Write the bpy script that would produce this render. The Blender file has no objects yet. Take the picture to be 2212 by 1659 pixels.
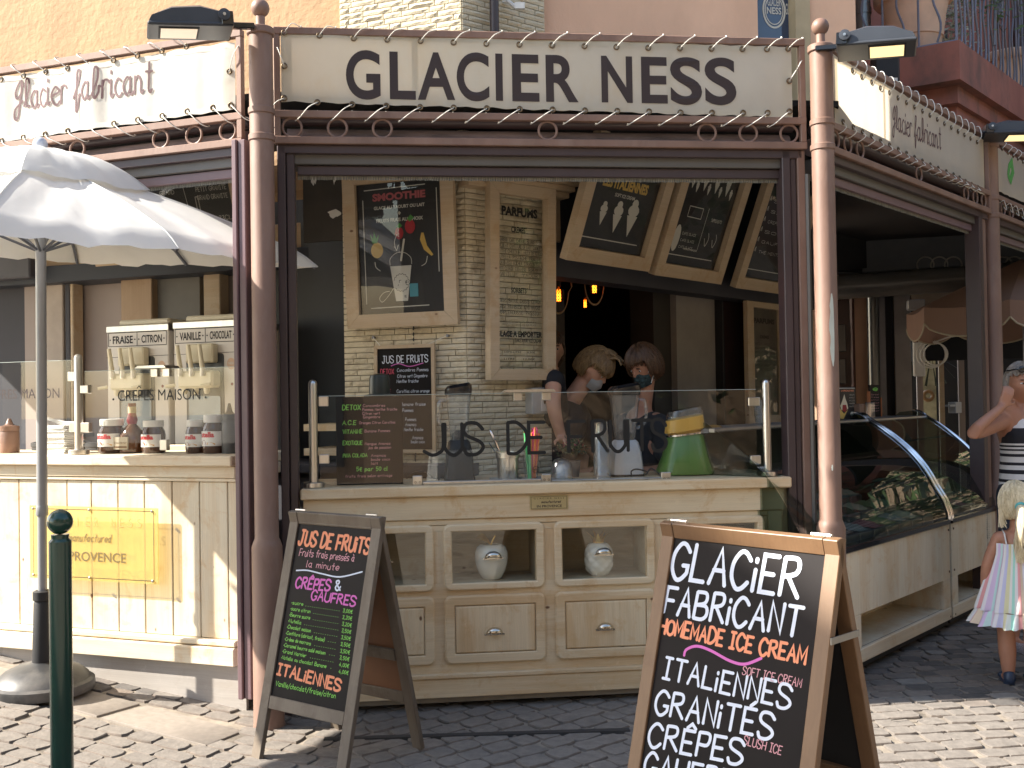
import bpy, bmesh, math, random
from mathutils import Vector, Matrix
random.seed(7)
R = math.radians
SC = bpy.context.scene
COL = SC.collection

# ---------------------------------------------------------------- camera
FPX, PITCH, ROLL, EYE = 2200.0, 0.0156, 0.0165, 1.5
_f = Vector((0, math.cos(PITCH), math.sin(PITCH)))
_u0 = Vector((0, -math.sin(PITCH), math.cos(PITCH)))
_r0 = Vector((1, 0, 0))
_r = _r0*math.cos(ROLL) - _u0*math.sin(ROLL)
_u = _u0*math.cos(ROLL) + _r0*math.sin(ROLL)
CAM = Vector((0, 0, EYE))
cd = bpy.data.cameras.new('camera'); cam = bpy.data.objects.new('camera', cd); COL.objects.link(cam)
mw = Matrix((_r, _u, -_f)).transposed().to_4x4(); mw.translation = CAM
cam.matrix_world = mw
cd.sensor_width = 36; cd.lens = 36*FPX/2212; cd.clip_end = 500; cd.clip_start = 0.05
SC.camera = cam
# ---------------------------------------------------------------- light
SUN_EL, SUN_V = R(38), Vector((-0.995, -0.09, 0)).normalized()
to_sun = Vector((SUN_V.x*math.cos(SUN_EL), SUN_V.y*math.cos(SUN_EL), math.sin(SUN_EL)))
w = bpy.data.worlds.new("World"); SC.world = w; w.use_nodes = True
nt = w.node_tree; bg = nt.nodes['Background']
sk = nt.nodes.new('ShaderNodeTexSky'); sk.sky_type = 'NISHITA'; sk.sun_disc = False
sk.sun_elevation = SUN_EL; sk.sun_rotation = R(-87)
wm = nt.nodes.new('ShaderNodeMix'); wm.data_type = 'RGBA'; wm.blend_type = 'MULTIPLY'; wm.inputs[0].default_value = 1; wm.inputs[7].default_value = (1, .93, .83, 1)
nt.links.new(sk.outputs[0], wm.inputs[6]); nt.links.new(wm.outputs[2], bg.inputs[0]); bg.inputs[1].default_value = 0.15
sl = bpy.data.lights.new('sun', 'SUN'); sl.energy = 5.0; sl.angle = R(0.5); sl.color = (1, 0.93, 0.82)
so = bpy.data.objects.new('sun', sl); COL.objects.link(so); so.location = (-6, 0, 12)
so.rotation_euler = to_sun.to_track_quat('Z', 'Y').to_euler()
SC.view_settings.view_transform = 'Standard'; SC.view_settings.look = 'None'
SC.view_settings.exposure = 1.65; SC.view_settings.gamma = 1
try: SC.view_settings.use_curve_mapping = False
except Exception: pass
SC.cycles.max_bounces = 10; SC.cycles.transparent_max_bounces = 24

# ---------------------------------------------------------------- frames: pixel <-> place on a real plane
def ray(px, py):
    return (_f + _r*((px-1106)/FPX) + _u*((829.5-py)/FPX))
def proj(p):
    v = Vector(p)-CAM; d = v.dot(_f)
    return 1106+FPX*v.dot(_r)/d, 829.5-FPX*v.dot(_u)/d
class Fr:
    def __init__(s, x, y, deg, z=0):
        s.O = Vector((x, y, z)); s.a = R(deg)
        s.u = Vector((math.cos(s.a), math.sin(s.a), 0)); s.v = Vector((-math.sin(s.a), math.cos(s.a), 0))
    def w(s, x, y, z): return s.O + s.u*x + s.v*y + Vector((0, 0, z))
    def hit(s, px, py, y=0):
        d = ray(px, py); t = (y-(CAM-s.O).dot(s.v))/d.dot(s.v); p = CAM+d*t-s.O
        return p.dot(s.u), p.z
    def S(s, px, py, y=0): return s.hit(px, py, y)[0]
    def Z(s, px, py, y=0): return s.hit(px, py, y)[1]
    def rect(s, x0, y0, x1, y1, y=0):
        "pixel box (left, top, right, bottom) -> s0, s1, z0, z1 on the plane"
        ym, xm = (y0+y1)/2, (x0+x1)/2
        return s.S(x0, ym, y), s.S(x1, ym, y), s.Z(xm, y1, y), s.Z(xm, y0, y)
def ground_at(px, py):
    d = ray(px, py); t = -CAM.z/d.z; return CAM+d*t
def at(px, py, depth):
    d = ray(px, py); return CAM + d*(depth/d.y)
def gat(px, py):
    z = 0
    for _ in range(12):
        d = ray(px, py); p = CAM+d*((z-CAM.z)/d.z); z = gz(p.x, p.y)
    return p
def gz(x, y):
    t = (-x-1.1)/0.12
    sp = 0.12*(t if t > 20 else math.log(1+math.exp(t)))
    return 0.115*min(sp, 4)
FC = Fr(0.10, 4.99, 6.3)
FL = Fr(-1.19, 4.85, -19.5)
FRT = Fr(1.594, 5.15, 48)
W0 = Fr(0, 0, 0)

# ---------------------------------------------------------------- mesh builder
class MB:
    def __init__(s): s.v = []; s.f = []; s.M = Matrix.Identity(4)
    def add(s, vs, fs):
        n = len(s.v); s.v += [s.M @ Vector(p) for p in vs]; s.f += [tuple(i+n for i in f) for f in fs]; return s
    def box(s, x0, x1, y0, y1, z0, z1, b=0.0):
        if x1 < x0: x0, x1 = x1, x0
        if y1 < y0: y0, y1 = y1, y0
        if z1 < z0: z0, z1 = z1, z0
        b = min(b, (x1-x0)*.45, (y1-y0)*.45, (z1-z0)*.45)
        if b <= 0:
            return s.add([(x, y, z) for z in (z0, z1) for y in (y0, y1) for x in (x0, x1)],
                  [(0,2,3,1),(4,5,7,6),(0,1,5,4),(2,6,7,3),(0,4,6,2),(1,3,7,5)])
        V = []; idx = {}
        for i, x in enumerate((x0, x1)):
            for j, y in enumerate((y0, y1)):
                for k, z in enumerate((z0, z1)):
                    sx, sy, sz = (b if i == 0 else -b), (b if j == 0 else -b), (b if k == 0 else -b)
                    idx[i,j,k] = len(V)
                    V += [(x, y+sy, z+sz), (x+sx, y, z+sz), (x+sx, y+sy, z)]
        g = lambda i,j,k,a: idx[i,j,k]+a
        F = []
        for i in (0,1): F.append([g(i,0,0,0),g(i,1,0,0),g(i,1,1,0),g(i,0,1,0)])
        for j in (0,1): F.append([g(0,j,0,1),g(1,j,0,1),g(1,j,1,1),g(0,j,1,1)])
        for k in (0,1): F.append([g(0,0,k,2),g(1,0,k,2),g(1,1,k,2),g(0,1,k,2)])
        for j in (0,1):
            for k in (0,1): F.append([g(0,j,k,1),g(1,j,k,1),g(1,j,k,2),g(0,j,k,2)])
        for i in (0,1):
            for k in (0,1): F.append([g(i,0,k,0),g(i,1,k,0),g(i,1,k,2),g(i,0,k,2)])
        for i in (0,1):
            for j in (0,1): F.append([g(i,j,0,0),g(i,j,1,0),g(i,j,1,1),g(i,j,0,1)])
        for i in (0,1):
            for j in (0,1):
                for k in (0,1): F.append([g(i,j,k,0),g(i,j,k,1),g(i,j,k,2)])
        return s.add(V, F)
    def prism(s, poly, y0, y1):
        "poly in (x,z) pushed from y0 to y1"
        n = len(poly)
        return s.add([(p[0], y0, p[1]) for p in poly]+[(p[0], y1, p[1]) for p in poly],
            [tuple(range(n)), tuple(range(2*n-1, n-1, -1))]+[(i, (i+1) % n, (i+1) % n+n, i+n) for i in range(n)])
    def slab(s, poly, z0, z1):
        n = len(poly)
        return s.add([(p[0], p[1], z0) for p in poly]+[(p[0], p[1], z1) for p in poly],
            [tuple(range(n)), tuple(range(2*n-1, n-1, -1))]+[(i, (i+1) % n, (i+1) % n+n, i+n) for i in range(n)])
    def lathe(s, prof, n=20, c=(0,0,0), sq=1.0):
        "prof: (r,z)"
        V = []; F = []
        for r, z in prof:
            for i in range(n):
                a = 2*math.pi*i/n; V.append((c[0]+r*math.cos(a), c[1]+r*sq*math.sin(a), c[2]+z))
        m = len(prof)
        for k in range(m-1):
            for i in range(n): F.append((k*n+i, k*n+(i+1) % n, (k+1)*n+(i+1) % n, (k+1)*n+i))
        F.append(tuple(range(n-1, -1, -1))); F.append(tuple((m-1)*n+i for i in range(n)))
        return s.add(V, F)
    def tube(s, pts, r, n=8, close=False, caps=True):
        P = [Vector(p) for p in pts]; m = len(P)
        rr = r if isinstance(r, (list, tuple)) else [r]*m
        V = []; F = []; prev = None
        for i, p in enumerate(P):
            if close: t = P[(i+1) % m]-P[i-1]
            else: t = P[min(i+1, m-1)]-P[max(i-1, 0)]
            t = t.normalized() if t.length > 1e-9 else Vector((0,0,1))
            if prev is None:
                a = Vector((0,0,1)) if abs(t.z) < .9 else Vector((1,0,0)); n1 = t.cross(a).normalized()
            else:
                n1 = prev-t*prev.dot(t); n1 = n1.normalized() if n1.length > 1e-9 else t.orthogonal().normalized()
            prev = n1; n2 = t.cross(n1)
            for k in range(n):
                a = 2*math.pi*k/n; V.append(p+n1*(rr[i]*math.cos(a))+n2*(rr[i]*math.sin(a)))
        for i in range(m-1 if not close else m):
            for k in range(n):
                F.append((i*n+k, i*n+(k+1) % n, ((i+1) % m)*n+(k+1) % n, ((i+1) % m)*n+k))
        if caps and not close: F += [tuple(range(n-1,-1,-1)), tuple((m-1)*n+k for k in range(n))]
        return s.add(V, F)
    def torus(s, c, r, rr, ax='y', n=24, k=8):
        pts = []
        for i in range(n):
            a = 2*math.pi*i/n; x, y = r*math.cos(a), r*math.sin(a)
            pts.append({'y': (c[0]+x, c[1], c[2]+y), 'z': (c[0]+x, c[1]+y, c[2]), 'x': (c[0], c[1]+x, c[2]+y)}[ax])
        return s.tube(pts, rr, k, close=True)
    def ball(s, c, r, n=16, sc=(1,1,1)):
        pr = [(max(1e-4, r*math.sin(math.pi*i/(n//2))), -r*math.cos(math.pi*i/(n//2))) for i in range(n//2+1)]
        V = []; F = []
        for q, z in pr:
            for i in range(n):
                a = 2*math.pi*i/n; V.append((c[0]+sc[0]*q*math.cos(a), c[1]+sc[1]*q*math.sin(a), c[2]+sc[2]*z))
        for k in range(len(pr)-1):
            for i in range(n): F.append((k*n+i, k*n+(i+1) % n, (k+1)*n+(i+1) % n, (k+1)*n+i))
        return s.add(V, F)
    def grid(s, fn, nu, nv):
        V = [fn(i/nu, j/nv) for j in range(nv+1) for i in range(nu+1)]
        return s.add(V, [(j*(nu+1)+i, j*(nu+1)+i+1, (j+1)*(nu+1)+i+1, (j+1)*(nu+1)+i) for j in range(nv) for i in range(nu)])
    def mesh(s, name, mat=None, base=(0,0,0), smooth=True, ang=35):
        b = Vector(base); me = bpy.data.meshes.new(name)
        me.from_pydata([v-b for v in s.v], [], s.f); me.validate()
        bm = bmesh.new(); bm.from_mesh(me); bmesh.ops.recalc_face_normals(bm, faces=bm.faces); bm.to_mesh(me); bm.free()
        if mat:
            for m_ in (mat if isinstance(mat, (list, tuple)) else [mat]): me.materials.append(m_)
        if smooth:
            me.shade_smooth(); me.set_sharp_from_angle(angle=R(ang))
        return me
class Th:
    "one top-level thing: an Empty at its base; part coordinates are given in the frame F"
    def __init__(s, name, label, cat, F=None, base=(0,0,0), group=None, kind=None):
        F = F or W0; s.F = F; s.base = Vector(base)
        s.e = bpy.data.objects.new(name, None); COL.objects.link(s.e)
        s.e.empty_display_size = .1
        s.e.location = F.w(*base); s.e.rotation_euler = (0, 0, F.a)
        if label: s.e['label'] = label
        if cat: s.e['category'] = cat
        if group: s.e['group'] = group
        if kind: s.e['kind'] = kind
    def part(s, name, mb, mat, parent=None, label=None, kind=None, smooth=True, ang=35):
        me = mb if isinstance(mb, bpy.types.Mesh) else mb.mesh(name, mat, s.base, smooth, ang)
        o = bpy.data.objects.new(name, me); COL.objects.link(o); o.parent = parent or s.e
        if label: o['label'] = label
        if kind: o['kind'] = kind
        return o
    def inst(s, name, me, loc, rot=(0,0,0), scale=(1,1,1), parent=None):
        o = bpy.data.objects.new(name, me); COL.objects.link(o); o.parent = parent or s.e
        o.location = Vector(loc)-s.base; o.rotation_euler = rot; o.scale = scale
        return o
def single(name, mb, mat, label, cat, F=None, base=(0,0,0), group=None, kind=None, smooth=True, ang=35):
    F = F or W0
    o = bpy.data.objects.new(name, mb.mesh(name, mat, base, smooth, ang)); COL.objects.link(o)
    o.location = F.w(*base); o.rotation_euler = (0,0,F.a)
    if label: o['label'] = label
    if cat: o['category'] = cat
    if group: o['group'] = group
    if kind: o['kind'] = kind
    return o
def struct(name, mb, mat, F=None, smooth=False): return single(name, mb, mat, None, None, F, kind='structure', smooth=smooth)
def copy_thing(e, loc, rz, label, group=None):
    c = e.copy(); COL.objects.link(c); c.location = loc; c.rotation_euler = (e.rotation_euler.x, e.rotation_euler.y, rz); c['label'] = label
    if group: c['group'] = group
    for ch in list(e.children):
        d = ch.copy(); COL.objects.link(d); d.parent = c
        for g in list(ch.children):
            h = g.copy(); COL.objects.link(h); h.parent = d
    return c

# ---------------------------------------------------------------- materials
def _n(nt, t, **k):
    n = nt.nodes.new(t)
    for a, b in k.items(): setattr(n, a, b)
    return n
def newmat(name):
    m = bpy.data.materials.new(name); m.use_nodes = True; nt = m.node_tree
    return m, nt, nt.nodes['Principled BSDF'], nt.nodes['Material Output']
def coords(nt, scale=(1,1,1), kind='Object'):
    tc = _n(nt, 'ShaderNodeTexCoord'); mp = _n(nt, 'ShaderNodeMapping'); mp.inputs['Scale'].default_value = scale
    nt.links.new(tc.outputs[kind], mp.inputs[0]); return mp.outputs[0]
def noise(nt, vec, sc, det=4, rough=.55, dist=0):
    n = _n(nt, 'ShaderNodeTexNoise'); n.inputs['Scale'].default_value = sc; n.inputs['Detail'].default_value = det
    n.inputs['Roughness'].default_value = rough; n.inputs['Distortion'].default_value = dist
    nt.links.new(vec, n.inputs['Vector']); return n.outputs['Fac']
def ramp(nt, fac, stops, const=False):
    r = _n(nt, 'ShaderNodeValToRGB'); e = r.color_ramp.elements
    if const: r.color_ramp.interpolation = 'CONSTANT'
    while len(e) < len(stops): e.new(0.5)
    for i, (p, c) in enumerate(stops):
        e[i].position = p; e[i].color = (c[0], c[1], c[2], 1) if isinstance(c, (tuple, list)) else (c, c, c, 1)
    if fac is not None: nt.links.new(fac, r.inputs[0])
    return r.outputs[0]
def mix(nt, fac, a, b, mode='MIX'):
    n = _n(nt, 'ShaderNodeMix', data_type='RGBA', blend_type=mode)
    for sock, v in ((n.inputs[0], fac), (n.inputs[6], a), (n.inputs[7], b)):
        if isinstance(v, bpy.types.NodeSocket): nt.links.new(v, sock)
        elif isinstance(v, (tuple, list)): sock.default_value = (v[0], v[1], v[2], 1)
        else: sock.default_value = v
    return n.outputs[2]
def bump(nt, bs, h, strength, dist=.002):
    b = _n(nt, 'ShaderNodeBump'); b.inputs['Strength'].default_value = strength; b.inputs['Distance'].default_value = dist
    nt.links.new(h, b.inputs['Height']); nt.links.new(b.outputs[0], bs.inputs['Normal'])
def M(name, col, rough=.55, metal=0, var=.12, vs=6, stretch=(1,1,1), bmp=0, bs_=60, dirt=None, dsc=2.5, spec=.5, coat=0, damt=.5, bd=.002):
    m, nt, b, o = newmat(name)
    b.inputs['Roughness'].default_value = rough; b.inputs['Metallic'].default_value = metal
    b.inputs['Specular IOR Level'].default_value = spec; b.inputs['Coat Weight'].default_value = coat
    v = coords(nt, stretch); n = noise(nt, v, vs)
    c = ramp(nt, n, [(.3, tuple(x*(1-var) for x in col)), (.7, tuple(min(1, x*(1+var)) for x in col))])
    if dirt:
        n2 = noise(nt, v, dsc, 6, .65); f = ramp(nt, n2, [(.48, 0), (.72, damt)]); c = mix(nt, f, c, dirt)
    nt.links.new(c, b.inputs['Base Color'])
    if bmp: bump(nt, b, noise(nt, v, bs_, 5), bmp, bd)
    return m
def flat(name, col, rough=.6, spec=.4):
    m, nt, b, o = newmat(name); b.inputs['Base Color'].default_value = (*col, 1)
    b.inputs['Roughness'].default_value = rough; b.inputs['Specular IOR Level'].default_value = spec; return m
def emis(name, col, st):
    m, nt, b, o = newmat(name); b.inputs['Base Color'].default_value = (*col, 1)
    b.inputs['Emission Color'].default_value = (*col, 1); b.inputs['Emission Strength'].default_value = st; return m
def wood(name, ax='x', wash=(.74,.60,.40), raw=(.58,.36,.16), knots=True, amt=.65, rough=.6):
    m, nt, b, o = newmat(name); b.inputs['Roughness'].default_value = rough
    st = {'x': (1.2, 9, 9), 'z': (9, 9, 1.2)}[ax]; v = coords(nt, st); v1 = coords(nt, (1,1,1))
    tiny = {'x': (2, 90, 90), 'z': (90, 90, 2)}[ax]; vt = coords(nt, tiny)
    blotch = noise(nt, v, .9, 5, .6, .3); f = ramp(nt, blotch, [(.44, 0), (.62, amt)])
    c = mix(nt, f, wash, raw)
    f3 = ramp(nt, noise(nt, v1, 2.2, 4, .6), [(.35, .0), (.75, .35)])
    c = mix(nt, f3, c, tuple(x*.72 for x in wash))
    g = ramp(nt, noise(nt, vt, 1, 3, .5), [(.35, .82), (.6, 1)]); c = mix(nt, .35, c, g, 'MULTIPLY')
    wv = _n(nt, 'ShaderNodeTexWave', wave_type='BANDS', bands_direction='Z' if ax == 'x' else 'X'); nt.links.new(v1, wv.inputs[0])
    wv.inputs['Scale'].default_value = 26; wv.inputs['Distortion'].default_value = 9; wv.inputs['Detail'].default_value = 2
    wv.inputs['Detail Scale'].default_value = .35
    g2 = ramp(nt, wv.outputs[1], [(.0, .9), (.5, 1)]); c = mix(nt, .35, c, g2, 'MULTIPLY')
    wr = noise(nt, v1, 7.5, 6, .7, .5); c = mix(nt, ramp(nt, wr, [(.54, 0), (.66, .55)]), c, tuple(x*.95 for x in raw))
    wr2 = noise(nt, coords(nt, (1,1,1.01)), 15, 6, .75); c = mix(nt, ramp(nt, wr2, [(.60, 0), (.72, .5)]), c, tuple(min(1, x*1.12) for x in wash))
    if knots:
        vo = _n(nt, 'ShaderNodeTexVoronoi'); vo.inputs['Scale'].default_value = 5
        vk = coords(nt, (1, 1, 1.6) if ax == 'x' else (1.6, 1, 1)); nt.links.new(vk, vo.inputs['Vector'])
        k = ramp(nt, vo.outputs['Distance'], [(.035, 1), (.07, 0)]); c = mix(nt, k, c, (.16,.08,.04))
    nt.links.new(c, b.inputs['Base Color']); bump(nt, b, noise(nt, vt, 1, 3), .25, .001)
    return m
def cloth(name, col, trans=.45, bmp=.3, bscale=9, stain=None):
    m, nt, b, o = newmat(name); b.inputs['Roughness'].default_value = .75; b.inputs['Specular IOR Level'].default_value = .25
    v = coords(nt, (1,1,1)); n = noise(nt, v, 1.7, 5, .6)
    c = ramp(nt, n, [(.35, tuple(x*.9 for x in col)), (.65, col)])
    if stain:
        n2 = noise(nt, coords(nt, (2.2,2.2,1.2)), 2, 6, .7); c = mix(nt, ramp(nt, n2, [(.5,0),(.75,.45)]), c, stain)
    nt.links.new(c, b.inputs['Base Color']); bump(nt, b, noise(nt, v, bscale, 3), bmp, .01)
    t = _n(nt, 'ShaderNodeBsdfTranslucent'); nt.links.new(c, t.inputs[0])
    mx = _n(nt, 'ShaderNodeMixShader'); mx.inputs[0].default_value = trans
    nt.links.new(b.outputs[0], mx.inputs[1]); nt.links.new(t.outputs[0], mx.inputs[2]); nt.links.new(mx.outputs[0], o.inputs[0])
    return m
def glassm(name, tint=(.93,.97,.95), ior=1.5, refl=1.0, rough=0.0, haze=0):
    m, nt, b, o = newmat(name); nt.nodes.remove(b)
    tr = _n(nt, 'ShaderNodeBsdfTransparent'); tr.inputs[0].default_value = (*tint, 1)
    gl = _n(nt, 'ShaderNodeBsdfGlossy'); gl.inputs['Roughness'].default_value = rough
    lw = _n(nt, 'ShaderNodeLayerWeight'); lw.inputs[0].default_value = .5
    pw_ = _n(nt, 'ShaderNodeMath', operation='POWER'); pw_.inputs[1].default_value = 5; nt.links.new(lw.outputs['Facing'], pw_.inputs[0])
    f0 = ((ior-1)/(ior+1))**2
    ml = _n(nt, 'ShaderNodeMath', operation='MULTIPLY_ADD'); ml.inputs[1].default_value = refl*(1-f0); ml.inputs[2].default_value = refl*f0; ml.use_clamp = True
    nt.links.new(pw_.outputs[0], ml.inputs[0])
    mx = _n(nt, 'ShaderNodeMixShader'); nt.links.new(ml.outputs[0], mx.inputs[0])
    if haze:
        df = _n(nt, 'ShaderNodeBsdfDiffuse'); df.inputs[0].default_value = (.72,.73,.74,1); mh = _n(nt, 'ShaderNodeMixShader'); mh.inputs[0].default_value = haze
        nt.links.new(tr.outputs[0], mh.inputs[1]); nt.links.new(df.outputs[0], mh.inputs[2]); nt.links.new(mh.outputs[0], mx.inputs[1])
    else: nt.links.new(tr.outputs[0], mx.inputs[1])
    nt.links.new(gl.outputs[0], mx.inputs[2]); nt.links.new(mx.outputs[0], o.inputs[0])
    return m

m_brown = M('brown_paint', (.215,.128,.095), .52, var=.16, vs=5, bmp=.25, bs_=70, dirt=(.30,.21,.17), dsc=9, damt=.45, stretch=(1,1,.35))
m_dark = M('dark_frame_paint', (.060,.040,.042), .38, var=.12, vs=3)
m_mauve = M('mauve_frame_paint', (.17,.11,.12), .38, var=.08, vs=3)
m_casing = M('casing_metal', (.115,.105,.095), .4, var=.1, vs=3)
m_fringe = M('brush_fringe', (.17,.165,.14), .9, var=.5, vs=60, stretch=(3,1,.2))
m_roll = M('awning_roll_fabric', (.20,.15,.15), .8, var=.3, vs=14, stretch=(.3,1,1), bmp=.6, bs_=9, dirt=(.05,.045,.045), dsc=4, damt=.9)
m_black = M('black_matt', (.012,.012,.014), .6, var=.2)
m_blackgloss = M('black_gloss', (.012,.012,.014), .18, var=.1, coat=.3)
m_banner = cloth('banner_cloth', (.76,.72,.62), .5, .35, 5, stain=(.68,.56,.38))
m_bannerL = cloth('sunlit_banner_cloth', (.78,.76,.70), .35, .5, 5)
m_bannerR = cloth('cream_banner_cloth', (.84,.77,.64), .6, .2, 4)
m_umb = cloth('white_parasol_cloth', (.84,.84,.82), .32, .25, 4)
m_ink = flat('dark_lettering', (.045,.03,.028), .6)
m_inkp = flat('mauve_lettering', (.10,.045,.05), .6)
m_steel = M('brushed_steel', (.62,.60,.56), .28, 1, var=.08, vs=40, stretch=(1,1,.05))
m_chrome = M('chrome', (.8,.8,.82), .12, 1, var=.03)
m_gold = M('gold_metal', (.95,.68,.25), .32, 1, var=.05)
m_cord = flat('white_cord', (.72,.70,.64), .8)
m_brass = M('brass_ring', (.16,.12,.08), .35, 1, var=.1)
m_wx = wood('whitewashed_pine_horizontal', 'x')
m_wz = wood('whitewashed_pine_vertical', 'z')
m_wzl = wood('limed_planks', 'z', (.76,.68,.53), (.62,.42,.22), True, .45)
m_wxl = wood('limed_boards', 'x', (.76,.68,.53), (.62,.42,.22), True, .45)
m_wgrey = wood('greyed_boards', 'x', (.42,.39,.36), (.34,.30,.26), False, .5)
m_frame = wood('pine_picture_frame', 'x', (.56,.44,.30), (.45,.29,.15), True, .4)
m_aged = wood('weathered_grey_wood', 'z', (.18,.145,.11), (.11,.08,.055), False, .7)
m_oak = wood('varnished_oak', 'z', (.20,.115,.06), (.15,.08,.04), False, .4, .45)
m_board = M('blackboard', (.010,.0075,.008), .55, var=.3, vs=3, spec=.15)
m_ochre = M('ochre_stucco', (.42,.268,.148), .9, var=.13, vs=3.2, bmp=.8, bs_=22, dirt=(.33,.195,.115), dsc=1.3, damt=.6, bd=.008)
m_peach = M('peach_render', (.78,.50,.345), .9, var=.09, vs=1.8, bmp=.6, bs_=40, dirt=(.60,.36,.24), dsc=2, damt=.4, stretch=(1,1,.6), bd=.004)
m_red = M('red_stucco', (.33,.135,.105), .9, var=.18, vs=3, bmp=.5, bs_=20, dirt=(.13,.085,.075), dsc=2.6, damt=.95, stretch=(1,1,.55))
m_brick = M('limestone_brick', (.68,.60,.44), .85, var=.16, vs=9, bmp=.7, bs_=30, dirt=(.20,.15,.09), dsc=9, damt=.8)
m_brickcore = M('brick_mortar', (.20,.165,.11), .95, var=.2, vs=8)
m_glass = glassm('clear_glass', (.985,.99,.988), 1.5, 1.0)
m_glassp = glassm('poster_glass', (.96,.97,.96), 1.5, 1.3)
m_glassc = glassm('curved_case_glass', (.58,.64,.61), 1.5, 1.5)
m_jarg = glassm('jar_glass', (.90,.91,.91), 1.5, 1.5, .02, haze=.10)
m_white = M('white_plastic', (.74,.73,.70), .4, var=.04)
m_cream = M('cream_plastic', (.66,.60,.44), .4, var=.06)
m_machine = M('pale_machine_panel', (.62,.58,.53), .35, var=.04, vs=2)
m_terra = M('terracotta', (.74,.50,.36), .8, var=.12, vs=5, bmp=.3, bs_=30, dirt=(.55,.42,.32), dsc=3)
m_iron = M('grey_iron', (.16,.17,.20), .45, .6, var=.1)
m_lamp = M('lamp_housing', (.055,.062,.075), .38, .3, var=.1)
m_green = M('dark_green_enamel', (.012,.05,.035), .22, var=.15, vs=4, coat=.4)
def stucco_plain(name, c): return M(name, c, .85, var=.06, vs=2, bmp=.2)
# ---------------------------------------------------------------- lettering
G = {'A':'0d3n6d 1h5h','B':'0d0n ~0n4n5l4j0i ~0i5i6f4d0d','C':'~6l4n2n0k0g2d4d6f','D':'0d0n ~0n3n6k6g3d0d','E':'5d0d0n5n 0i4i','F':'0d0n5n 0i4i',
'G':'~6l4n2n0k0g2d4d6f 6f6h4h','H':'0d0n 6d6n 0i6i','I':'0d4d 2d2n 0n4n','J':'~4n4g3d1d0f 2n6n','K':'0d0n 5n0h 1i5d','L':'0n0d5d','M':'0d0n3g6n6d','N':'0d0n5d5n',
'O':'~3n1m0k0g1e3d5e6g6k5m3n','P':'0d0n ~0n4n5l4i0i','Q':'~3n1m0k0g1e3d5e6g6k5m3n 4f6c','R':'0d0n ~0n4n5l4j0i 2i6d','S':'~6l4n1n0l1j5h6f4d1d0f','T':'3d3n 0n6n',
'U':'~0n0h0f2d4d6f6h6n','V':'0n3d6n','W':'0n1d3k5d6n','X':'0d6n 0n6d','Y':'0n3i6n 3i3d','Z':'0n6n0d6d','É':'5d0d0n5n 0i4i 2o4q','Ê':'5d0d0n5n 0i4i 1o3q5o','|':'0d0n',
'0':'~2n0k0g2d4g4k2n','1':'0l2n2d','2':'~0l2n4l3i0d 0d4d','3':'~0m3n4l2i4g3d0e','4':'3d3n0g5g','5':'4n0n0i ~0i3j4g2d0e','6':'~3n0i0e2d4f3i0h','7':'0n4n1d','8':'~2n0l4g2d0g4l2n',
',':'1e0b','.':'0d0e','&':'~5d0l2n3l0g1d3d5h','/':'0b4n','€':'~5m2m1i2d5d 0j4j 0h4h','(':'~2o0k0f2b',')':'~0o2k2f0b','+':'2e2k 0h4h','-':'0h3h','*':'1l1n 0m2m','•':'0g1g 0h1h',':':'0e0f 0i0j',
'a':'~4i2j0h0f2d4f 4j4d5d','b':'0n0d ~0h2j4h4f2d0e','c':'~4i2j0h0f2d4e','d':'~4i2j0h0f2d4f 4n4d','e':'~0g4g4i2j0h0f2d4e','f':'~4m3n2l2d 0j4j','g':'~4i2j0h0f2d4f ~4j4c2a0b',
'h':'0n0d ~0h2j4h4d','i':'0d0j 0l0m','j':'~2j2c0a 2l2m','k':'0n0d 4j0f4d','l':'0n0d1d','m':'0j0d ~0h2j3h3d ~3h5j6h6d','n':'0j0d ~0h2j4h4d','o':'~2j0h0f2d4f4h2j','p':'0j0a ~0h2j4h4f2d0e',
'q':'~4i2j0h0f2d4f 4j4a','r':'0j0d ~0h2j4j','s':'~4i2j0i1g4f3d0d','t':'2n2e3d 0j4j','u':'~0j0f1d3d4f 4j4d','v':'0j2d4j','w':'0j1d3h5d6j','x':'0d4j 0j4d','y':'0j2d 4j1a','z':'0j4j0d4d',
'é':'~0g4g4i2j0h0f2d4e 2l4n','à':'~4i2j0h0f2d4f 4j4d5d 1n3l'}
CUR = dict(G); CUR.update({'G':'~6l5n3m1j2h5j5n5k4f3a1a1d4f6g','l':'~0e3j3n1n1h2e4e','f':'~0e3j4n2n2h2a3a4e4f5f','b':'~0e3j3n1n1f2d4f4h5h','a':'~4i2j0h0f2d4f4i 4j4e ~4f4e5d6e','c':'~4i2j0h0f2d4d5e','i':'0j0e ~0f0e1d2e 0l0m',
'e':'~0g4h4i2j0h0f2d4d5e','r':'0j0d ~0h1j3j4i','n':'0j0d ~0h2j4h4e5d6e','t':'~2n2f2e3d4e 0k4k'})
def _cat(P, k=5):
    if len(P) < 3: return P
    out = []
    for i in range(len(P)-1):
        p0 = P[max(i-1,0)]; p1 = P[i]; p2 = P[i+1]; p3 = P[min(i+2, len(P)-1)]
        for j in range(k):
            t = j/k
            out.append(tuple(.5*((2*p1[c])+(-p0[c]+p2[c])*t+(2*p0[c]-5*p1[c]+4*p2[c]-p3[c])*t*t+(-p0[c]+3*p1[c]-3*p2[c]+p3[c])*t**3) for c in (0,1)))
    out.append(P[-1]); return out
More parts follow.
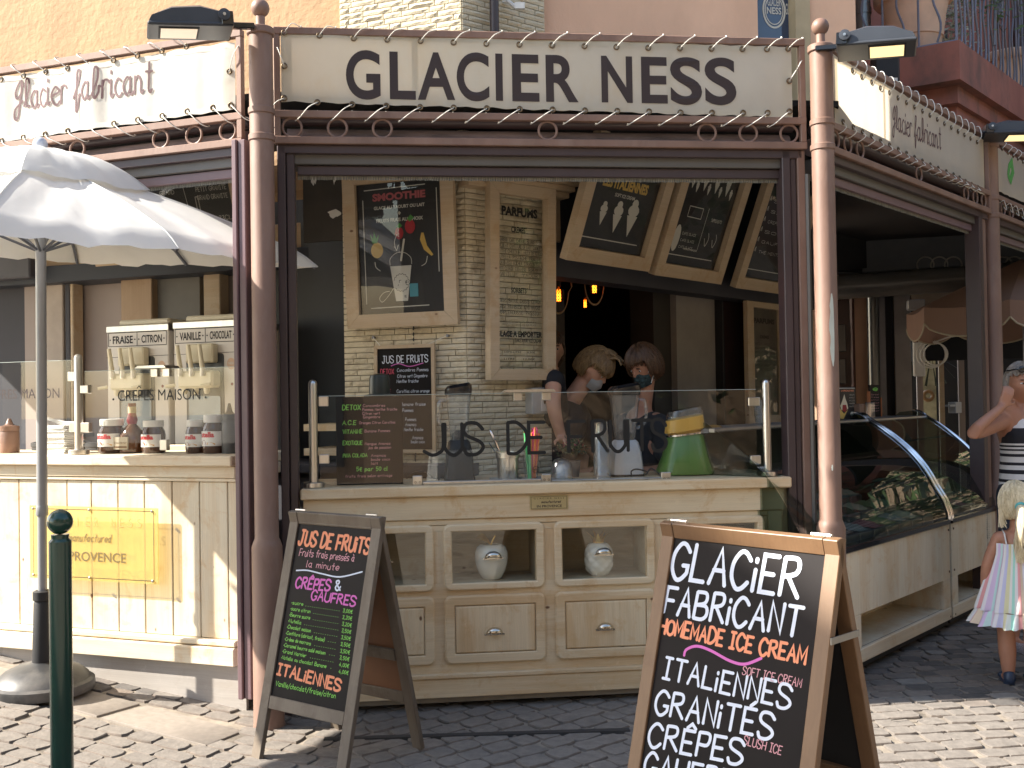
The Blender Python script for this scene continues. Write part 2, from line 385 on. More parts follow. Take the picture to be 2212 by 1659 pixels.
def catm(P, k=6):
    P = [Vector(p) for p in P]; out = []
    for i in range(len(P)-1):
        p0 = P[max(i-1,0)]; p1 = P[i]; p2 = P[i+1]; p3 = P[min(i+2, len(P)-1)]
        for j in range(k):
            t = j/k; out.append(.5*((2*p1)+(-p0+p2)*t+(2*p0-5*p1+4*p2-p3)*t*t+(-p0+3*p1-3*p2+p3)*t**3))
    out.append(P[-1]); return out
_lay = [0]
def ribbon(mb, pts, wd, T):
    "flat stroke through 2-D pts, T maps (x,z,lift) to a 3-D point"
    P = [Vector(p) for p in pts]; P = [p for i, p in enumerate(P) if i == 0 or (p-P[i-1]).length > 1e-6]
    if len(P) < 2:
        P = [P[0], P[0]+Vector((wd*.3, 0))]
    _lay[0] = (_lay[0]+1) % 7; h = .0004+_lay[0]*.00013
    V = []; n = len(P)
    for i, p in enumerate(P):
        d1 = (P[i]-P[i-1]).normalized() if i else (P[1]-P[0]).normalized()
        d2 = (P[i+1]-P[i]).normalized() if i < n-1 else d1
        nn = Vector((-(d1+d2).y, (d1+d2).x)); nn = nn.normalized() if nn.length > 1e-6 else Vector((-d1.y, d1.x))
        k = min(1.6, 1/max(.5, nn.dot(Vector((-d1.y, d1.x))))); q = wd/2*k
        V += [p+nn*q, p-nn*q]
    e0 = (P[0]-P[1]).normalized()*wd*.35; e1 = (P[-1]-P[-2]).normalized()*wd*.35
    a = Vector((-e0.y, e0.x))*.6; b = Vector((-e1.y, e1.x))*.6
    V += [P[0]+e0+a, P[0]+e0-a, P[-1]+e1+b, P[-1]+e1-b]
    F = [(2*i, 2*i+1, 2*i+3, 2*i+2) for i in range(n-1)]+[(2*n+1, 2*n, 1, 0), (2*n-2, 2*n-1, 2*n+3, 2*n+2)]
    mb.add([T(v.x, v.y, h) for v in V], F)
def stroke_text(mb, txt, x0, z0, h, T, wd=.1, width=None, gap=.22, shear=0, font=G, jit=0.0, wob=0):
    "cap height h, pen width wd*h, optional total width; T(x,z,lift)"
    pen = 0; items = []
    for ch in txt:
        if ch == ' ': pen += .45; continue
        g = font.get(ch) or G.get(ch)
        if g is None: continue
        sts = []; mx = 0
        for st in g.split(' '):
            sm = st[0] == '~'; st = st.lstrip('~')
            P = [(int(st[i])/10, (ord(st[i+1])-100)/10) for i in range(0, len(st), 2)]
            mx = max([mx]+[p[0] for p in P]); sts.append((sm, P))
        if mx == 0: mx = .05
        jj = random.uniform(-jit, jit); js = 1+random.uniform(-jit, jit)*1.5
        items.append((pen, jj, js, sts)); pen += mx+gap
    tot = pen-gap if pen else 1
    sx = width/(tot*h) if width else 1
    for pn, jj, js, sts in items:
        for sm, P in sts:
            P = [((pn+x)*h*sx, (z*js+jj)*h) for x, z in P]
            if sm: P = _cat(P, 4)
            P = [(x0+x+shear*z, z0+z) for x, z in P]
            ribbon(mb, P, wd*h, T)
    return tot*h*sx
_tc = {}
def block_text(mb, txt, x0, z0, wd, h, T, bold=0.0):
    "built-in font fitted to a box wd x h at (x0,z0)"
    key = (txt, bold)
    if key not in _tc:
        cu = bpy.data.curves.new('t', 'FONT'); cu.body = txt; cu.resolution_u = 8 if len(txt) == 1 else 3; cu.offset = bold; cu.fill_mode = 'FRONT'
        ob = bpy.data.objects.new('t', cu); COL.objects.link(ob)
        dg = bpy.context.evaluated_depsgraph_get(); me = bpy.data.meshes.new_from_object(ob.evaluated_get(dg))
        V = [tuple(v.co) for v in me.vertices]; F = [tuple(p.vertices) for p in me.polygons]
        bpy.data.objects.remove(ob); bpy.data.curves.remove(cu); bpy.data.meshes.remove(me); _tc[key] = (V, F)
    V, F = _tc[key]
    if not V: return
    xa = min(v[0] for v in V); xb = max(v[0] for v in V); ya = min(v[1] for v in V); yb = max(v[1] for v in V)
    mb.add([T(x0+(v[0]-xa)/(xb-xa)*wd, z0+(v[1]-ya)/(yb-ya)*h, .0006) for v in V], F)
def TF(y): return lambda x, z, l: (x, y-l, z)          # text on a facade plane at inward offset y
def colored(c, name): return flat(name, c, .7, .2)
m_chw = colored((.66,.71,.82), 'white_chalk'); m_cho = colored((.78,.30,.17), 'orange_chalk'); m_chp = colored((.62,.16,.48), 'violet_chalk')
m_chk = colored((.62,.32,.36), 'pink_chalk'); m_chg = colored((.25,.62,.12), 'green_chalk'); m_chr = colored((.62,.10,.16), 'red_chalk')
m_prw = colored((.62,.60,.54), 'white_print'); m_pry = colored((.62,.42,.12), 'yellow_print'); m_prr = colored((.45,.13,.14), 'red_print')
m_prg = colored((.10,.32,.08), 'green_print'); m_prb = colored((.10,.30,.36), 'blue_print'); m_prk = flat('black_print', (.012,.012,.012), .6)
# ================================================================ GROUND
def mat_stone():
    m, nt, b, o = newmat('paving_stone'); b.inputs['Roughness'].default_value = .8
    g = _n(nt, 'ShaderNodeNewGeometry'); v = coords(nt, (1,1,1), 'Object')
    tc = _n(nt, 'ShaderNodeNewGeometry')
    c = ramp(nt, g.outputs['Random Per Island'], [(0,(.085,.08,.075)),(.3,(.135,.122,.112)),(.55,(.17,.148,.13)),(.8,(.205,.165,.135)),(1,(.235,.22,.20))])
    n = noise(nt, g.outputs['Position'], 22, 6, .7); c = mix(nt, .75, c, ramp(nt, n, [(.3,.55),(.7,1.1)]), 'MULTIPLY')
    n2 = noise(nt, g.outputs['Position'], 2.5, 4, .6); c = mix(nt, ramp(nt, n2, [(.45,0),(.75,.35)]), c, (.10,.09,.085))
    nt.links.new(c, b.inputs['Base Color']); bump(nt, b, noise(nt, g.outputs['Position'], 60, 5), .7, .004); return m
m_stone = mat_stone()
m_joint = M('joint_sand', (.24,.205,.165), .95, var=.35, vs=14, bmp=.8, bs_=90, dirt=(.07,.06,.05), dsc=3, damt=.9)
m_slab = M('granite_slab', (.27,.235,.20), .8, var=.12, vs=30, bmp=.3, bs_=120, dirt=(.19,.16,.14), dsc=2)
gm = MB()
xs = [-90,-40,-20,-10,-7]+[-6+.2*i for i in range(26)]+[-.5,0,2,4,7,12,25,50,90]
ys = [-60,-30,-15,-8,-4,-2,0,2,4,6,8,10,14,20,40,80]
for j in range(len(ys)):
    for i in range(len(xs)): gm.v.append(Vector((xs[i], ys[j], gz(xs[i], ys[j]))))
nx = len(xs)
gm.f += [(j*nx+i, j*nx+i+1, (j+1)*nx+i+1, (j+1)*nx+i) for j in range(len(ys)-1) for i in range(nx-1)]
ground = struct('street_ground', gm, m_joint, smooth=True)

def stone_shape(mb, cx, cy, a, lx, ly, rnd, z=None, hgt=.010, slab=False):
    ca, sa = math.cos(a), math.sin(a); pts = []
    n = 3
    for (x0, y0, x1, y1) in ((-1,-1,1,-1),(1,-1,1,1),(1,1,-1,1),(-1,1,-1,-1)):
        for k in range(n):
            t = k/n; x = x0+(x1-x0)*t; y = y0+(y1-y0)*t
            if k == 0: x *= (.90 if not slab else .995); y *= (.90 if not slab else .995)
            j = .06 if not slab else .006
            pts.append(((x+rnd.uniform(-j, j))*lx/2, (y+rnd.uniform(-j, j))*ly/2))
    m = len(pts); V = []; tx, ty = rnd.uniform(-.02,.02), rnd.uniform(-.02,.02); dz = rnd.uniform(-.003,.002)
    for ring, (k, h) in enumerate(((1, -.01), (1, hgt*.55), (.945 if not slab else .985, hgt))):
        for x, y in pts:
            px, py = cx+(x*ca-y*sa)*k, cy+(x*sa+y*ca)*k
            V.append((px, py, gz(px, py)+h+dz+(x*tx+y*ty if ring else 0)))
    V.append((cx, cy, gz(cx, cy)+hgt*1.03+dz))
    F = [(r*m+i, r*m+(i+1) % m, (r+1)*m+(i+1) % m, (r+1)*m+i) for r in (0,1) for i in range(m)]
    F += [(2*m+i, 2*m+(i+1) % m, 3*m) for i in range(m)]
    mb.add(V, F)
rnd = random.Random(3)
def inframe(x, y, mx=30):
    px, py = proj((x, y, gz(x, y))); return -mx < px < 2212+mx and py < 1659+mx and py > 900
slab_rects = []
# big flat slabs in a band parallel to the left counter, 0.35 .. 0.8 m in front of it
A_L = R(-19.5)
def Lpt(s, y): p = FL.w(s, y, 0); return p.x, p.y
c1, c2, c3, c4 = [gat(*p) for p in ((316,1527),(527,1582),(446,1615),(216,1554))]
ex = (c2-c1+c3-c4)/2; ey = (c4-c1+c3-c2)/2
singles = []
for k, f in ((0,1),(-1,.95),(-2,1),(-3,1)):
    q1 = c1+ex*k*1.01; P4 = [q1, q1+ex*f, q1+ex*f+ey, q1+ey] if k else [c1, c2, c3, c4]
    slab_rects.append(P4); singles.append(P4)
cand = []
def blocked(x, y):
    for P4 in slab_rects:
        ins_ = True
        for i in range(4):
            a, b = P4[i], P4[(i+1) % 4]; e_ = b-a
            if (e_.x*(y-a.y)-e_.y*(x-a.x))/math.hypot(e_.x, e_.y) > .035: ins_ = False; break
        if ins_: return True
    return False
# zone 1 (left of x = -0.45): courses parallel to left counter; zone 2: diagonal setts; zone 3 (right): courses across
def zone(x, y):
    if x < -.75: return 1
    if x < 1.35: return 2
    return 3
for zi, ang, cs, lw in ((1, -19.5, .105, .125), (2, 38, .115, .125), (3, 6, .105, .13)):
    a = R(ang); ca, sa = math.cos(a), math.sin(a)
    for r_ in range(-95, 95):
        off = rnd.uniform(-.5, .5)*lw
        q = -9.0+off
        while q < 9:
            ln = lw*rnd.uniform(.8, 1.3)
            x, y = q*ca-r_*cs*sa, q*sa+r_*cs*ca+5.2
            q += ln+.009
            if not (-4.6 < x < 6.5 and 2.0 < y < 8.6): continue
            if zone(x, y) != zi or blocked(x, y): continue
            dist = math.hypot(x, y)
            cand.append((dist if inframe(x, y) else 99+dist, x, y, a+rnd.uniform(-.06,.06), ln, cs-.009))
cand.sort(key=lambda t: t[0])
def visible_ground(x, y):
    p = Vector((x, y, 0)); q = p-FC.O
    if -1.2 < x < 1.65 and q.dot(FC.v) > .1: return False
    q = p-FRT.O
    if q.dot(FRT.v) > .1 and x > 1.6: return False
    q = p-FL.O
    if q.dot(FL.v) > .1 and x < -1.1: return False
    return True
near = [c for c in cand if c[0] < 99 and visible_ground(c[1], c[2])][:290]
nearset = set(id(c) for c in near)
for d, x, y, a, lx, ly in near:
    mb = MB(); stone_shape(mb, 0, 0, a, lx, ly, rnd) if False else stone_shape(mb, x, y, a, lx, ly, rnd)
    me = mb.mesh('paving_stone', m_stone, (x, y, 0), True, 40)
    o = bpy.data.objects.new('paving_stone', me); COL.objects.link(o); o.parent = ground; o.location = (x, y, 0)
for P4 in singles:
    cc = sum(P4, Vector())/4; x, y = cc.x, cc.y; mb = MB(); ring = []
    for i in range(4):
        for t in (0,.33,.66): q = P4[i].lerp(P4[(i+1) % 4], t); q = cc+(q-cc)*.985; ring.append(q)
    V = [(q.x, q.y, gz(q.x, q.y)-.01) for q in ring]+[(q.x, q.y, gz(q.x, q.y)+.007) for q in ring]+[(cc.x+(q.x-cc.x)*.985, cc.y+(q.y-cc.y)*.985, gz(q.x, q.y)+.010) for q in ring]+[(x, y, gz(x, y)+.010)]
    mb.add(V, [(r_*12+i, r_*12+(i+1) % 12, (r_+1)*12+(i+1) % 12, (r_+1)*12+i) for r_ in (0,1) for i in range(12)]+[(24+i, 24+(i+1) % 12, 36) for i in range(12)])
    me = mb.mesh('flagstone', m_slab, (x, y, 0), True, 40)
    o = bpy.data.objects.new('flagstone', me); COL.objects.link(o); o.parent = ground; o.location = (x, y, 0)
mb = MB()
for c in cand:
    if id(c) in nearset: continue
    stone_shape(mb, c[1], c[2], c[3], c[4], c[5], rnd)
o = bpy.data.objects.new('paving_stones_beyond', mb.mesh('paving_stones_beyond', m_stone, (0,0,0), True, 40)); COL.objects.link(o); o.parent = ground; o['kind'] = 'stuff'
# shallow iron drainage strip across the setts in front of the middle counter
mb = MB(); a0 = ground_at(700, 1602); a1 = ground_at(1360, 1582)
d_ = (a1-a0).normalized(); n_ = Vector((-d_.y, d_.x, 0))
mb.add([a0+n_*.018+Vector((0,0,.015)), a0-n_*.018+Vector((0,0,.015)), a1-n_*.018+Vector((0,0,.015)), a1+n_*.018+Vector((0,0,.015)),
        a0+n_*.018, a0-n_*.018, a1-n_*.018, a1+n_*.018], [(0,1,2,3),(0,4,5,1),(1,5,6,2),(2,6,7,3),(3,7,4,0)])
struct('drain_strip', mb, M('dark_rubber', (.035,.033,.033), .8))

# ================================================================ BUILDING BEHIND
# the corner pillar of split limestone
PX, PY = -.242, 5.55
PL = Fr(PX, PY, -19.5); PR = Fr(PX, PY, 37)
LW, RW = .752, .584
pil = Th('brick_pillar', 'cream split-limestone corner pillar rising behind the middle counter and above the large banner', 'pillar', W0, (PX, PY, 0))
pa = PL.w(-LW, 0, 0); pb = PL.O; pc = PR.w(RW, 0, 0)
core = MB(); ins = lambda p, dx, dy: (p.x+dx, p.y+dy)
core.slab([(pa.x+.006, pa.y+.022), (pb.x, pb.y+.024), (pc.x-.012, pc.y+.016), (pc.x-.3, pc.y+.5), (pa.x+.25, pa.y+.5)], 0, 5.2)
pil.part('core', core, m_brickcore, smooth=False)
rb = random.Random(11)
bmeshes = []
for k in range(10):
    mb = MB()
    def fn(u, v, k=k):
        e = 0 if (u in (0,1) or v in (0,1)) else 1
        return (u, -.004-e*rb.uniform(.002,.0075), v)
    n0 = len(mb.v); mb.grid(fn, 4, 2)
    mb.add([(0,.022,0),(1,.022,0),(1,.022,1),(0,.022,1)], [])
    L = lambda i, j: j*5+i
    b0 = 15
    mb.f += [(0,1,2,3,4,b0+1,b0), (10,b0+3,b0+2,14,13,12,11), (0,b0,b0+3,10,5), (4,9,14,b0+2,b0+1), (b0,b0+1,b0+2,b0+3)]
    bmeshes.append(mb.mesh('brick', m_brick, smooth=False))
RH = .0318
stuffb = MB(); nb = 0
rows = [i for i in range(int(1.05/RH), int(5.1/RH))]
def rowvis(z): return (1.12 < z < 2.62) or (3.2 < z < 3.75)
blist = []
for ri in rows:
    z = ri*RH
    for F_, W_, sgn in ((PL, LW, -1), (PR, RW, 1)):
        s = 0.0
        first = True
        while s < W_-.01:
            ln = rb.uniform(.07,.19)
            if first and ri % 2: ln *= .55
            first = False
            e = min(W_, s+ln)
            if W_-e < .03: e = W_
            s0, s1 = (s, e) if sgn > 0 else (-e, -s)
            blist.append((F_, s0, s1, z)); s = e
def bpri(b):
    F_, s0, s1, z = b; return (0 if z > 3.2 else 1) if rowvis(z) else 9
blist.sort(key=bpri)
for F_, s0, s1, z in blist:
    if bpri((F_, s0, s1, z)) < 9 and nb < 300:
        p = F_.w(s0+.001, 0, z+.001)
        o = pil.inst('brick', bmeshes[nb % 10], p, (0, 0, F_.a), (s1-s0-.0045, 1, RH-.004)); nb += 1
    else:
        me_v = bmeshes[(nb+len(stuffb.v)) % 10].vertices
        n0 = len(stuffb.v)
        for v in me_v: stuffb.v.append(F_.w(s0+.001+v.co.x*(s1-s0-.0045), v.co.y, z+.001+v.co.z*(RH-.004)))
        for pg in bmeshes[(nb) % 10].polygons: stuffb.f.append(tuple(i+n0 for i in pg.vertices))
pil.part('remaining_bricks', stuffb, m_brick, kind='stuff', smooth=False)
# dark downpipe on the right face of the pillar
mb = MB(); sx = PR.S(1068, 40, -.06)
mb.tube([PR.w(sx, -.06, z) for z in (2.9, 3.3, 3.8, 4.4, 5.2)], .026, 12)
for z in (3.12, 4.0): mb.lathe([(.031,0),(.031,.03)], 12, PR.w(sx, -.06, z))
single('downpipe', mb, M('dark_pipe', (.05,.035,.035), .4), 'dark brown downpipe fixed to the right face of the pale brick pillar', 'pipe')
mb = MB(); s_ = PR.S(1096, 12, -.04); z_ = PR.Z(1096, 12, -.04)
mb.tube([PR.w(s_, 0, z_+.03), PR.w(s_, -.05, z_+.02), PR.w(s_+.03, -.07, z_-.01)], .012, 8); mb.box(PR.w(s_+.02,-.08,0).x, PR.w(s_+.09,-.08,0).x, PR.w(s_,-.10,0).y, PR.w(s_,-.06,0).y, z_-.035, z_)
single('sensor', mb, m_white, 'small white sensor on a black bracket high on the brick pillar', 'sensor')
# upper walls
FU = Fr(pa.x, pa.y, -19.5)
mb = MB(); mb.box(-9, .03, .06, .3, 2.75, 9.5); mb.box(.031, .34, .12, 6, 3.3, 9.5); mb.box(-9, 2.2, 6, 6.3, 3.3, 9.5); house = Th('ochre_building', 'tall ochre stucco building standing behind the kiosk and its pale pillar', 'building', FU, (0,.06,0))
house.part('left_wall', mb, m_ochre, smooth=False)
FUR = Fr(pc.x, pc.y, 13)
sR = lambda px, y=0: FUR.S(px, 40, y)
w0, w1 = sR(1645), sR(1724)
mbr = MB(); mbr.box(-.02, w0, .05, .3, 3.015, 9.5); mbr.box(w1+.10, sR(1858), .05, .3, 3.015, 9.5); mbr.box(w0, w1+.10, .05, .3, 3.015, 3.05); mbr.box(w0, w1+.1, .05, .3, 4.4, 9.5); mbr.box(sR(1858)-.25, sR(1858), .301, 7, 3.1, 9.5)
class _X: pass
def partF(th, name, mb, mat, F, parent=None, label=None, kind=None, smooth=True, ang=35):
    "mesh written in frame F, stored relative to thing th"
    T = Matrix.Translation(th.F.w(*th.base)) @ Matrix.Rotation(th.F.a, 4, 'Z')
    Q = T.inverted() @ (Matrix.Translation(F.O) @ Matrix.Rotation(F.a, 4, 'Z'))
    mb.v = [Q @ v for v in mb.v]
    me = mb.mesh(name, mat, (0,0,0), smooth, ang); o = bpy.data.objects.new(name, me); COL.objects.link(o); o.parent = parent or th.e
    if label: o['label'] = label
    if kind: o['kind'] = kind
    return o
partF(house, 'right_wall', mbr, m_peach, FUR, smooth=False, label='smoother peach wall right of the brick pillar')
mb = MB(); mb.box(w1, w1+.1, .03, .2, 3.05, 4.4); fr_ = partF(house, 'window_frame', mb, M('pale_window_frame', (.45,.36,.22), .5), FUR)
mb = MB(); mb.box(w0, w1, .12, .14, 3.05, 4.4); pane = partF(house, 'window_pane', mb, M('dark_window_pane', (.03,.05,.10), .08, spec=.8), FUR)
mb = MB(); cx_, cz_ = FUR.S(1672, 22, .118), FUR.Z(1672, 22, .118)
TW = lambda x, z, l: (x, .118-l, z)
ri_ = abs(FUR.S(1695, 22, .118)-cx_)
for rr_, wd_ in ((1.0, .012), (.82, .006)):
    ribbon(mb, [(cx_+ri_*rr_*math.cos(t*math.pi/16), cz_+ri_*rr_*1.5*math.sin(t*math.pi/16)) for t in range(33)], wd_, TW)
block_text(mb, 'GLACIER', cx_-ri_*.6, cz_+ri_*.35, ri_*1.2, .05, TW, .01); block_text(mb, 'NESS', cx_-ri_*.68, cz_-ri_*.35, ri_*1.36, ri_*.6, TW, .02)
block_text(mb, 'GLACIER', FUR.S(1697, 35, .118), cz_-ri_*.3, abs(FUR.S(1722,35,.118)-FUR.S(1697,35,.118)), .07, TW, .01)
partF(house, 'window_lettering', mb, m_prw, FUR)

# ---- shop front walls under the roof, left wing (plane 1.45 m inside the left facade)
YB = 1.45
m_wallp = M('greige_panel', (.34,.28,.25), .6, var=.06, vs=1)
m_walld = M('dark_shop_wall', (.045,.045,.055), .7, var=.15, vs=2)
m_beam = M('navy_beam', (.028,.034,.048), .55, var=.1, vs=2)
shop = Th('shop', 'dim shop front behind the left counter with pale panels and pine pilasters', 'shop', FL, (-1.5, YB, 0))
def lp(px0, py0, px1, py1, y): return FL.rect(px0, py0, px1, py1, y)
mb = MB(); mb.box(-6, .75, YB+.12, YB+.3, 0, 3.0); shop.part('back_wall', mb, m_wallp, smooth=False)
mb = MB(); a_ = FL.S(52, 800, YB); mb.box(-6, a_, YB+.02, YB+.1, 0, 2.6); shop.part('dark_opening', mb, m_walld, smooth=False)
for (x0, x1, m_, nm) in ((52,90,m_wallp,'panel'),(93,136,M('pale_pilaster',(.42,.35,.29),.6),'pilaster'),(140,151,m_walld,'gap_panel'),(151,158,m_frame,'pilaster'),(261,328,m_oak if False else wood('brown_pine_pilaster','z',(.42,.29,.18),(.34,.22,.12),True,.4),'pilaster'),(440,476,m_frame,'pilaster')):
    s0, s1 = FL.S(x0, 700, YB), FL.S(x1, 700, YB); mb = MB(); mb.box(s0, s1, YB, YB+.1, 0, 2.55, .006); shop.part(nm, mb, m_, smooth=False)
mb = MB(); s0, s1 = FL.S(328, 700, YB+.1), FL.S(440, 700, YB+.1); mb.box(s0, s1, YB+.06, YB+.11, 0, 2.5); shop.part('panel', mb, M('olive_grey_panel', (.15,.14,.12), .6), smooth=False)
zb0, zb1 = FL.Z(236, 603, YB-.1), FL.Z(236, 566, YB-.1)
mb = MB(); mb.box(-6, .9, YB-.12, YB+.12, zb0, zb1, .004); shop.part('lintel', mb, m_beam, smooth=False)
s0 = FL.S(88, 560, YB-.1); mb = MB(); mb.box(s0, .9, YB-.09, YB+.12, zb1+.002, zb1+.16, .004); shop.part('pine_board', mb, m_frame, smooth=False)
mb = MB(); mb.box(-6, s0, YB-.2, YB+.1, zb1-.08, zb1+.12, .01); shop.part('lintel', mb, M('dark_grey_box', (.07,.07,.085), .5), smooth=False)
# back worktop in the left wing
mb = MB(); mb.box(-3.2, .7, .72, YB-.02, 1.12, 1.16); mb.box(-3.2, .7, .76, YB-.04, 0, 1.12); shop.part('worktop', mb, m_walld, smooth=False)
# between dark post and pillar: wooden shelves seen low
single('wooden_shelf', (lambda mb: [mb.box(-.35, FL.S(738, 900, 1.0), .95, 1.4, z, z+.04) for z in (1.34, 1.20)] and [mb.box(x, x+.04, .97, 1.38, .9, 1.34) for x in (-.1, .12)] and mb)(MB()), m_wx, 'wooden shelf unit in the gap behind the left end of the middle counter', 'shelf', FL, (0,1,.9))
# ---- right wing: shop interior seen through the middle opening
BR = Fr(.225, 5.90, 48)
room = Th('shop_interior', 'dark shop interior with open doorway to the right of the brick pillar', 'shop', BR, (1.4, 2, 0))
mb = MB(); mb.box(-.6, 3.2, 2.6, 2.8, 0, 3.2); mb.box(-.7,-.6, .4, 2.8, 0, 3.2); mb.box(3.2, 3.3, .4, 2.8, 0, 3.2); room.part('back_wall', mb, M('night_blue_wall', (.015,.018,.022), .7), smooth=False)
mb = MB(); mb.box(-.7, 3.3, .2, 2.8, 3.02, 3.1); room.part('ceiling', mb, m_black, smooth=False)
zl0, zl1 = BR.Z(1330, 612, 0), BR.Z(1330, 560, 0)
mb = MB(); mb.box(0, 3.6, .0, .16, zl0, zl1+.9); room.part('lintel', mb, m_walld, smooth=False)
s0, s1 = BR.S(1463, 800, .25), BR.S(1546, 800, .25); mb = MB(); mb.box(s0, s1, .25, .32, 0, 2.42); room.part('grey_panel', mb, M('grey_panel', (.30,.27,.24), .6), smooth=False)
mb = MB(); mb.box(s0-.22, s0, .3, .5, 0, 2.5); room.part('door_post', mb, M('dark_oak_post',(.035,.028,.022),.6), smooth=False)
s2 = BR.S(1562, 800, .2); mb = MB(); mb.box(s1, s2, .18, .32, 0, 2.5, .004); room.part('door_frame', mb, m_black, smooth=False)
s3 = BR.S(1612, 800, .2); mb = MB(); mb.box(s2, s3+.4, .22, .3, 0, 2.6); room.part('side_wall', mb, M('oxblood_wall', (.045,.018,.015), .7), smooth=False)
mb = MB(); mb.box(s3+.1, s3+1.1, .16, .215, 0, 2.4); room.part('white_panel', mb, M('cream_wall', (.60,.53,.40), .7), smooth=False)
mb = MB(); c0, c1 = BR.S(1192, 700, .9), BR.S(1220, 700, .9); mb.box(c0-.6, c1, .9, .96, 0, 2.3); room.part('grey_cupboard', mb, M('grey_cupboard',(.09,.085,.08),.6), smooth=False)
mb = MB(); mb.box(c0+.02, c1-.03, .88, .897, 1.42, 1.68); room.part('notice', mb, M('notice_paper',(.18,.17,.16),.7), smooth=False)
mb = MB(); xx, zz = BR.hit(1210, 760, .87); mb.add([(xx-.02,.87,zz-.12),(xx+.025,.87,zz+.03),(xx-.045,.87,zz+.03)],[(0,1,2)]); room.part('cone_print', mb, M('cone_print',(.10,.06,.05),.7), smooth=False)
mb = MB(); mb.ball((xx-.01,.868,zz+.05), .035, 12, (1,.1,1)); room.part('scoop_print', mb, M('scoop_print',(.03,.06,.14),.7))
mb = MB(); q = BR.rect(1396, 712, 1425, 755, 2.5); mb.box(q[0], q[1], 2.5, 2.52, q[2], q[3]); room.part('red_notice', mb, M('red_notice', (.10,.02,.02), .6), smooth=False)

# roof of the kiosk: dark awning canopy between facades and building
roofz = 2.98
pts = [FL.w(-4.5,.05,0), FL.w(.06,.05,0), FC.w(-1.28,.05,0), FC.w(1.62,.05,0), FRT.w(0,.05,0), FRT.w(4.6,.05,0), Vector((6.9,8.9,0)), Vector((2.9,10.1,0)), BR.w(1.2,.25,0), BR.w(0,.3,0), FU.w(.2,.0,0), FU.w(-4.5,.05,0)]
mb = MB(); mb.slab([(p.x, p.y) for p in pts], roofz, roofz+.03)
m_roofc = M('black_awning_fabric', (.014,.015,.018), .85, var=.1)
struct('kiosk_roof', mb, m_roofc)

qa = FRT.hit(1790, 584, 1.75); qb = FRT.hit(2240, 556, 1.75); mb = MB(); mb.prism([(qa[0], qa[1]), (qb[0], qb[1]), (qb[0], roofz-.002), (qa[0], roofz-.002)], 1.75, 1.79)
struct('roof_valance', mb, m_roofc, FRT)
# ================================================================ KIOSK FRAME
kiosk = Th('kiosk_frame', 'brown painted metal kiosk frame with ball-topped posts, ring friezes and dark shutters', 'kiosk', W0, (0, 5, 0))
ring_me = None
def facade(F, s0, s1, rings, jl=None, jr=None, roll0=None, roll1=None, endbars=(True, True), jm=m_dark, cas=m_casing):
    def pt(nm, x0, x1, y0, y1, z0, z1, mt, b=.003):
        mb = MB(); mb.box(x0, x1, y0, y1, z0, z1, b); return partF(kiosk, nm, mb, mt, F, smooth=False)
    pt('top_rail', s0, s1, -.02, .015, 3.268, 3.303, m_brown)
    pt('mid_rail', s0, s1, -.02, .015, 2.868, 2.903, m_brown)
    pt('bottom_rail', s0, s1, -.022, .018, 2.742, 2.778, m_brown)
    if endbars[0]: pt('end_bar', s0, s0+.03, -.018, .013, 2.778, 3.268, m_brown)
    if endbars[1]: pt('end_bar', s1-.03, s1, -.018, .013, 2.778, 3.268, m_brown)
    for px, py in rings:
        sc = F.S(px, py)
        mb = MB(); mb.torus((0,0,0), .045, .0065); 
        global ring_me
        if ring_me is None: ring_me = mb.mesh('ring', m_brown)
        o = kiosk.inst('ring', ring_me, F.w(sc, -.002, 2.8225), (0,0,F.a))
    mb = MB(); mb.tube([(s0+.05, .12, 2.80), (s1-.05, .12, 2.80)], .048, 20); partF(kiosk, 'awning_roll', mb, m_roll, F)
    mb = MB(); mb.tube([(s0+.03, .10, 2.885), (s1-.03, .10, 2.885)], .03, 12); partF(kiosk, 'awning_bar', mb, m_dark, F)
    pt('shutter_box', s0+.04, s1-.04, .03, .2, 2.655, 2.735, cas)
    pt('shutter_box_lip', s0+.02, s1-.02, .0, .06, 2.70, 2.741, m_dark)
    pt('shutter_bar', s0+.1, s1-.1, .05, .09, 2.607, 2.652, jm)
    mb = MB(); n = int((s1-s0-.2)/.012)
    for i in range(n):
        x = s0+.1+i*.012; mb.add([(x,.07,2.607),(x+.011,.07,2.607),(x+.010,.07,2.588+random.uniform(-.003,.003)),(x,.07,2.588)], [(0,1,2,3)])
    partF(kiosk, 'brush_strip', mb, m_fringe, F, kind='stuff', smooth=False)
cl, cr = FC.S(592, 200), FC.S(1738, 200)
facade(FC, cl, cr, [(631,270),(729,272),(826,274),(1183,283),(1527,288),(1616,289),(1704,290)])
facade(FL, -4.4, FL.S(526, 200), [(493,278),(420,287),(348,296),(168,318),(96,330)], jm=m_mauve)
fr1 = FRT.S(2132, 300)
facade(FRT, .08, fr1, [(1803,298),(1830,312),(1857,326),(1984,383),(2086,425),(2106,434),(2124,444)], jm=m_mauve)
facade(FRT, fr1+.12, fr1+2.6, [(2166,460),(2184,470)], jm=m_mauve)
def jamb(F, xs, yref, y0, y1, z0, z1, mats):
    for i in range(len(xs)-1):
        a, b = F.S(xs[i], yref, y0), F.S(xs[i+1], yref, y0)
        mb = MB(); mb.box(a, b-.003, y0+.012*(i % 2), y1, z0, z1, .004); partF(kiosk, 'door_jamb', mb, mats[i % len(mats)], F, smooth=False)
jamb(FC, (603, 622, 641), 700, .0, .09, .02, 2.74, (m_dark,))
jamb(FC, (1697, 1716, 1730, 1748), 713, .0, .09, .02, 2.74, (m_dark, m_dark, m_brown))
jamb(FL, (503.5, 515, 531), 688, -.13, .09, .13, 2.74, (m_mauve,))
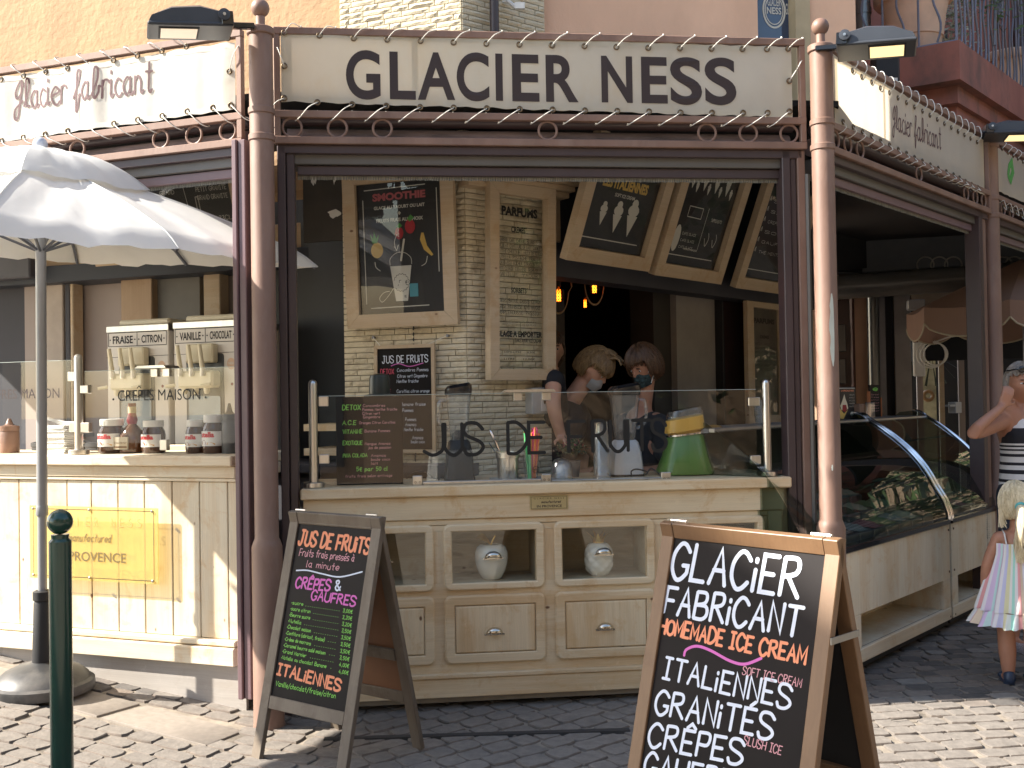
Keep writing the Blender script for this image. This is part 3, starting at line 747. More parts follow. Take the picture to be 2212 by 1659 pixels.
jamb(FRT, (2118, 2126, 2136), 600, .0, .1, .02, 2.74, (m_dark, m_brown))
mb = MB(); a = FRT.S(1752, 700, .05); mb.box(a, a+.02, .05, .08, .02, 2.62); partF(kiosk, 'door_jamb', mb, m_casing, FRT, smooth=False)
# posts
def post(x, y, z0=0):
    s0 = (x, y, 0)
    mb = MB(); mb.lathe([(.062,z0-.05),(.075,z0-.04),(.075,z0+.02),(.070,z0+.03),(.070,z0+.84),(.062,z0+.865),(.055,z0+.88),(.055,3.215)], 24, s0)
    p = kiosk.part('post', mb, m_brown)
    for z, r_, h in ((3.215,.064,.035),(2.845,.061,.032),(2.72,.061,.032)):
        mb = MB(); mb.lathe([(r_-.004,0),(r_,.004),(r_,h-.004),(r_-.004,h)], 24, (x,y,z)); kiosk.part('collar', mb, m_brown, parent=p)
    mb = MB(); mb.lathe([(.025,3.25),(.022,3.27),(.022,3.305)], 16, s0); mb.ball((x,y,3.345), .043, 24); kiosk.part('ball_finial', mb, m_brown, parent=p)
    return p
post(-1.145, 4.72); post(1.575, 5.08); p3 = at(2150, 866, 7.15); post(p3.x, p3.y)
# flaked paint patches on the right post
mb = MB()
for (px, py, h, w_) in ((1797, 713, .36, .017), (1796, 1010, .03, .006)):
    p = at(px, py, 5.04); n = 12
    ptsL = [(p.x-w_*(.3+.7*math.sin(math.pi*i/n)**.5)*random.uniform(.7,1.1), 0, p.z-h/2+h*i/n) for i in range(n+1)]
    def onpost(x, z): dx = max(-.054, min(.054, x-1.575)); return (1.575+dx*1.0, 5.08-math.sqrt(max(0,.0555**2-dx*dx))-.0015, z)
    V = []; 
    for i in range(n+1): V += [onpost(ptsL[i][0], ptsL[i][2]), onpost(p.x+w_*.45*math.sin(math.pi*i/n)**.4, ptsL[i][2])]
    mb.add(V, [(2*i,2*i+1,2*i+3,2*i+2) for i in range(n)])
kiosk.part('flaked_paint', mb, M('flaked_paint', (.55,.58,.52), .8))

# ================================================================ BANNERS
groms = {}
def banner(name, label, F, cornersL, cornersR, y, mat, gtop, gbot, gside, letters, seams=(), cord_dx=.075, cord_bx=-.08, folds=.006, nu=60):
    (xl, zt_l, zb_l), (xr, zt_r, zb_r) = cornersL, cornersR
    th = Th(name, label, 'banner', F, ((xl+xr)/2, y, (zb_l+zb_r)/2))
    ph = random.uniform(0, 6)
    def wave(s): return folds*(math.sin(s*9+ph)+.6*math.sin(s*23+1+ph)+.35*math.sin(s*41))
    def fn(u, v):
        s = xl+(xr-xl)*u; zt = zt_l+(zt_r-zt_l)*u; zb = zb_l+(zb_r-zb_l)*u
        sc = .0035*math.cos(u*(xr-xl)*2*math.pi/.135)
        z = zb+(zt-zb)*v+(sc*(abs(v-.5)*2)**3*(1 if v > .5 else -1))
        return (s, y+wave(s)*(1-.6*abs(v-.5)), z)
    mb = MB(); mb.grid(fn, nu, 8); th.part('cloth', mb, mat)
    def hem(u0, v0, u1, v1):
        mb = MB(); n = 40
        mb.grid(lambda a, b: (lambda p: (p[0], p[1]-.0012, p[2]))(fn(u0+(u1-u0)*a, v0+(v1-v0)*b)), n if u1-u0 > .2 else 1, 1 if v1-v0 < .3 else 8); return mb
    for q in ((0,.92,1,1),(0,0,1,.08),(0,.08,.02,.92),(.98,.08,1,.92)): th.part('hem', hem(*q), mat)
    for sx in seams:
        u = (sx-xl)/(xr-xl); th.part('seam', hem(u-.006,.08,u+.006,.92), mat)
    key = 'g'
    if key not in groms:
        mb = MB(); mb.torus((0,0,0), .012, .004, n=14, k=6); groms[key] = mb.mesh('grommet', m_brass)
    def gr(s, z): th.inst('grommet', groms[key], (s, y-.006, z))
    def cord(pts, r_=.0024): th.part('cord', MB().tube(catm(pts, 3), r_, 5), m_cord)
    for px, py in gtop:
        s, z = F.hit(px, py, y); gr(s, z)
        cord([(s, y-.004, z), (s+cord_dx*.5, y-.03, z+.035), (s+cord_dx, -.028, 3.30), (s+cord_dx+.004, -.005, 3.312), (s+cord_dx+.006, .02, 3.29), (s+cord_dx*.4, .02, z+.03), (s+.005, y+.01, z)])
    for px, py in gbot:
        s, z = F.hit(px, py, y); gr(s, z)
        cord([(s, y-.004, z), (s+cord_bx*.5, y-.03, z-.03), (s+cord_bx, -.03, 2.868), (s+cord_bx*1.3, -.005, 2.856), (s+cord_bx*1.2, .02, 2.87), (s, y+.02, 2.91)])
    for px, py, tx, tz in gside:
        s, z = F.hit(px, py, y); gr(s, z)
        cord([(s, y-.006, z), ((s+tx)/2, y-.02, (z+tz)/2), (tx, -.02, tz), (tx+.01*(1 if tx > s else -1), .0, tz)])
    def TB(x, z, l):
        u = (x-xl)/(xr-xl); zt = zt_l+(zt_r-zt_l)*u; zb = zb_l+(zb_r-zb_l)*u
        return (x, y+wave(x)*(1-.6*abs((z-zb)/(zt-zb)-.5))-.0022-l, z)
    for mb, mt in letters(TB):
        th.part('lettering', mb, mt, smooth=False)
    return th
Z2 = lambda x, y: (603+.2976*x, .2976*y); Z3 = lambda x, y: (1152+.2976*x, .2976*y)
yb = -.012
gt = [Z2(x, y) for x, y in ((38,238),(292,260),(540,280),(783,290),(1025,300),(1265,311),(1503,320),(1742,327),(1977,332))]+[Z3(x, y) for x, y in ((135,333),(370,338),(601,345),(832,351),(1061,355),(1290,357),(1515,359),(1692,360),(1846,357))]
gb = [Z2(x, y) for x, y in ((38,715),(278,745),(530,760),(778,771),(1023,780),(1266,784),(1507,789),(1745,794),(1983,798))]+[Z3(x, y) for x, y in ((139,798),(373,804),(607,808),(838,812),(1066,819),(1295,820),(1520,821),(1698,821),(1857,811))]
L0 = FC.hit(606, 67, yb); L1 = FC.hit(606, 219, yb); R0_ = FC.hit(1709, 102, yb); R1_ = FC.hit(1711.5, 254, yb)
def lets(T):
    mb = MB(); adv = {'G':(485,735),'L':(802,990),'A':(1005,1275),'C':(1288,1523),'I':(1570,1622),'E':(1690,1887)}
    out = []
    for ch, (a, b) in adv.items():
        s0, s1 = FC.S(Z2(a,0)[0], 165, yb), FC.S(Z2(b,0)[0], 165, yb); out.append((ch, s0, s1))
    for ch, a, b in (('R',90,325),('N',492,718),('E',782,972),('S',993,1222),('S',1243,1470)):
        out.append((ch, FC.S(Z3(a,0)[0], 165, yb), FC.S(Z3(b,0)[0], 165, yb)))
    zt = FC.Z(1152, 118, yb); zb_ = FC.Z(1152, 219.5, yb)
    for ch, s0, s1 in out:
        ov = .004 if ch in 'GCS' else 0
        block_text(mb, ch, s0, zb_-ov, s1-s0, zt-zb_+2*ov, T, .024 if ch != 'I' else 0)
    return [(mb, m_ink)]
banner('name_banner', 'large off-white banner reading GLACIER NESS laced above the middle opening', FC, (L0[0], L0[1], L1[1]), (R0_[0], R0_[1], R1_[1]), yb, m_banner, gt, gb,
       [(*Z2(38,482), cl+.02, 3.2), (*Z3(1855,590), cr-.02, 3.19)], lets, seams=[FC.S(Z2(985,0)[0],150,yb), FC.S(Z3(985,0)[0],150,yb)], folds=.003, nu=160)
Z1 = lambda x, y: (.2976*x, .2976*y)
gt = [Z1(x, y) for x, y in ((1660,280),(1358,340),(1180,373),(1003,407),(830,440),(660,473),(497,498),(338,523),(178,553),(15,580),(-150,606),(-320,632))]
gb = [Z1(x, y) for x, y in ((1680,765),(1550,783),(1365,810),(1182,842),(1005,870),(832,898),(662,925),(497,950),(333,975),(175,998),(18,1022),(-140,1045))]
q0 = FL.hit(-150, 190, yb); q1 = FL.hit(-150, 328, yb); q2 = FL.hit(506.5, 91, yb); q3 = FL.hit(508, 236, yb)
def letsL(T):
    mb = MB(); s0, z0 = FL.hit(Z1(95,800)[0], Z1(95,800)[1], yb); s1, z1 = FL.hit(Z1(1095,665)[0], Z1(1095,665)[1], yb)
    h = .15; sl = (z1-z0)/(s1-s0); T2 = lambda x, z, l: T(x, z+sl*(x-s0), l)
    stroke_text(mb, 'Glacier fabricant', s0, z0, h, T2, wd=.075, width=s1-s0, gap=.10, shear=.05, font=CUR)
    return [(mb, m_inkp)]
banner('side_banner', 'sunlit white banner with cursive Glacier fabricant laced above the left counter', FL, (q0[0], q0[1], q1[1]), (q2[0], q2[1], q3[1]), yb, m_bannerL, gt, gb,
       [(*Z1(1670,520), FL.S(520,150), 3.22)], letsL, seams=[FL.S(Z1(570,0)[0],220,yb)], cord_dx=-.075, cord_bx=.08, folds=.009, nu=260)
Z4 = lambda x, y: (1645.8+.25604*x, .25604*y)
gt = [Z4(x, y) for x, y in ((755,600),(833,650),(917,695),(990,745),(1068,785),(1140,828),(1212,868),(1280,905),(1347,940),(1410,975),(1472,1010),(1532,1045),(1590,1078),(1648,1110),(1702,1140),(1753,1170),(1808,1200))]
gb = [Z4(x, y) for x, y in ((677,1030),(762,1072),(840,1110),(918,1150),(994,1190),(1070,1225),(1143,1262),(1213,1295),(1280,1330),(1347,1360),(1414,1392),(1480,1420),(1548,1448),(1610,1475),(1660,1500),(1712,1530),(1762,1555),(1815,1580))]
q0 = FRT.hit(1799, 118, yb); q1 = FRT.hit(1799, 270, yb); q2 = FRT.hit(2124, 302, yb); q3 = FRT.hit(2124.5, 421, yb)
def letsR(T):
    mb = MB(); s0, z0 = FRT.hit(*Z4(1090,1085), yb); s1, z1 = FRT.hit(*Z4(1500,1262), yb)
    T2 = lambda x, z, l: T(x, z+(z1-z0)/(s1-s0)*(x-s0), l)
    stroke_text(mb, 'Glacier fabricant', s0, z0, .135, T2, wd=.07, width=s1-s0, gap=.10, shear=.06, font=CUR)
    return [(mb, m_inkp)]
banner('side_banner', 'cream backlit banner with cursive Glacier fabricant laced above the glass ice cream cases', FRT, (q0[0], q0[1], q1[1]), (q2[0], q2[1], q3[1]), yb, m_bannerR, gt, gb,
       [], letsR, seams=[FRT.S(*Z4(1030,900), yb), FRT.S(*Z4(1280,1000), yb)], cord_dx=.03, cord_bx=-.03, folds=.003, nu=160)
q0 = FRT.hit(2154, 322, yb); q1 = FRT.hit(2154, 440, yb)
def letsR2(T):
    mb = MB(); s, z = FRT.hit(2183, 375, yb); mb.M = Matrix.Identity(4)
    ribbon(mb, [(s-.05, z-.02),(s-.02, z+.05),(s+.03, z+.09),(s+.05, z+.02),(s, z-.05),(s-.05,z-.02)], .05, T); return [(mb, m_prg)]
banner('side_banner', 'far cream banner with a small green mark beyond the third post at the right edge', FRT, (q0[0], 3.24, 2.93), (q0[0]+2.2, 3.24, 2.93), yb, m_bannerR,
       [(2163,322),(2176,330),(2187,337),(2197,343),(2208,350)], [(2166,446),(2180,452),(2193,459),(2205,466)], [], letsR2, cord_dx=.03, cord_bx=-.03, folds=.003, nu=30)
# ================================================================ MIDDLE COUNTER
CT = FC.Z(1152, 1043.5)           # counter-top height
sl0, sl1 = FC.S(650, 1055), FC.S(1706, 1040)
cnt = Th('wooden_counter', 'whitewashed pine serving counter with niches and drawers in the middle opening', 'counter', FC, (0, .3, 0))
mb = MB(); mb.box(sl0, sl1, -.03, .62, CT-.052, CT, .006); cnt.part('countertop', mb, m_wx)
mb = MB(); mb.box(sl0+.01, sl1-.03, .0, .6, CT-.165, CT-.054, .003); cnt.part('apron_board', mb, m_wx)
mb = MB(); mb.box(sl0+.01, sl1-.03, .012, .03, CT-.195, CT-.167, .004); cnt.part('moulding', mb, m_wx)
zq = lambda py: FC.Z(1152, py)
# corner stile with mitre on the right
e0, e1 = FC.S(1662, 1200), FC.S(1692, 1200)
mb = MB(); mb.box(e0, e1, .004, .03, zq(1500), CT-.167, .004); cnt.part('stile', mb, m_wz)
mb = MB(); mb.box(e1+.002, sl1-.004, .03, .6, .03, CT-.056); cnt.part('side_board', mb, m_wz)
cols_ = [720, 959, 1198, 1437]
zN0, zN1, zD0, zD1 = zq(1270), zq(1128), zq(1427), zq(1281)
def rrect(x0, x1, z0, z1, r, n=5):
    P = []
    for cx, cz, a0 in ((x1-r, z0+r, -90), (x1-r, z1-r, 0), (x0+r, z1-r, 90), (x0+r, z0+r, 180)):
        for i in range(n+1):
            a = R(a0+90*i/n); P.append((cx+r*math.cos(a), cz+r*math.sin(a)))
    return P
def plate(mb, outer, inner, y0, y1, ch=.006):
    "frame between two same-count outlines, chamfered front edge; inner None = closed panel"
    n = len(outer); cx = sum(p[0] for p in outer)/n; cz = sum(p[1] for p in outer)/n
    def shr(P, d):
        return [(p[0]-d*(1 if p[0] > cx else -1), p[1]-d*(1 if p[1] > cz else -1)) for p in P]
    rings = [(outer, y1), (outer, y0+ch), (shr(outer, ch), y0)]
    if inner: rings += [(shr(inner, -ch*.6), y0), (inner, y0+ch*.6), (inner, y1)]
    V = []; F = []
    for P, y in rings: V += [(p[0], y, p[1]) for p in P]
    for k in range(len(rings)-1):
        for i in range(n): F.append((k*n+i, k*n+(i+1) % n, (k+1)*n+(i+1) % n, (k+1)*n+i))
    if not inner: F.append(tuple(2*n+i for i in range(n)))
    mb.add(V, F)
def cup_pull(w=.085, h=.036, d=.026):
    mb = MB()
    def fn(u, v):
        a = math.pi*u; b = v*math.pi/2
        return (-w/2*math.cos(a)*(math.cos(b)*.25+.75 if v < 1 else .75), -d*math.sin(b)*math.sin(a)**.6-.001, h*math.sin(a)**.8*(1-.25*math.sin(b))*(1-v*.35)-.002 if False else h*math.sin(a)*math.cos(b*.75))
    mb.grid(fn, 14, 7)
    mb.add([(-w/2-.006, -.0015, -.004), (w/2+.006, -.0015, -.004), (w/2+.006, -.0015, .004), (-w/2-.006, -.0015, .004)], [(0,1,2,3)])
    return mb.mesh('cup_pull', M('nickel', (.62,.58,.50), .22, 1, var=.05), ang=60)
pull = cup_pull()
# carcass face: boards between niches
xA, xB = sl0+.012, e0-.002
zt_ = CT-.197
zb_ = zq(1452)
vb = [xA]+sum([[FC.S(px+16, 1200), FC.S(px+200, 1200)] for px in cols_], [])
def face(x0, x1, z0, z1, m_): 
    mb = MB(); mb.box(x0, x1, .012, .028, z0, z1); cnt.part('face_board', mb, m_, smooth=False)
nz0, nz1 = zN0+.035, zN1-.035
face(xA, xB, nz1+.001, zt_, m_wx); face(xA, xB, zb_, nz0-.001, m_wx)
prev = xA
for px in cols_:
    a, b = FC.S(px+18, 1200), min(xB, FC.S(px+198, 1200))
    if a > prev: face(prev, a, nz0, nz1, m_wz)
    prev = b
if prev < xB: face(prev, xB, nz0, nz1, m_wz)
for i, px in enumerate(cols_):
    x0, x1 = FC.S(px, 1200), FC.S(px+217, 1200); xi0, xi1 = FC.S(px+16, 1200), FC.S(px+200, 1200)
    x1 = min(x1, e0-.004); xi1 = min(xi1, x1-.03)
    mb = MB(); O_ = rrect(x0, x1, zN0, zN1, .03); I_ = rrect(xi0, xi1, zN0+.035, zN1-.035, .0015)
    plate(mb, O_, I_, -.008, .013, .007); nf = cnt.part('niche_frame', mb, m_wx)
    mb = MB(); d = .30
    mb.add([(xi0,.013,nz0),(xi1,.013,nz0),(xi1,.013,nz1),(xi0,.013,nz1),(xi0,d,nz0),(xi1,d,nz0),(xi1,d,nz1),(xi0,d,nz1)], [(0,1,5,4),(1,2,6,5),(2,3,7,6),(3,0,4,7),(4,5,6,7)])
    cnt.part('niche_box', mb, wood('niche_wood', 'x', (.52,.43,.30), (.42,.28,.15), True, .5) if i == 0 else bpy.data.materials['niche_wood'], smooth=False)
    mb = MB(); mb.box(xi0, xi1, .008, .011, nz0, nz1); cnt.part('glass_pane', mb, m_glassp, parent=nf, smooth=False)
    cnt.inst('handle', pull, (FC.S(px+107, 1205), .006, zq(1203)), parent=nf) if False else None
    h = bpy.data.objects.new('handle', pull); COL.objects.link(h); h.parent = nf; h.location = Vector((FC.S(px+107, 1205), .006, zq(1204)))-cnt.base
    mb = MB(); O_ = rrect(x0, x1, zD0, zD1, .03); plate(mb, O_, rrect(x0+.048, x1-.048, zD0+.048, zD1-.048, .004), -.008, .012, .007)
    dr = cnt.part('drawer_front', mb, m_wx)
    mb = MB(); plate(mb, rrect(x0+.051, x1-.051, zD0+.051, zD1-.051, .004), None, -.007, .012, .006); cnt.part('drawer_panel', mb, m_wz, parent=dr)
    h = bpy.data.objects.new('handle', pull); COL.objects.link(h); h.parent = dr; h.location = Vector((FC.S(px+109, 1360), -.008, zq(1366)))-cnt.base
mb = MB(); mb.box(xA, e1, -.012, .03, zq(1457), zq(1447), .004); cnt.part('skirting_moulding', mb, m_wx)
mb = MB(); mb.box(xA, e1, -.004, .03, zq(1498), zq(1457)-.002, .003); cnt.part('bottom_board', mb, m_wx)
mb = MB(); mb.box(xA+.05, e1, .035, .6, .035, zq(1498)-.001); cnt.part('plinth', mb, M('grey_plinth', (.26,.23,.19), .8, var=.15, vs=8), smooth=False)
# small brass plaque
q = FC.rect(1144.6, 1070, 1226.5, 1100, -.004)
mb = MB(); mb.box(q[0], q[1], -.006, -.001, q[2], q[3], .001); pq = cnt.part('plaque', mb, M('brass_plaque', (.55,.47,.26), .3, .6, var=.05), label='small brass plaque reading IN PROVENCE')
mb = MB(); T = TF(-.006); W_ = q[1]-q[0]; H_ = q[3]-q[2]
for z in (.06, .92): ribbon(mb, [(q[0]+.006, q[2]+H_*z), (q[1]-.006, q[2]+H_*z)], .0018, T)
for x in (.03, .97): ribbon(mb, [(q[0]+W_*x, q[2]+.005), (q[0]+W_*x, q[3]-.005)], .0018, T)
block_text(mb, 'G L A C I E R   N E S S', q[0]+W_*.10, q[2]+H_*.74, W_*.8, H_*.11, T)
stroke_text(mb, 'manufactured', q[0]+W_*.30, q[2]+H_*.46, H_*.16, T, .2, W_*.5, shear=.3)
block_text(mb, 'IN PROVENCE', q[0]+W_*.18, q[2]+H_*.14, W_*.66, H_*.18, T, .02); cnt.part('lettering', mb, m_ink, parent=pq, smooth=False)

# ceramic ornaments
def niche_floor(i): return nz0
m_porc = M('white_porcelain', (.74,.72,.64), .12, var=.02, coat=.4)
s_, z_ = FC.S(1062, 1245, .1), nz0
ap = Th('ceramic_apple', 'white ceramic apple with golden leaf in the lit niche left of the pineapple', 'ornament', FC, (s_, .1, z_))
k = .083
mb = MB(); mb.lathe([(k*.5,.0),(k*.62,.006),(k*.80,.035),(k*.95,.072),(k*1.0,.105),(k*.98,.132),(k*.87,.157),(k*.66,.171),(k*.42,.172),(k*.2,.162),(k*.04,.148)], 32, (s_,.1,z_)); ap.part('apple_body', mb, m_porc, ang=80)
mb = MB(); mb.tube(catm([(s_,.1,z_+.155),(s_+.004,.1,z_+.18),(s_+.02,.1,z_+.212)]), [.004]*13, 8); ap.part('stalk', mb, m_gold)
mb = MB(); mb.grid(lambda u, v: (s_+.002-.075*u, .1-.004*math.sin(u*3)+(v-.5)*.02*math.sin(math.pi*u), z_+.165+.045*math.sin(u*2.2)+(v-.5)*.034*math.sin(math.pi*u)), 10, 4); ap.part('leaf', mb, m_gold, ang=90)
s_ = FC.S(1294, 1240, .1)
pn = Th('ceramic_pineapple', 'white ceramic pineapple with golden crown in the niche right of the apple', 'ornament', FC, (s_, .1, z_))
mb = MB()
def pine(u, v):
    a = 2*math.pi*u; t = v
    r = .068*(1-abs(2*t-1)**3.2*.42)
    c = abs(math.sin(a*4+t*10))*abs(math.sin(a*4-t*10)); r += .006*c**.5
    return (s_+r*math.cos(a), .1+r*math.sin(a), z_+.002+.158*t)
mb.grid(pine, 72, 30); mb.lathe([(.04,0),(.04,.003)], 20, (s_,.1,z_)); mb.lathe([(.041,.158),(.02,.163),(.002,.165)], 20, (s_,.1,z_)); pn.part('pineapple_body', mb, m_porc, ang=80)
for i in range(7):
    a = i*2*math.pi/7; mb = MB()
    mb.grid(lambda u, v: (s_+math.cos(a)*(.02+.042*u*u)-math.sin(a)*(v-.5)*.034*(1-u*.85), .1+math.sin(a)*(.02+.042*u*u)+math.cos(a)*(v-.5)*.034*(1-u*.85), z_+.158+.055*u), 5, 3)
    pn.part('crown_leaf', mb, m_gold, ang=90)

# ================================================================ LEFT COUNTER
LT = FL.Z(250, 984)
lc = Th('wooden_counter', 'limed plank crepe counter on the left, half in the parasol shadow', 'counter', FL, (-1.3, .3, .1))
xr_ = FL.S(511, 1250)
xl_ = -4.2
mb = MB(); mb.box(xl_, xr_, -.035, .55, LT-.05, LT, .006); lc.part('countertop', mb, m_wxl)
zl = lambda py, px=250: FL.Z(px, py)
mb = MB(); mb.box(xl_, xr_, -.004, .4, zl(1030), LT-.052, .003); lc.part('apron_board', mb, m_wxl)
mb = MB(); mb.box(xl_, xr_, .001, .02, zl(1038), zl(1030)-.002, .003); lc.part('moulding', mb, m_wxl)
edges = [FL.S(p, 1300) for p in (38.7,90,143,196,253.6,311,370.5,430,491)]; 
st_ = edges[1]-edges[0]; edges = [edges[0]-st_*k for k in range(14, 0, -1)]+edges+[xr_]
pz0, pz1 = FL.Z(300, 1368), zl(1038)-.002
for a, b in zip(edges[:-1], edges[1:]):
    mb = MB(); mb.box(a+.0025, b-.0025, .012+random.uniform(-.001,.001), .03, pz0, pz1, .003); lc.part('plank', mb, m_wzl)
mb = MB(); mb.box(xl_, xr_, .022, .05, pz0, pz1); lc.part('backing', mb, m_walld, smooth=False)
mb = MB(); mb.box(xl_, xr_, -.02, .03, FL.Z(300,1381), FL.Z(300,1368)-.002, .006); lc.part('skirting_moulding', mb, m_wxl)
sz0 = FL.Z(300, 1420)
mb = MB(); mb.box(xl_, xr_, -.032, .03, sz0, FL.Z(300,1383), .004); lc.part('bottom_board', mb, m_wxl)
mb = MB()
n = 30
P = [(xl_, sz0-.002)]+[(FL.S(510,1500)+.05, sz0-.002)]
bot = []
for i in range(n+1):
    s = FL.S(510,1500)+.05+(xl_-FL.S(510,1500)-.05)*i/n; p = FL.w(s, .03, 0); bot.append((s, min(sz0-.004, gz(p.x, p.y)+.004)))
mb.prism(P+bot, .01, .03); lc.part('infill_board', mb, m_wgrey, smooth=False)
# yellow acrylic plaque on stand-offs
p0 = FL.hit(66, 1091, -.03); p1 = FL.hit(344, 1262, -.03); pz1_ = FL.hit(335, 1098, -.03)[1]
mq, ntq, bq, oq = newmat('yellow_acrylic'); bq.inputs['Base Color'].default_value = (.78,.68,.34,1); bq.inputs['Roughness'].default_value = .12
trq = _n(ntq, 'ShaderNodeBsdfTransparent'); trq.inputs[0].default_value = (.96,.89,.62,1); mxq = _n(ntq, 'ShaderNodeMixShader'); mxq.inputs[0].default_value = .72
ntq.links.new(bq.outputs[0], mxq.inputs[1]); ntq.links.new(trq.outputs[0], mxq.inputs[2]); ntq.links.new(mxq.outputs[0], oq.inputs[0])
mb = MB(); mb.box(p0[0], p1[0], -.036, -.031, p1[1], pz1_); pl = lc.part('acrylic_plaque', mb, mq, label='see-through yellow plaque reading IN PROVENCE', smooth=False)
W_, H_ = p1[0]-p0[0], pz1_-p1[1]; T = TF(-.037)
mb = MB()
for z in (.04, .96): ribbon(mb, [(p0[0]+W_*.03, p1[1]+H_*z), (p0[0]+W_*.97, p1[1]+H_*z)], .003, T)
for x in (.03, .97): ribbon(mb, [(p0[0]+W_*x, p1[1]+H_*.04), (p0[0]+W_*x, p1[1]+H_*.96)], .003, T)
lc.part('border_line', mb, m_ink, parent=pl, smooth=False); mb = MB()
block_text(mb, 'IN PROVENCE', p0[0]+W_*.20, p1[1]+H_*.26, W_*.56, H_*.13, T, .01)
lc.part('lettering', mb, M('bronze_letters', (.16,.12,.05), .5), parent=pl, smooth=False); mb = MB()
stroke_text(mb, 'manufactured', p0[0]+W_*.31, p1[1]+H_*.53, H_*.10, T, .13, W_*.33, shear=.3)
lc.part('lettering', mb, M('bronze_lettering', (.16,.12,.05), .5), parent=pl, smooth=False)
mb = MB(); m_pale_l = M('pale_lettering', (.42,.36,.14), .5)
for i, ch in enumerate('GLACIER NESS'):
    if ch != ' ': mb = MB(); block_text(mb, ch, p0[0]+W_*(.12+.066*i), p1[1]+H_*.74, W_*(.03 if ch != 'I' else .006), H_*.12, T, -.012); lc.part('faint_letter', mb, m_pale_l, parent=pl, smooth=False)
for x in (.03,.48,.96):
    for z in (.04,.96):
        mb = MB(); mb.lathe([(.007,0),(.007,.006),(.004,.009)], 12); mb.v = [Vector((v.x+p0[0]+W_*x, -.036-v.z, v.y+p1[1]+H_*z)) for v in mb.v]; lc.part('stud', mb, m_steel, parent=pl)

# ================================================================ GLASS SCREENS
def steel_post(th, F, px, pyb, ytop_px, y, zbase, r=.021):
    s = F.S(px, pyb, y); zt = F.Z(px, ytop_px, y)
    mb = MB(); mb.lathe([(r,zbase+.02),(r,zt-r),(r*.85,zt-r*.45),(r*.5,zt-r*.12),(.001,zt)], 20, (s,y,0)); p = th.part('post', mb, m_steel)
    mb = MB(); mb.lathe([(.047,0),(.052,.003),(.052,.024),(.048,.027),(.02,.027)], 28, (s,y,zbase)); th.part('flange', mb, m_steel, parent=p); return s, p
def clamp(th, F, px0, py0, px1, py1, y, parent=None, screws=False):
    q = F.rect(px0, py0, px1, py1, y-.014); mb = MB(); mb.box(q[0], q[1], y-.014, y+.014, q[2], q[3], .003); c = th.part('clamp', mb, m_steel, parent=parent)
    if screws:
        for f in (.3, .75):
            mb = MB(); x = q[0]+(q[1]-q[0])*f; z = q[2]+(q[3]-q[2])*.35
            mb.torus((x, y-.0145, z), .0045, .0012, n=10, k=5); th.part('screw', mb, m_brass, parent=c)
yg = .06
gs = Th('glass_screen', 'glass screen lettered JUS DE FRUITS on steel posts along the middle counter', 'screen', FC, (0, yg, CT))
sa, pA = steel_post(gs, FC, 677, 950, 820, yg, CT); sb, pB = steel_post(gs, FC, 1656, 930, 818.6, yg, CT)
g0, g1 = FC.S(691, 940, yg), FC.S(1634, 940, yg); gz0, gz1 = FC.Z(1152, 1035, yg), FC.Z(1152, 849, yg)
gm_ = FC.S(1180, 940, yg)
for a, b in ((g0, gm_-.002), (gm_+.002, g1)):
    mb = MB(); mb.box(a, b, yg-.004, yg+.004, gz0, gz1); gs.part('glass_panel', mb, m_glass, smooth=False)
    mb = MB(); mb.box(a, b, yg-.0042, yg+.0042, gz1+.0002, gz1+.0022); gs.part('polished_edge', mb, flat('glass_edge', (.45,.52,.50), .2), smooth=False)
for q in ((688,856,709,878),(689,982,711,1002),(1617,858,1642,877),(1622,984,1644,1003)): clamp(gs, FC, *q, yg)
for q in ((891,1028,912.5,1049),(1170,1024,1190.7,1043),(1429,1020,1449.6,1042)): clamp(gs, FC, *q, yg, screws=True)
mb = MB(); mb.box(FC.S(913,1040,yg), FC.S(1169,1040,yg), yg-.016, yg+.016, CT+.001, CT+.016, .002); gs.part('channel', mb, m_steel)
mb = MB(); mb.box(FC.S(1192,1040,yg), FC.S(1428,1040,yg), yg-.016, yg+.016, CT+.001, CT+.008, .002); gs.part('channel', mb, m_steel)
mb = MB(); T = TF(yg-.005); zt, zb = FC.Z(1152, 912, yg), FC.Z(1152, 978, yg)
for ch, a, b in (('J',915,957),('U',961,998),('S',1002,1043),('D',1097,1136),('E',1142,1176),('F',1228,1262),('R',1286,1318),('U',1320,1363),('|',1368,1369),('T',1375,1410),('S',1396,1436)):
    if ch == 'T': a, b = 1366, 1406
    if ch == '|': a, b = 1356, 1357
    if ch == 'U' and a > 1300: a, b = 1318, 1350
    if ch == 'S' and a > 1300: a, b = 1408, 1438
    if ch == 'R': a, b = 1280, 1312
    s0, s1 = FC.S(a, 945, yg), FC.S(b, 945, yg)
    if ch == '|': ribbon(mb, [(s0, zb),(s0, zt)], .017, T)
    elif ch == 'J': ribbon(mb, _cat([(s1, zt),(s1, zb+.04),(s1-.02, zb+.01),(s0+.04, zb),(s0, zb+.02)]), .017, T)
    else: stroke_text(mb, ch, s0, zb, zt-zb, T, .115, s1-s0)
gs.part('lettering', mb, m_prk, smooth=False)
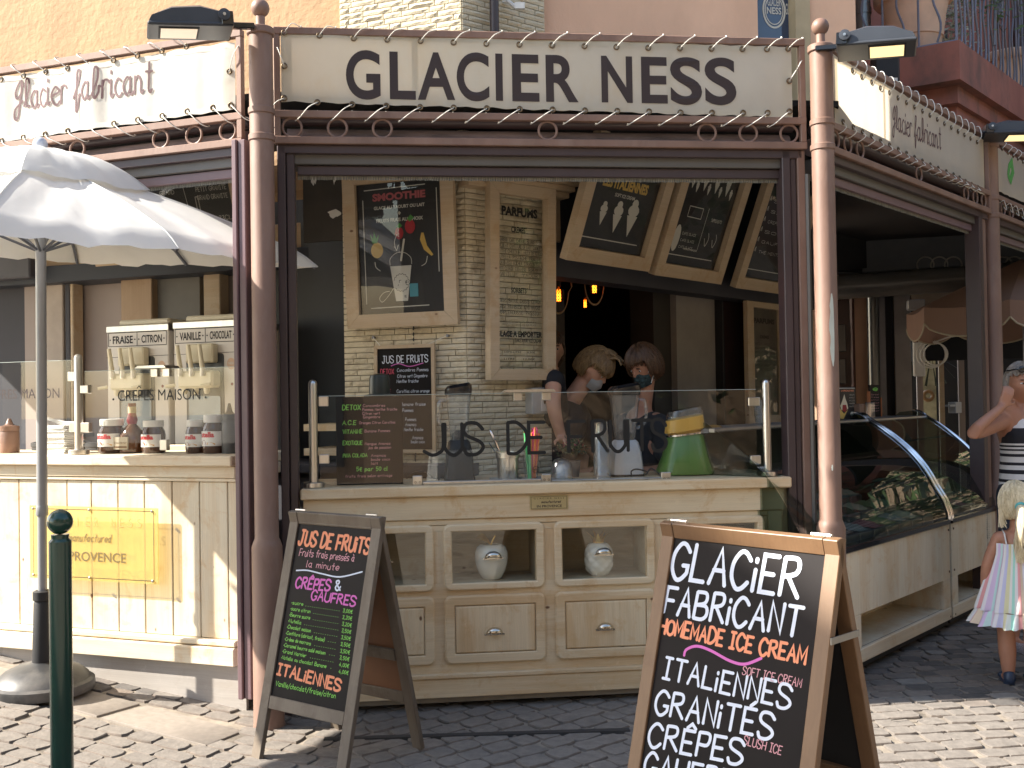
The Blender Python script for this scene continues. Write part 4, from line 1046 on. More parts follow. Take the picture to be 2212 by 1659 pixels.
# little steel shelf clipped on the glass edge
def clip_shelf(F, label, q, y, zt, clips):
    th = Th('clip_shelf', label, 'shelf', F, (F.S((q[0]+q[2])/2, q[1], y), y, zt))
    a, b = F.S(q[0], q[1], y), F.S(q[2], q[1], y)
    mb = MB(); mb.prism([(a, zt+.003),(a+.02, zt+.016),(b-.012, zt+.016),(b, zt+.003)], y-.05, y+.06); th.part('shelf_plate', mb, m_steel, smooth=False)
    for c in clips:
        s = F.S(c, q[1], y); mb = MB(); mb.box(s-.022, s+.022, y-.014, y+.014, zt-.04, zt+.002, .003); th.part('clamp', mb, m_steel)
    return th
clip_shelf(FC, 'narrow steel shelf clipped on top of the middle glass screen beside the switch box', (1084,838,1198,842), yg, gz1+.002, (1118,1180))
# left screens
ygl = .07
gl = Th('glass_screen', 'glass screen lettered CREPES MAISON standing on the right half of the left counter', 'screen', FL, (-.4, ygl, LT))
sL, pL = steel_post(gl, FL, 170, 900, 764, ygl, LT)
a, b = FL.S(184, 880, ygl), FL.S(520, 880, ygl); z0, z1 = FL.Z(300, 957, ygl), FL.Z(300, 799, ygl)
mb = MB(); mb.box(a, b, ygl-.004, ygl+.004, z0, z1); gl.part('glass_panel', mb, m_glass, smooth=False)
mb = MB(); mb.box(a, b, ygl-.0042, ygl+.0042, z1+.0002, z1+.0022); gl.part('polished_edge', mb, bpy.data.materials['glass_edge'], smooth=False)
for q in ((172,832,190,850),(173,913,192,934)): clamp(gl, FL, *q, ygl)
clamp(gl, FL, 344, 950, 360, 973, ygl)
mb = MB(); T = TF(ygl-.005); s0, s1 = FL.S(256, 850, ygl), FL.S(434, 850, ygl); zz0, zz1 = FL.Z(345, 865, ygl), FL.Z(345, 841, ygl)
block_text(mb, 'CREPES MAISON', s0, zz0, s1-s0, zz1-zz0, T, .0)
sx = s0+(s1-s0)*.265
ribbon(mb, [(sx-.012, zz1+.008),(sx, zz1+.02),(sx+.012, zz1+.008)], .005, T)
gl.part('lettering', mb, m_prk, smooth=False)
for x in (s0-.03, s1+.03): mb = MB(); ribbon(mb, [(x, zz0+.01),(x+.004, zz0+.01)], .012, T); gl.part('dot', mb, m_prk, smooth=False)
clip_shelf(FL, 'narrow steel shelf clipped on top of the left glass screen', (304,800,372,804), ygl, z1+.002, (336,362))
g2 = Th('glass_screen', 'taller glass screen lettered GAUFRES MAISON at the left edge of the left counter', 'screen', FL, (-2, ygl, LT))
a, b = FL.S(-260, 880, ygl), FL.S(157, 880, ygl); z0b, z1b = FL.Z(80, 958, ygl), FL.Z(80, 781, ygl)
mb = MB(); mb.box(a, b, ygl-.004, ygl+.004, z0b, z1b); g2.part('glass_panel', mb, m_glass, smooth=False)
mb = MB(); mb.box(a, b, ygl-.0042, ygl+.0042, z1b+.0002, z1b+.0022); g2.part('polished_edge', mb, bpy.data.materials['glass_edge'], smooth=False)
for q in ((145,803,163,823),(148,912,166,933)): clamp(g2, FL, *q, ygl)
mb = MB(); s0, s1 = FL.S(-52, 850, ygl), FL.S(130, 850, ygl); zz0, zz1 = FL.Z(60, 861, ygl), FL.Z(60, 840, ygl)
block_text(mb, 'GAUFRES MAISON', s0, zz0, s1-s0, zz1-zz0, T, .0); g2.part('lettering', mb, m_ink, smooth=False)

# ================================================================ PARASOL
UX, UY = -2.275, 4.91; ug = gz(UX, UY)
um = Th('parasol', 'large white parasol on a grey pole leaning over the left counter', 'parasol', W0, (UX, UY, ug))
um.e.rotation_euler = (0, R(.25), 0)
NR = 8; angs = [-74, -29, 16, 61, 106, 151, 196, 241]; tipz = [2.17, 2.225, 2.245, 2.33, 2.41, 2.39, 2.32, 2.25]
URD = [1.32, .93]*4
def upt(a, t):
    "a in rib units, t 0..1"
    i = int(math.floor(a)) % NR; f = a-math.floor(a); j = (i+1) % NR
    A, B = [(UX+URD[k]*math.cos(R(angs[k])), UY+URD[k]*math.sin(R(angs[k])), tipz[k]) for k in (i, j)]
    hub = (UX, UY, 2.70)
    ra = [hub[c]+(A[c]-hub[c])*t for c in (0,1,2)]; rb_ = [hub[c]+(B[c]-hub[c])*t for c in (0,1,2)]
    x, y, z = [ra[c]*(1-f)+rb_[c]*f for c in (0,1,2)]
    s = math.sin(math.pi*f)
    z += .035*math.sin(math.pi*min(1, t))*1.0 - .022*s*math.sin(math.pi*t)     # arched ribs, slack panels
    z += -.012*s*t*t + .009*math.sin(f*17+t*9)*t*s + .004*math.sin(f*41-t*23+a)*t*s
    k = 1-.008*s*t
    return (UX+(x-UX)*k, UY+(y-UY)*k, z - (.035*max(0, (t-.93)/.07)))
for i in range(NR):
    mb = MB(); mb.grid(lambda u, v, i=i: upt(i+u*.99999, .10+.90*v), 14, 22); um.part('canopy_panel', mb, m_umb, ang=80)
for i in range(NR):
    mb = MB(); mb.tube([Vector(upt(i+1e-4, .1+.9*t/20))+Vector((0,0,.002)) for t in range(21)], .0035, 5); um.part('seam', mb, m_umb)
mb = MB()
def cap(u, v):
    a = u*NR; x, y, z = upt(a, .02+.36*v); f = a-math.floor(a)
    return (x, y, z+.018+.075*math.sin(math.pi*min(1, v*.85+.12))**.8-.02*v*v+.018*v*math.sin(math.pi*f)+.006*math.sin(a*7)*v)
mb.grid(cap, 96, 8); um.part('canopy_cap', mb, m_umb, ang=80)
mb = MB(); mb.lathe([(.028,2.72),(.03,2.745),(.022,2.76)], 16, (UX,UY,0)); mb.ball((UX,UY,2.775), .034, 20); um.part('ball_finial', mb, M('blue_grey_plastic', (.42,.46,.55), .3))
for i in range(NR):
    mb = MB(); mb.tube([Vector(upt(i+1e-4, t))-Vector((0,0,.014)) for t in (.06,.3,.5,.7,.9,.99)], .009, 6); rbp = um.part('rib', mb, m_iron)
    a = upt(i+1e-4, .5); mb = MB(); mb.tube([(UX,UY,2.25), (a[0],a[1],a[2]-.02)], .007, 6); um.part('strut', mb, m_iron, parent=rbp)
m_pole = M('grey_pole', (.27,.28,.30), .35, .3, var=.05)
mb = MB(); mb.tube([(UX,UY,ug+.3),(UX,UY,1.05)], .021, 20); um.part('lower_pole', mb, m_pole)
mb = MB(); mb.tube([(UX,UY,1.03),(UX,UY,2.71)], .0245, 20); mb.lathe([(.026,.98),(.028,.985),(.028,1.02),(.026,1.03)], 20, (UX,UY,0)); um.part('upper_pole', mb, m_pole)
m_rub = M('black_rubber_base', (.035,.036,.038), .45, var=.3, vs=8, dirt=(.22,.20,.18), dsc=3, damt=.6)
mb = MB(); mb.lathe([(.23,.0),(.235,.02),(.232,.045),(.215,.055),(.205,.07),(.17,.10),(.11,.125),(.06,.135),(.05,.14)], 40, (UX,UY,ug+.008)); um.part('base', mb, m_rub, ang=25)
mb = MB(); mb.lathe([(.048,.13),(.040,.42),(.036,.43),(.044,.435),(.044,.475),(.034,.48),(.022,.48)], 24, (UX,UY,ug+.008)); um.part('pole_socket', mb, m_black)

copy_thing(um.e, (-3.42, 3.45, gz(-3.42, 3.45)), 0, 'second white parasol added out of view at the left to shade the left board')  # unseen copy, added so its shadow falls on the left board and paving
# ================================================================ BOLLARD
bp = at(131, 1300, 3.7); BX, BY = bp.x, bp.y
bo = Th('bollard', 'dark green round-topped street bollard in front of the parasol base', 'bollard', W0, (BX, BY, gz(BX, BY)))
mb = MB(); mb.lathe([(.055,gz(BX,BY)-.02),(.055,.09),(.039,.1),(.039,1.015),(.030,1.025),(.032,1.04)], 32, (BX,BY,0)); bo.part('shaft', mb, m_green)
mb = MB(); mb.ball((BX,BY,1.085), .045, 32); bo.part('ball_top', mb, m_green)

mb = MB(); ta, tb_ = gat(1925,1564), gat(1988,1561); mb.tube([ta+Vector((0,0,.018)), (ta+tb_)/2+Vector((0,.006,.021)), tb_+Vector((0,0,.018))], [.002,.003,.0015], 5)
single('twig', mb, M('dark_twig', (.04,.03,.02), .8), 'thin dark twig lying on the sunlit paving at the lower right', 'twig')
# ================================================================ SANDWICH BOARDS
def aframe(name, label, F, w, sp, h, mats, fw, panel_z0, texts, stay=True):
    th = Th(name, label, 'sign', F, (0, 0, 0)); mf, mboard, mback = mats
    def leaf(sgn, front):
        # leaf coordinates: x along width, q up the leaf, lift outward
        L = math.hypot(sp/2, h); sn, cs = (sp/2)/L, h/L
        def T(x, q, l): return (x, sgn*((sp/2)*(1-q/L)+l*cs), q*cs+l*sn)
        def bx(x0, x1, q0, q1, l0, l1, nm, mt, parent=None, b=0):
            mb = MB(); mb.box(x0, x1, l0, l1, q0, q1, b); mb.v = [Vector(T(v.x, v.z, v.y)) for v in mb.v]; return th.part(nm, mb, mt, parent=parent)
        nm = 'front' if front else 'rear'
        st1 = bx(-w/2, -w/2+fw, .0, L, -.024, 0, 'stile', mf, b=.002); st2 = bx(w/2-fw, w/2, .0, L, -.024, 0, 'stile', mf, b=.002)
        bx(-w/2+fw+.001, w/2-fw-.001, L-fw*1.05, L, -.022, -.001, 'top_rail', mf, b=.002)
        bx(-w/2+fw+.001, w/2-fw-.001, panel_z0-fw, panel_z0, -.022, -.001, 'lower_rail', mf, b=.002)
        if not front: bx(-w/2+fw+.001, w/2-fw-.001, .42, .47, -.028, -.012, 'cross_rail', mf, b=.002)
        bd = bx(-w/2+fw-.004, w/2-fw+.004, panel_z0-.002, L-fw+.002, -.014, -.008, 'blackboard' if front else 'back_panel', mboard if front else mback)
        return T, L, bd
    Tf, L, bd = leaf(-1, True); leaf(1, False)
    for x in (-w/2+.06, w/2-.06):
        mb = MB(); mb.tube([(x-.03, 0, h+.002),(x+.03, 0, h+.002)], .006, 8); th.part('hinge', mb, m_steel)
    z = .765*h; yy = (sp/2)*(1-z/h); mb = MB(); mb.box(w/2+.001, w/2+.004, -yy+.0, yy, z-.009, z+.009)
    if stay: th.part('stay', mb, M('dull_zinc', (.30,.29,.26), .5, .4), smooth=False)
    T = lambda x, q, l: Tf(x, q, l-.0078)
    for (mt, lines) in texts:
        for ln in lines:
            mb = MB()
            for l_ in (ln if isinstance(ln, list) else [ln]): l_(mb, T, L)
            th.part('chalk_lettering', mb, mt, parent=bd, smooth=False)
    return th, T, L
FA = Fr(-.762, 4.354, -35)
wA, hA = .54, 1.03
def tl(txt, x, q, h, width=None, wd=.16, sh=0, slope=0, jit=.02):
    def f(mb, T, L):
        T2 = lambda X, Q, l: T(X, Q+slope*(X-x), l)
        stroke_text(mb, txt, x, q, h, T2, wd, width, gap=.2, shear=sh, jit=jit)
    return f
def wav(pts, wd): return lambda mb, T, L: ribbon(mb, _cat(pts), wd, T)
iw = wA/2-.052
items_ = [('sucre','3,00€'),('sucre citron','3,20€'),('Beurre sucre','3,20€'),('Nutella','3,50€'),('Chocolat maison','3,50€'),('Confiture (abricot, fraise)','3,50€'),('Crème de marrons','3,50€'),
          ('Caramel beurre salé maison','3,50€'),('Grand Marnier','4,00€'),('Nutella ou chocolat Banane','4,00€')]
items_ = [(a.replace('è','é'), b) for a, b in items_]
glines = []
q_ = .660
for i, (a, b) in enumerate(items_):
    q = q_-i*.0256
    L_ = {0:.075,1:.13,2:.135,3:.085,4:.155,5:.25,6:.17,7:.27,8:.155,9:.29}[i]
    glines.append([tl('•'+a, -.183-.001*i, q, .0145, L_*.92, .15, .1, -.01, .03)])
    glines[-1].append(tl(b, .122+.003*i-.0, q-.003-.001*i, .0145, .053, .15, .05, 0))
    x = -.165+L_*.92
    while x < .11: glines[-1].append((lambda X, Q: lambda mb, T, L: ribbon(mb, [(X, Q),(X+.002, Q)], .0022, T))(x, q)); x += .013
glines.append(tl('Vanille/chocolat/fraise/citron', -.2, .318, .020, .35, .12, .1, .0, .03))
aframe('sandwich_board', 'weathered grey A-frame chalkboard headed JUS DE FRUITS beside the left post', FA, wA, .5, hA, (m_aged, m_board, M('orange_brown_panel', (.20,.085,.035), .6)), .052, .275, [
    (m_cho, [tl('JUS DE FRUiTS', -.202, .915, .060, .418, .2, .1, -.028, .02), tl('ITALiENNES', -.203, .366, .044, .372, .24, .1, -.045, .02)]),
    (m_chk, [tl('Fruits frais pressés à', -.185, .866, .030, .325, .12, .1, .0, .04), tl('la minute', -.13, .822, .028, .19, .12, .1, 0, .04)]),
    (m_chw, [wav([(-.187,.802),(-.12,.808),(-.03,.801),(.076,.797),(.196,.828)], .006), tl('&', .06, .742, .038, .028, .2)]),
    (m_chp, [tl('CRÊPES', -.178, .731, .044, .205, .2, .1, .02, .03), tl('GAUFRES', -.072, .69, .038, .255, .2, .1, -.01, .03)]),
    (m_chg, glines)], stay=False)
FB = Fr((.464+.869)/2, (3.16+2.71)/2, -48)
wB, hB = .606, 1.12; ib = wB/2-.045
aframe('sandwich_board', 'brown A-frame chalkboard headed GLACIER FABRICANT in the right foreground', FB, wB, .6, hB, (m_oak, m_board, m_black), .045, .12, [
    (m_chw, [tl('GLACiER', -.252, .990, .104, .44, .125, .06, -.01, .02), tl('FABRiCANT', -.258, .884, .078, .465, .14, .06, .0, .02),
             tl('ITALiENNES', -.226, .696, .060, .43, .145, .06, .0, .02), tl('GRANiTÉS', -.238, .592, .067, .40, .14, .06, .04, .02),
             tl('CRÊPES', -.245, .497, .063, .325, .15, .06, .08, .02), tl('GAUFRES', -.245, .410, .067, .36, .14, .06, .08, .02)]),
    (m_cho, [tl('HOMEMADE ICE CREAM', -.266, .823, .043, .50, .2, .06, -.01, .03)]),
    (m_chp, [wav([(-.16,.772),(-.155,.79),(-.12,.806),(-.07,.802),(.0,.785),(.05,.785),(.10,.81)], .008)]),
    (m_chk, [tl('SOFT ICE CREAM', .045, .757, .022, .185, .12, .1, .0), tl('SLUSH ICE', .078, .577, .022, .118, .12, .1, .0)])])
# ================================================================ FRAMED MENU BOARDS
def poster(name, label, F, s0, s1, z0, h, y, tilt, fw, mt_panel, prints, cat='menu board', glass=True, fmat=None, fd=.035, see=False):
    th = Th(name, label, cat, F, ((s0+s1)/2, y, z0)); t = R(tilt); sn, cs = math.sin(t), math.cos(t); fm = fmat or m_frame
    T = lambda x, q, l: (x, y-q*sn-l*cs, z0+q*cs-l*sn)
    def bar(P, nm):
        mb = MB(); n = 4
        V = [(*p, 0) for p in P]+[(*p, fd) for p in P]
        mb.add([T(*v) for v in V], [(0,1,2,3),(7,6,5,4),(0,4,5,1),(1,5,6,2),(2,6,7,3),(3,7,4,0)]); th.part(nm, mb, fm, smooth=False)
    e = .0012
    bar([(s0,0),(s1,0),(s1-fw,fw-e),(s0+fw,fw-e)], 'bottom_bar'); bar([(s0,h),(s1,h),(s1-fw,h-fw+e),(s0+fw,h-fw+e)], 'top_bar')
    bar([(s0,e),(s0+fw-e,fw),(s0+fw-e,h-fw),(s0,h-e)], 'side_bar'); bar([(s1,e),(s1-fw+e,fw),(s1-fw+e,h-fw),(s1,h-e)], 'side_bar')
    pnl = None
    if mt_panel:
        mb = MB(); V = [(s0+fw-.004,fw-.004,.008),(s1-fw+.004,fw-.004,.008),(s1-fw+.004,h-fw+.004,.008),(s0+fw-.004,h-fw+.004,.008)]
        mb.add([T(*v) for v in V]+[T(v[0],v[1],.002) for v in V], [(0,1,2,3),(7,6,5,4)]); pnl = th.part('printed_panel', mb, mt_panel, smooth=False)
    if glass:
        mb = MB(); V = [(s0+fw,fw,.016),(s1-fw,fw,.016),(s1-fw,h-fw,.016),(s0+fw,h-fw,.016)]
        mb.add([T(*v) for v in V], [(0,1,2,3)]); th.part('glass', mb, m_glassp, smooth=False)
    lift = .009
    TT = lambda x, q, l: T(x, q, l+lift)
    for mt, fns in prints:
        mb = MB()
        for f in fns: f(mb, TT)
        th.part('print', mb, mt, parent=pnl, smooth=False)
    return th, T
def bt(txt, xc, q, w, h, bold=.02): return lambda mb, T: block_text(mb, txt, xc-w/2, q, w, h, T, bold)
def stx(txt, xc, q, w, h, wd=.14, sh=0): return lambda mb, T: stroke_text(mb, txt, xc-w/2, q, h, T, wd, w, shear=sh)
def rb2(pts, wd, sm=True): return lambda mb, T: ribbon(mb, _cat(pts) if sm else pts, wd, T)
def blob(P): return lambda mb, T: mb.add([T(x, q, .0002+random.random()*.0012) for x, q in P], [tuple(range(len(P)))])
def ell(x, q, a, b, n=18, d=0): return [(x+a*math.cos(2*math.pi*i/n)*math.cos(d)-b*math.sin(2*math.pi*i/n)*math.sin(d), q+a*math.cos(2*math.pi*i/n)*math.sin(d)+b*math.sin(2*math.pi*i/n)*math.cos(d)) for i in range(n)]
def cone_fns(x, q, h, w=None):
    w = w or h*.22
    return [blob([(x, q), (x+w, q+h*.55), (x-w, q+h*.55)]), blob(ell(x, q+h*.68, w*1.05, h*.16, 12)), blob(ell(x, q+h*.86, w*.6, h*.12, 10))]
m_prnt = M('black_poster', (.014,.013,.014), .5, var=.1)
y_ = -.055
s0, s1 = PL.S(757, 705, y_), PL.S(994, 700, y_); z0 = PL.Z(870, 706, y_); hS = PL.Z(870, 366, y_)-z0
fw = .077; xm = (s0+s1)/2; iw2 = (s1-s0)/2-fw; ih = hS-2*fw
P_ = lambda u, v: (xm+u*iw2, fw+v*ih)       # u -1..1, v 0..1 inside the poster
def pbox(u, v, a, b): x, q = P_(u, v); return x, q, a*iw2, b*ih
cup = [P_(-.14,.17), P_(-.24,.44), P_(.22,.44), P_(.14,.17)] 
prS = [(m_prr, [bt('SMOOTHIE', *P_(0,.865), iw2*1.25, ih*.06, .05)]),
 (m_prw, [bt('GLACE AU YAOURT OU LAIT', *P_(.0,.80), iw2*1.20, ih*.026, .03), bt('FRUITS FRAIS AU CHOIX', *P_(.0,.70), iw2*1.1, ih*.028, .03), bt('+', *P_(0,.75), iw2*.07, ih*.026, .08),
   rb2([P_(-.86,.08),P_(-.86,.88)], .005, False), rb2([P_(.88,.30),P_(.88,.93)], .005, False), rb2([P_(-.82,.955),P_(.62,.965)], .005, False), rb2([P_(-.75,.045),P_(.62,.05)], .005, False),
   blob([P_(-.15,.09), P_(-.26,.36), P_(.24,.36), P_(.13,.09)]), rb2([P_(-.26,.37),P_(-.25,.42),P_(-.1,.46),P_(.08,.46),P_(.23,.42),P_(.25,.37)], .003),
   rb2([P_(.0,.40),P_(.09,.56)], .012, False), rb2([P_(-.08,.60),P_(-.14,.54),P_(-.1,.48)], .004), rb2([P_(-.15,.51),P_(-.09,.48),P_(-.05,.52)], .004, False),
   rb2([P_(-.62,.40),P_(-.6,.36),P_(-.5,.33)], .004), rb2([P_(.62,.42),P_(.58,.37),P_(.48,.35)], .004), rb2([P_(-.2,.19),P_(-.34,.13),P_(-.48,.09),P_(-.54,.12),P_(-.44,.16),P_(-.3,.17)], .003)]),
 (flat('strawberry_print', (.42,.03,.04), .6), [blob(ell(*P_(-.02,.61), iw2*.10, ih*.048, 16)), blob(ell(*P_(.24,.655), iw2*.12, ih*.055, 16))]),
 (m_prg, [blob([P_(-.08,.66), P_(-.02,.645), P_(.06,.665), P_(-.01,.69)]), blob([P_(.17,.71), P_(.24,.69), P_(.34,.72), P_(.26,.745)]),
   blob([P_(-.66,.545),P_(-.72,.62),P_(-.64,.58),P_(-.62,.64),P_(-.57,.58),P_(-.5,.61),P_(-.55,.545)])]),
 (m_pry, [blob(ell(*P_(-.56,.49), iw2*.145, ih*.06, 18)), blob([P_(.50,.60),P_(.46,.55),P_(.55,.47),P_(.72,.42),P_(.76,.43),P_(.62,.50),P_(.55,.60)])]),
 (m_prb, [blob([P_(.18,.12),P_(.18,.22),P_(.38,.22),P_(.38,.12)])]),
 (m_prk, [stx('6,50€', *P_(-.01,.215), iw2*.30, ih*.035, .12), bt('DEMI-LITRE', *P_(-.01,.115), iw2*.22, ih*.02, .02), rb2([P_(-.01+.17*(1+(.13 if i % 2 else 0))*math.cos(i*math.pi/16), .232+.062*(1+(.13 if i % 2 else 0))*math.sin(i*math.pi/16)) for i in range(33)], .0025, False)])]
poster('menu_board', 'pine framed black poster headed SMOOTHIE on the left face of the brick pillar', PL, s0, s1, z0, hS, y_, 3, fw, m_prnt, prS)
# PARFUMS, see-through
y_ = -.05
s0, s1 = PR.S(1048, 800, y_), PR.S(1189, 800, y_); z0 = PR.Z(1118, 821, y_); hP = PR.Z(1118, 405, y_)-z0
fw = .062; xm = (s0+s1)/2; iw2 = (s1-s0)/2-fw; ih = hP-2*fw
prP = [bt('PARFUMS', *P_(0,.885), iw2*1.5, ih*.055, .05), bt('CREMES*', *P_(-.02,.79), iw2*.66, ih*.038, .04), bt('SORBETS*', *P_(.0,.44), iw2*.72, ih*.035, .04),
       bt('GLACE A EMPORTER', *P_(.0,.185), iw2*1.9, ih*.035, .05), bt('TAKE AWAY ICE CREAM', *P_(.35,.155), iw2*1.1, ih*.022, .02)]
for i, l in enumerate(('AMARENA  CAFE  CARAMEL BEURRE SALE','CHOCOLAT  CONFITURE DE LAIT  COOKIES','MENTHE CHOCOLAT  NOIX DE COCO','NUTELLA  PISTACHE  PRALINE','RHUM RAISIN  ROCHER  STRACCIATELLA','TARTE CITRON  TIRAMISU  TROPEZIENNE','VANILLE  YAOURT')):
    prP.append(stx(l, *P_(-.0,.735-i*.033), iw2*(1.9 if i % 3 else 1.8), ih*.020, .11))
for i, l in enumerate(('ANANAS  BANANE  CASSIS  CITRON','FRAISE  FRAMBOISE  KIWI  MANGUE','PAMPLEMOUSSE  PASSION')): prP.append(stx(l, *P_(-.03,.385-i*.034), iw2*1.8, ih*.021, .11))
for i in range(2): prP.append(stx('PRODUITS FABRIQUES SUR PLACE', *P_(.0,.27-i*.018), iw2*1.4, ih*.009, .1))
prP.append(bt('DEMI-LITRE      6,50€', *P_(0,.09), iw2*1.3, ih*.014, 0)); prP.append(bt('LITRE      12,00€', *P_(0,.05), iw2*1.3, ih*.014, 0))
poster('menu_board', 'see-through pine framed menu headed PARFUMS on the right face of the brick pillar', PR, s0, s1, z0, hP, y_, 1.5, fw, None, [(m_prk, prP)], fd=.05)
# three boards hanging over the doorway
def board3(label, pxl, pyl, pxr, pyr, heads, cones, glassy=True):
    y_ = -.12
    s0, s1 = BR.S(pxl, pyl, y_), BR.S(pxr, pyr, y_); z0 = (BR.Z(pxl, pyl, y_)+BR.Z(pxr, pyr, y_))/2
    h = 1.15; fw = .085; xm = (s0+s1)/2; iw2 = (s1-s0)/2-fw; ih = h-2*fw
    P_ = lambda u, v: (xm+u*iw2, fw+v*ih)
    pr = [(m_prw, [rb2([P_(-.9,.06),P_(.8,.06)], .006, False), rb2([P_(-.9,.95),P_(.9,.95)], .006, False)])]
    for mt, fn in heads: pr.append((mt, fn(P_, iw2, ih)))
    pr.append((m_prw, cones(P_, iw2, ih)))
    poster('menu_board', label, BR, s0, s1, z0, h, y_, 21, fw, m_prnt, pr, fd=.05)
rows_ = lambda P_, iw, ih, u, v0, n, dv, w, h=.016: [stx(random.choice(('CHOCOLAT CHAUD','CAFE GLACE','THE MENTHE','SIROP','SODA','CREPE SUCRE','GAUFRE')), *P_(u, v0-i*dv), iw*w, ih*h, .14) for i in range(n)]
board3('pine framed black board reading LES ITALIENNES hanging tilted over the doorway', 1208.5, 554, 1388.6, 585,
   [(m_pry, lambda P, a, b: [bt('LES ITALIENNES', *P(.0,.37), a*1.35, b*.065, .05), bt('CREPES', *P(-.5,.86), a*.5, b*.03, .03)])],
   lambda P, a, b: [bt('SOFT ICE CREAM', *P(.05,.325), a*.6, b*.022, .02), bt('WAFFLES', *P(.2,.86), a*.5, b*.03, .03)]+rows_(P, a, b, -.5, .80, 5, .06, .5)+rows_(P, a, b, .3, .80, 6, .055, .6)+cone_fns(*P(-.45,.14), b*.15)+cone_fns(*P(-.02,.11), b*.2)+cone_fns(*P(.42,.10), b*.24))
board3('pine framed black board reading GLACES & SORBETS, middle of the three tilted over the doorway', 1400.5, 588, 1545, 612,
   [(m_cho, lambda P, a, b: [bt('GLACES & SORBETS', *P(.0,.72), a*1.5, b*.055, .05)])],
   lambda P, a, b: [bt('POTS OU CORNETS - PARFUMS AU CHOIX', *P(.05,.68), a*1.2, b*.022, .02)]+sum([cone_fns(*P(u,.50), b*.13) for u in (-.68,-.25,.18,.6)], [])+sum([cone_fns(*P(u,.48), b*.08) for u in (-.5,-.07,.36,.78)], [])
      +[rb2([P(-.55,.32),P(-.05,.32),P(-.05,.39),P(-.55,.39),P(-.55,.32)], .005, False), rb2([P(.15,.12),P(.15,.4)], .004, False), stx('SUPPLEMENTS', *P(.55,.32), a*.4, b*.02, .14), blob(ell(*P(-.72,.17), a*.12, b*.09, 14))]
      +rows_(P, a, b, -.3, .2, 3, .045, .5)+[rb2([P(.3+i*.3,.2),P(.38+i*.3,.15),P(.45+i*.3,.2),P(.4+i*.3,.24)], .005) for i in (0,1)]+[bt('PRODUITS FABRIQUES', *P(-.1,.1), a*.5, b*.015, .02)])
board3('pine framed black board reading BOISSONS, nearest the right post of the three tilted boards', 1576, 616, 1693.6, 636,
   [(m_prb, lambda P, a, b: [bt('BOISSONS', *P(.15,.68), a*.9, b*.055, .05)])],
   lambda P, a, b: [bt('COLD', *P(.1,.63), a*.3, b*.02, .02)]+rows_(P, a, b, .0, .56, 6, .075, 1.1, .02)+[rb2([P(-.75,.57-i*.075),P(-.72,.6-i*.075),P(-.7,.57-i*.075)], .006) for i in range(6)])
# small PARFUMS frame by the right post
y_ = .06; s0, s1 = BR.S(1607, 760, y_), BR.S(1690, 760, y_); z0 = BR.Z(1648, 925, y_); h = BR.Z(1648, 640, y_)-z0
fw = .10; xm = (s0+s1)/2; iw2 = (s1-s0)/2-fw; ih = h-2*fw
poster('menu_board', 'tall narrow pine framed PARFUMS menu against the cream wall left of the right post', BR, s0, s1, z0, h, y_, 0, fw, M('dim_menu_panel', (.10,.085,.065), .5, var=.3, vs=6),
   [(m_prk, [bt('PARFUMS', *P_(0,.86), iw2*1.6, ih*.05, .05), bt('CREMES', *P_(0,.72), iw2*.7, ih*.03, .04), bt('SORBETS', *P_(0,.3), iw2*.8, ih*.03, .04)]+[stx('CHOCOLAT VANILLE CAFE', *P_(0,.66-i*.04), iw2*1.6, ih*.02, .12) for i in range(7)])])
# board seen through the left opening
y_ = YB-.55; s0, s1 = FL.S(215, 560, y_), FL.S(552, 560, y_); z0 = FL.Z(400, 560, y_); xm = (s0+s1)/2; fw = .07; h = 1.1; iw2 = (s1-s0)/2-fw; ih = h-2*fw
P_ = lambda u, v: (xm+u*iw2, fw+v*ih)
def clines(u, vs, txts): return [stx(t, *P_(u, v), iw2*.42, ih*.026, .13) for v, t in zip(vs, txts)]
poster('menu_board', 'large black drinks menu with chalk drawn cones behind the parasol in the left opening', FL, s0, s1, z0, h, y_, 18, fw, m_prnt,
   [(m_prw, clines(.72, (.52,.44,.33,.28,.15,.07), ('AU CHOIX','MILKSHAKE CLAIR','PETIT GRANITE','GRAND GRANITE','SODA 33CL','CANETTE'))+[stx('GRAND', *P_(.1,.33), iw2*.2, ih*.024, .13), rb2([P_(.36,.25),P_(.30,.6)], .004, False)]
     +[rb2([P_(u-.04,.52),P_(u,.38),P_(u+.045,.52),P_(u-.04,.52)], .005, False) for u in (-.35,-.1,.12)]+[rb2([P_(u-.04,.52),P_(u,.56),P_(u+.04,.52)], .006) for u in (-.35,-.1,.12)]
     +[rb2([P_(.46,.5),P_(.43,.42),P_(.46,.38),P_(.5,.42),P_(.47,.5)], .005), rb2([P_(.48,.3),P_(.52,.3),P_(.52,.22),P_(.48,.22),P_(.48,.3)], .005, False)])])
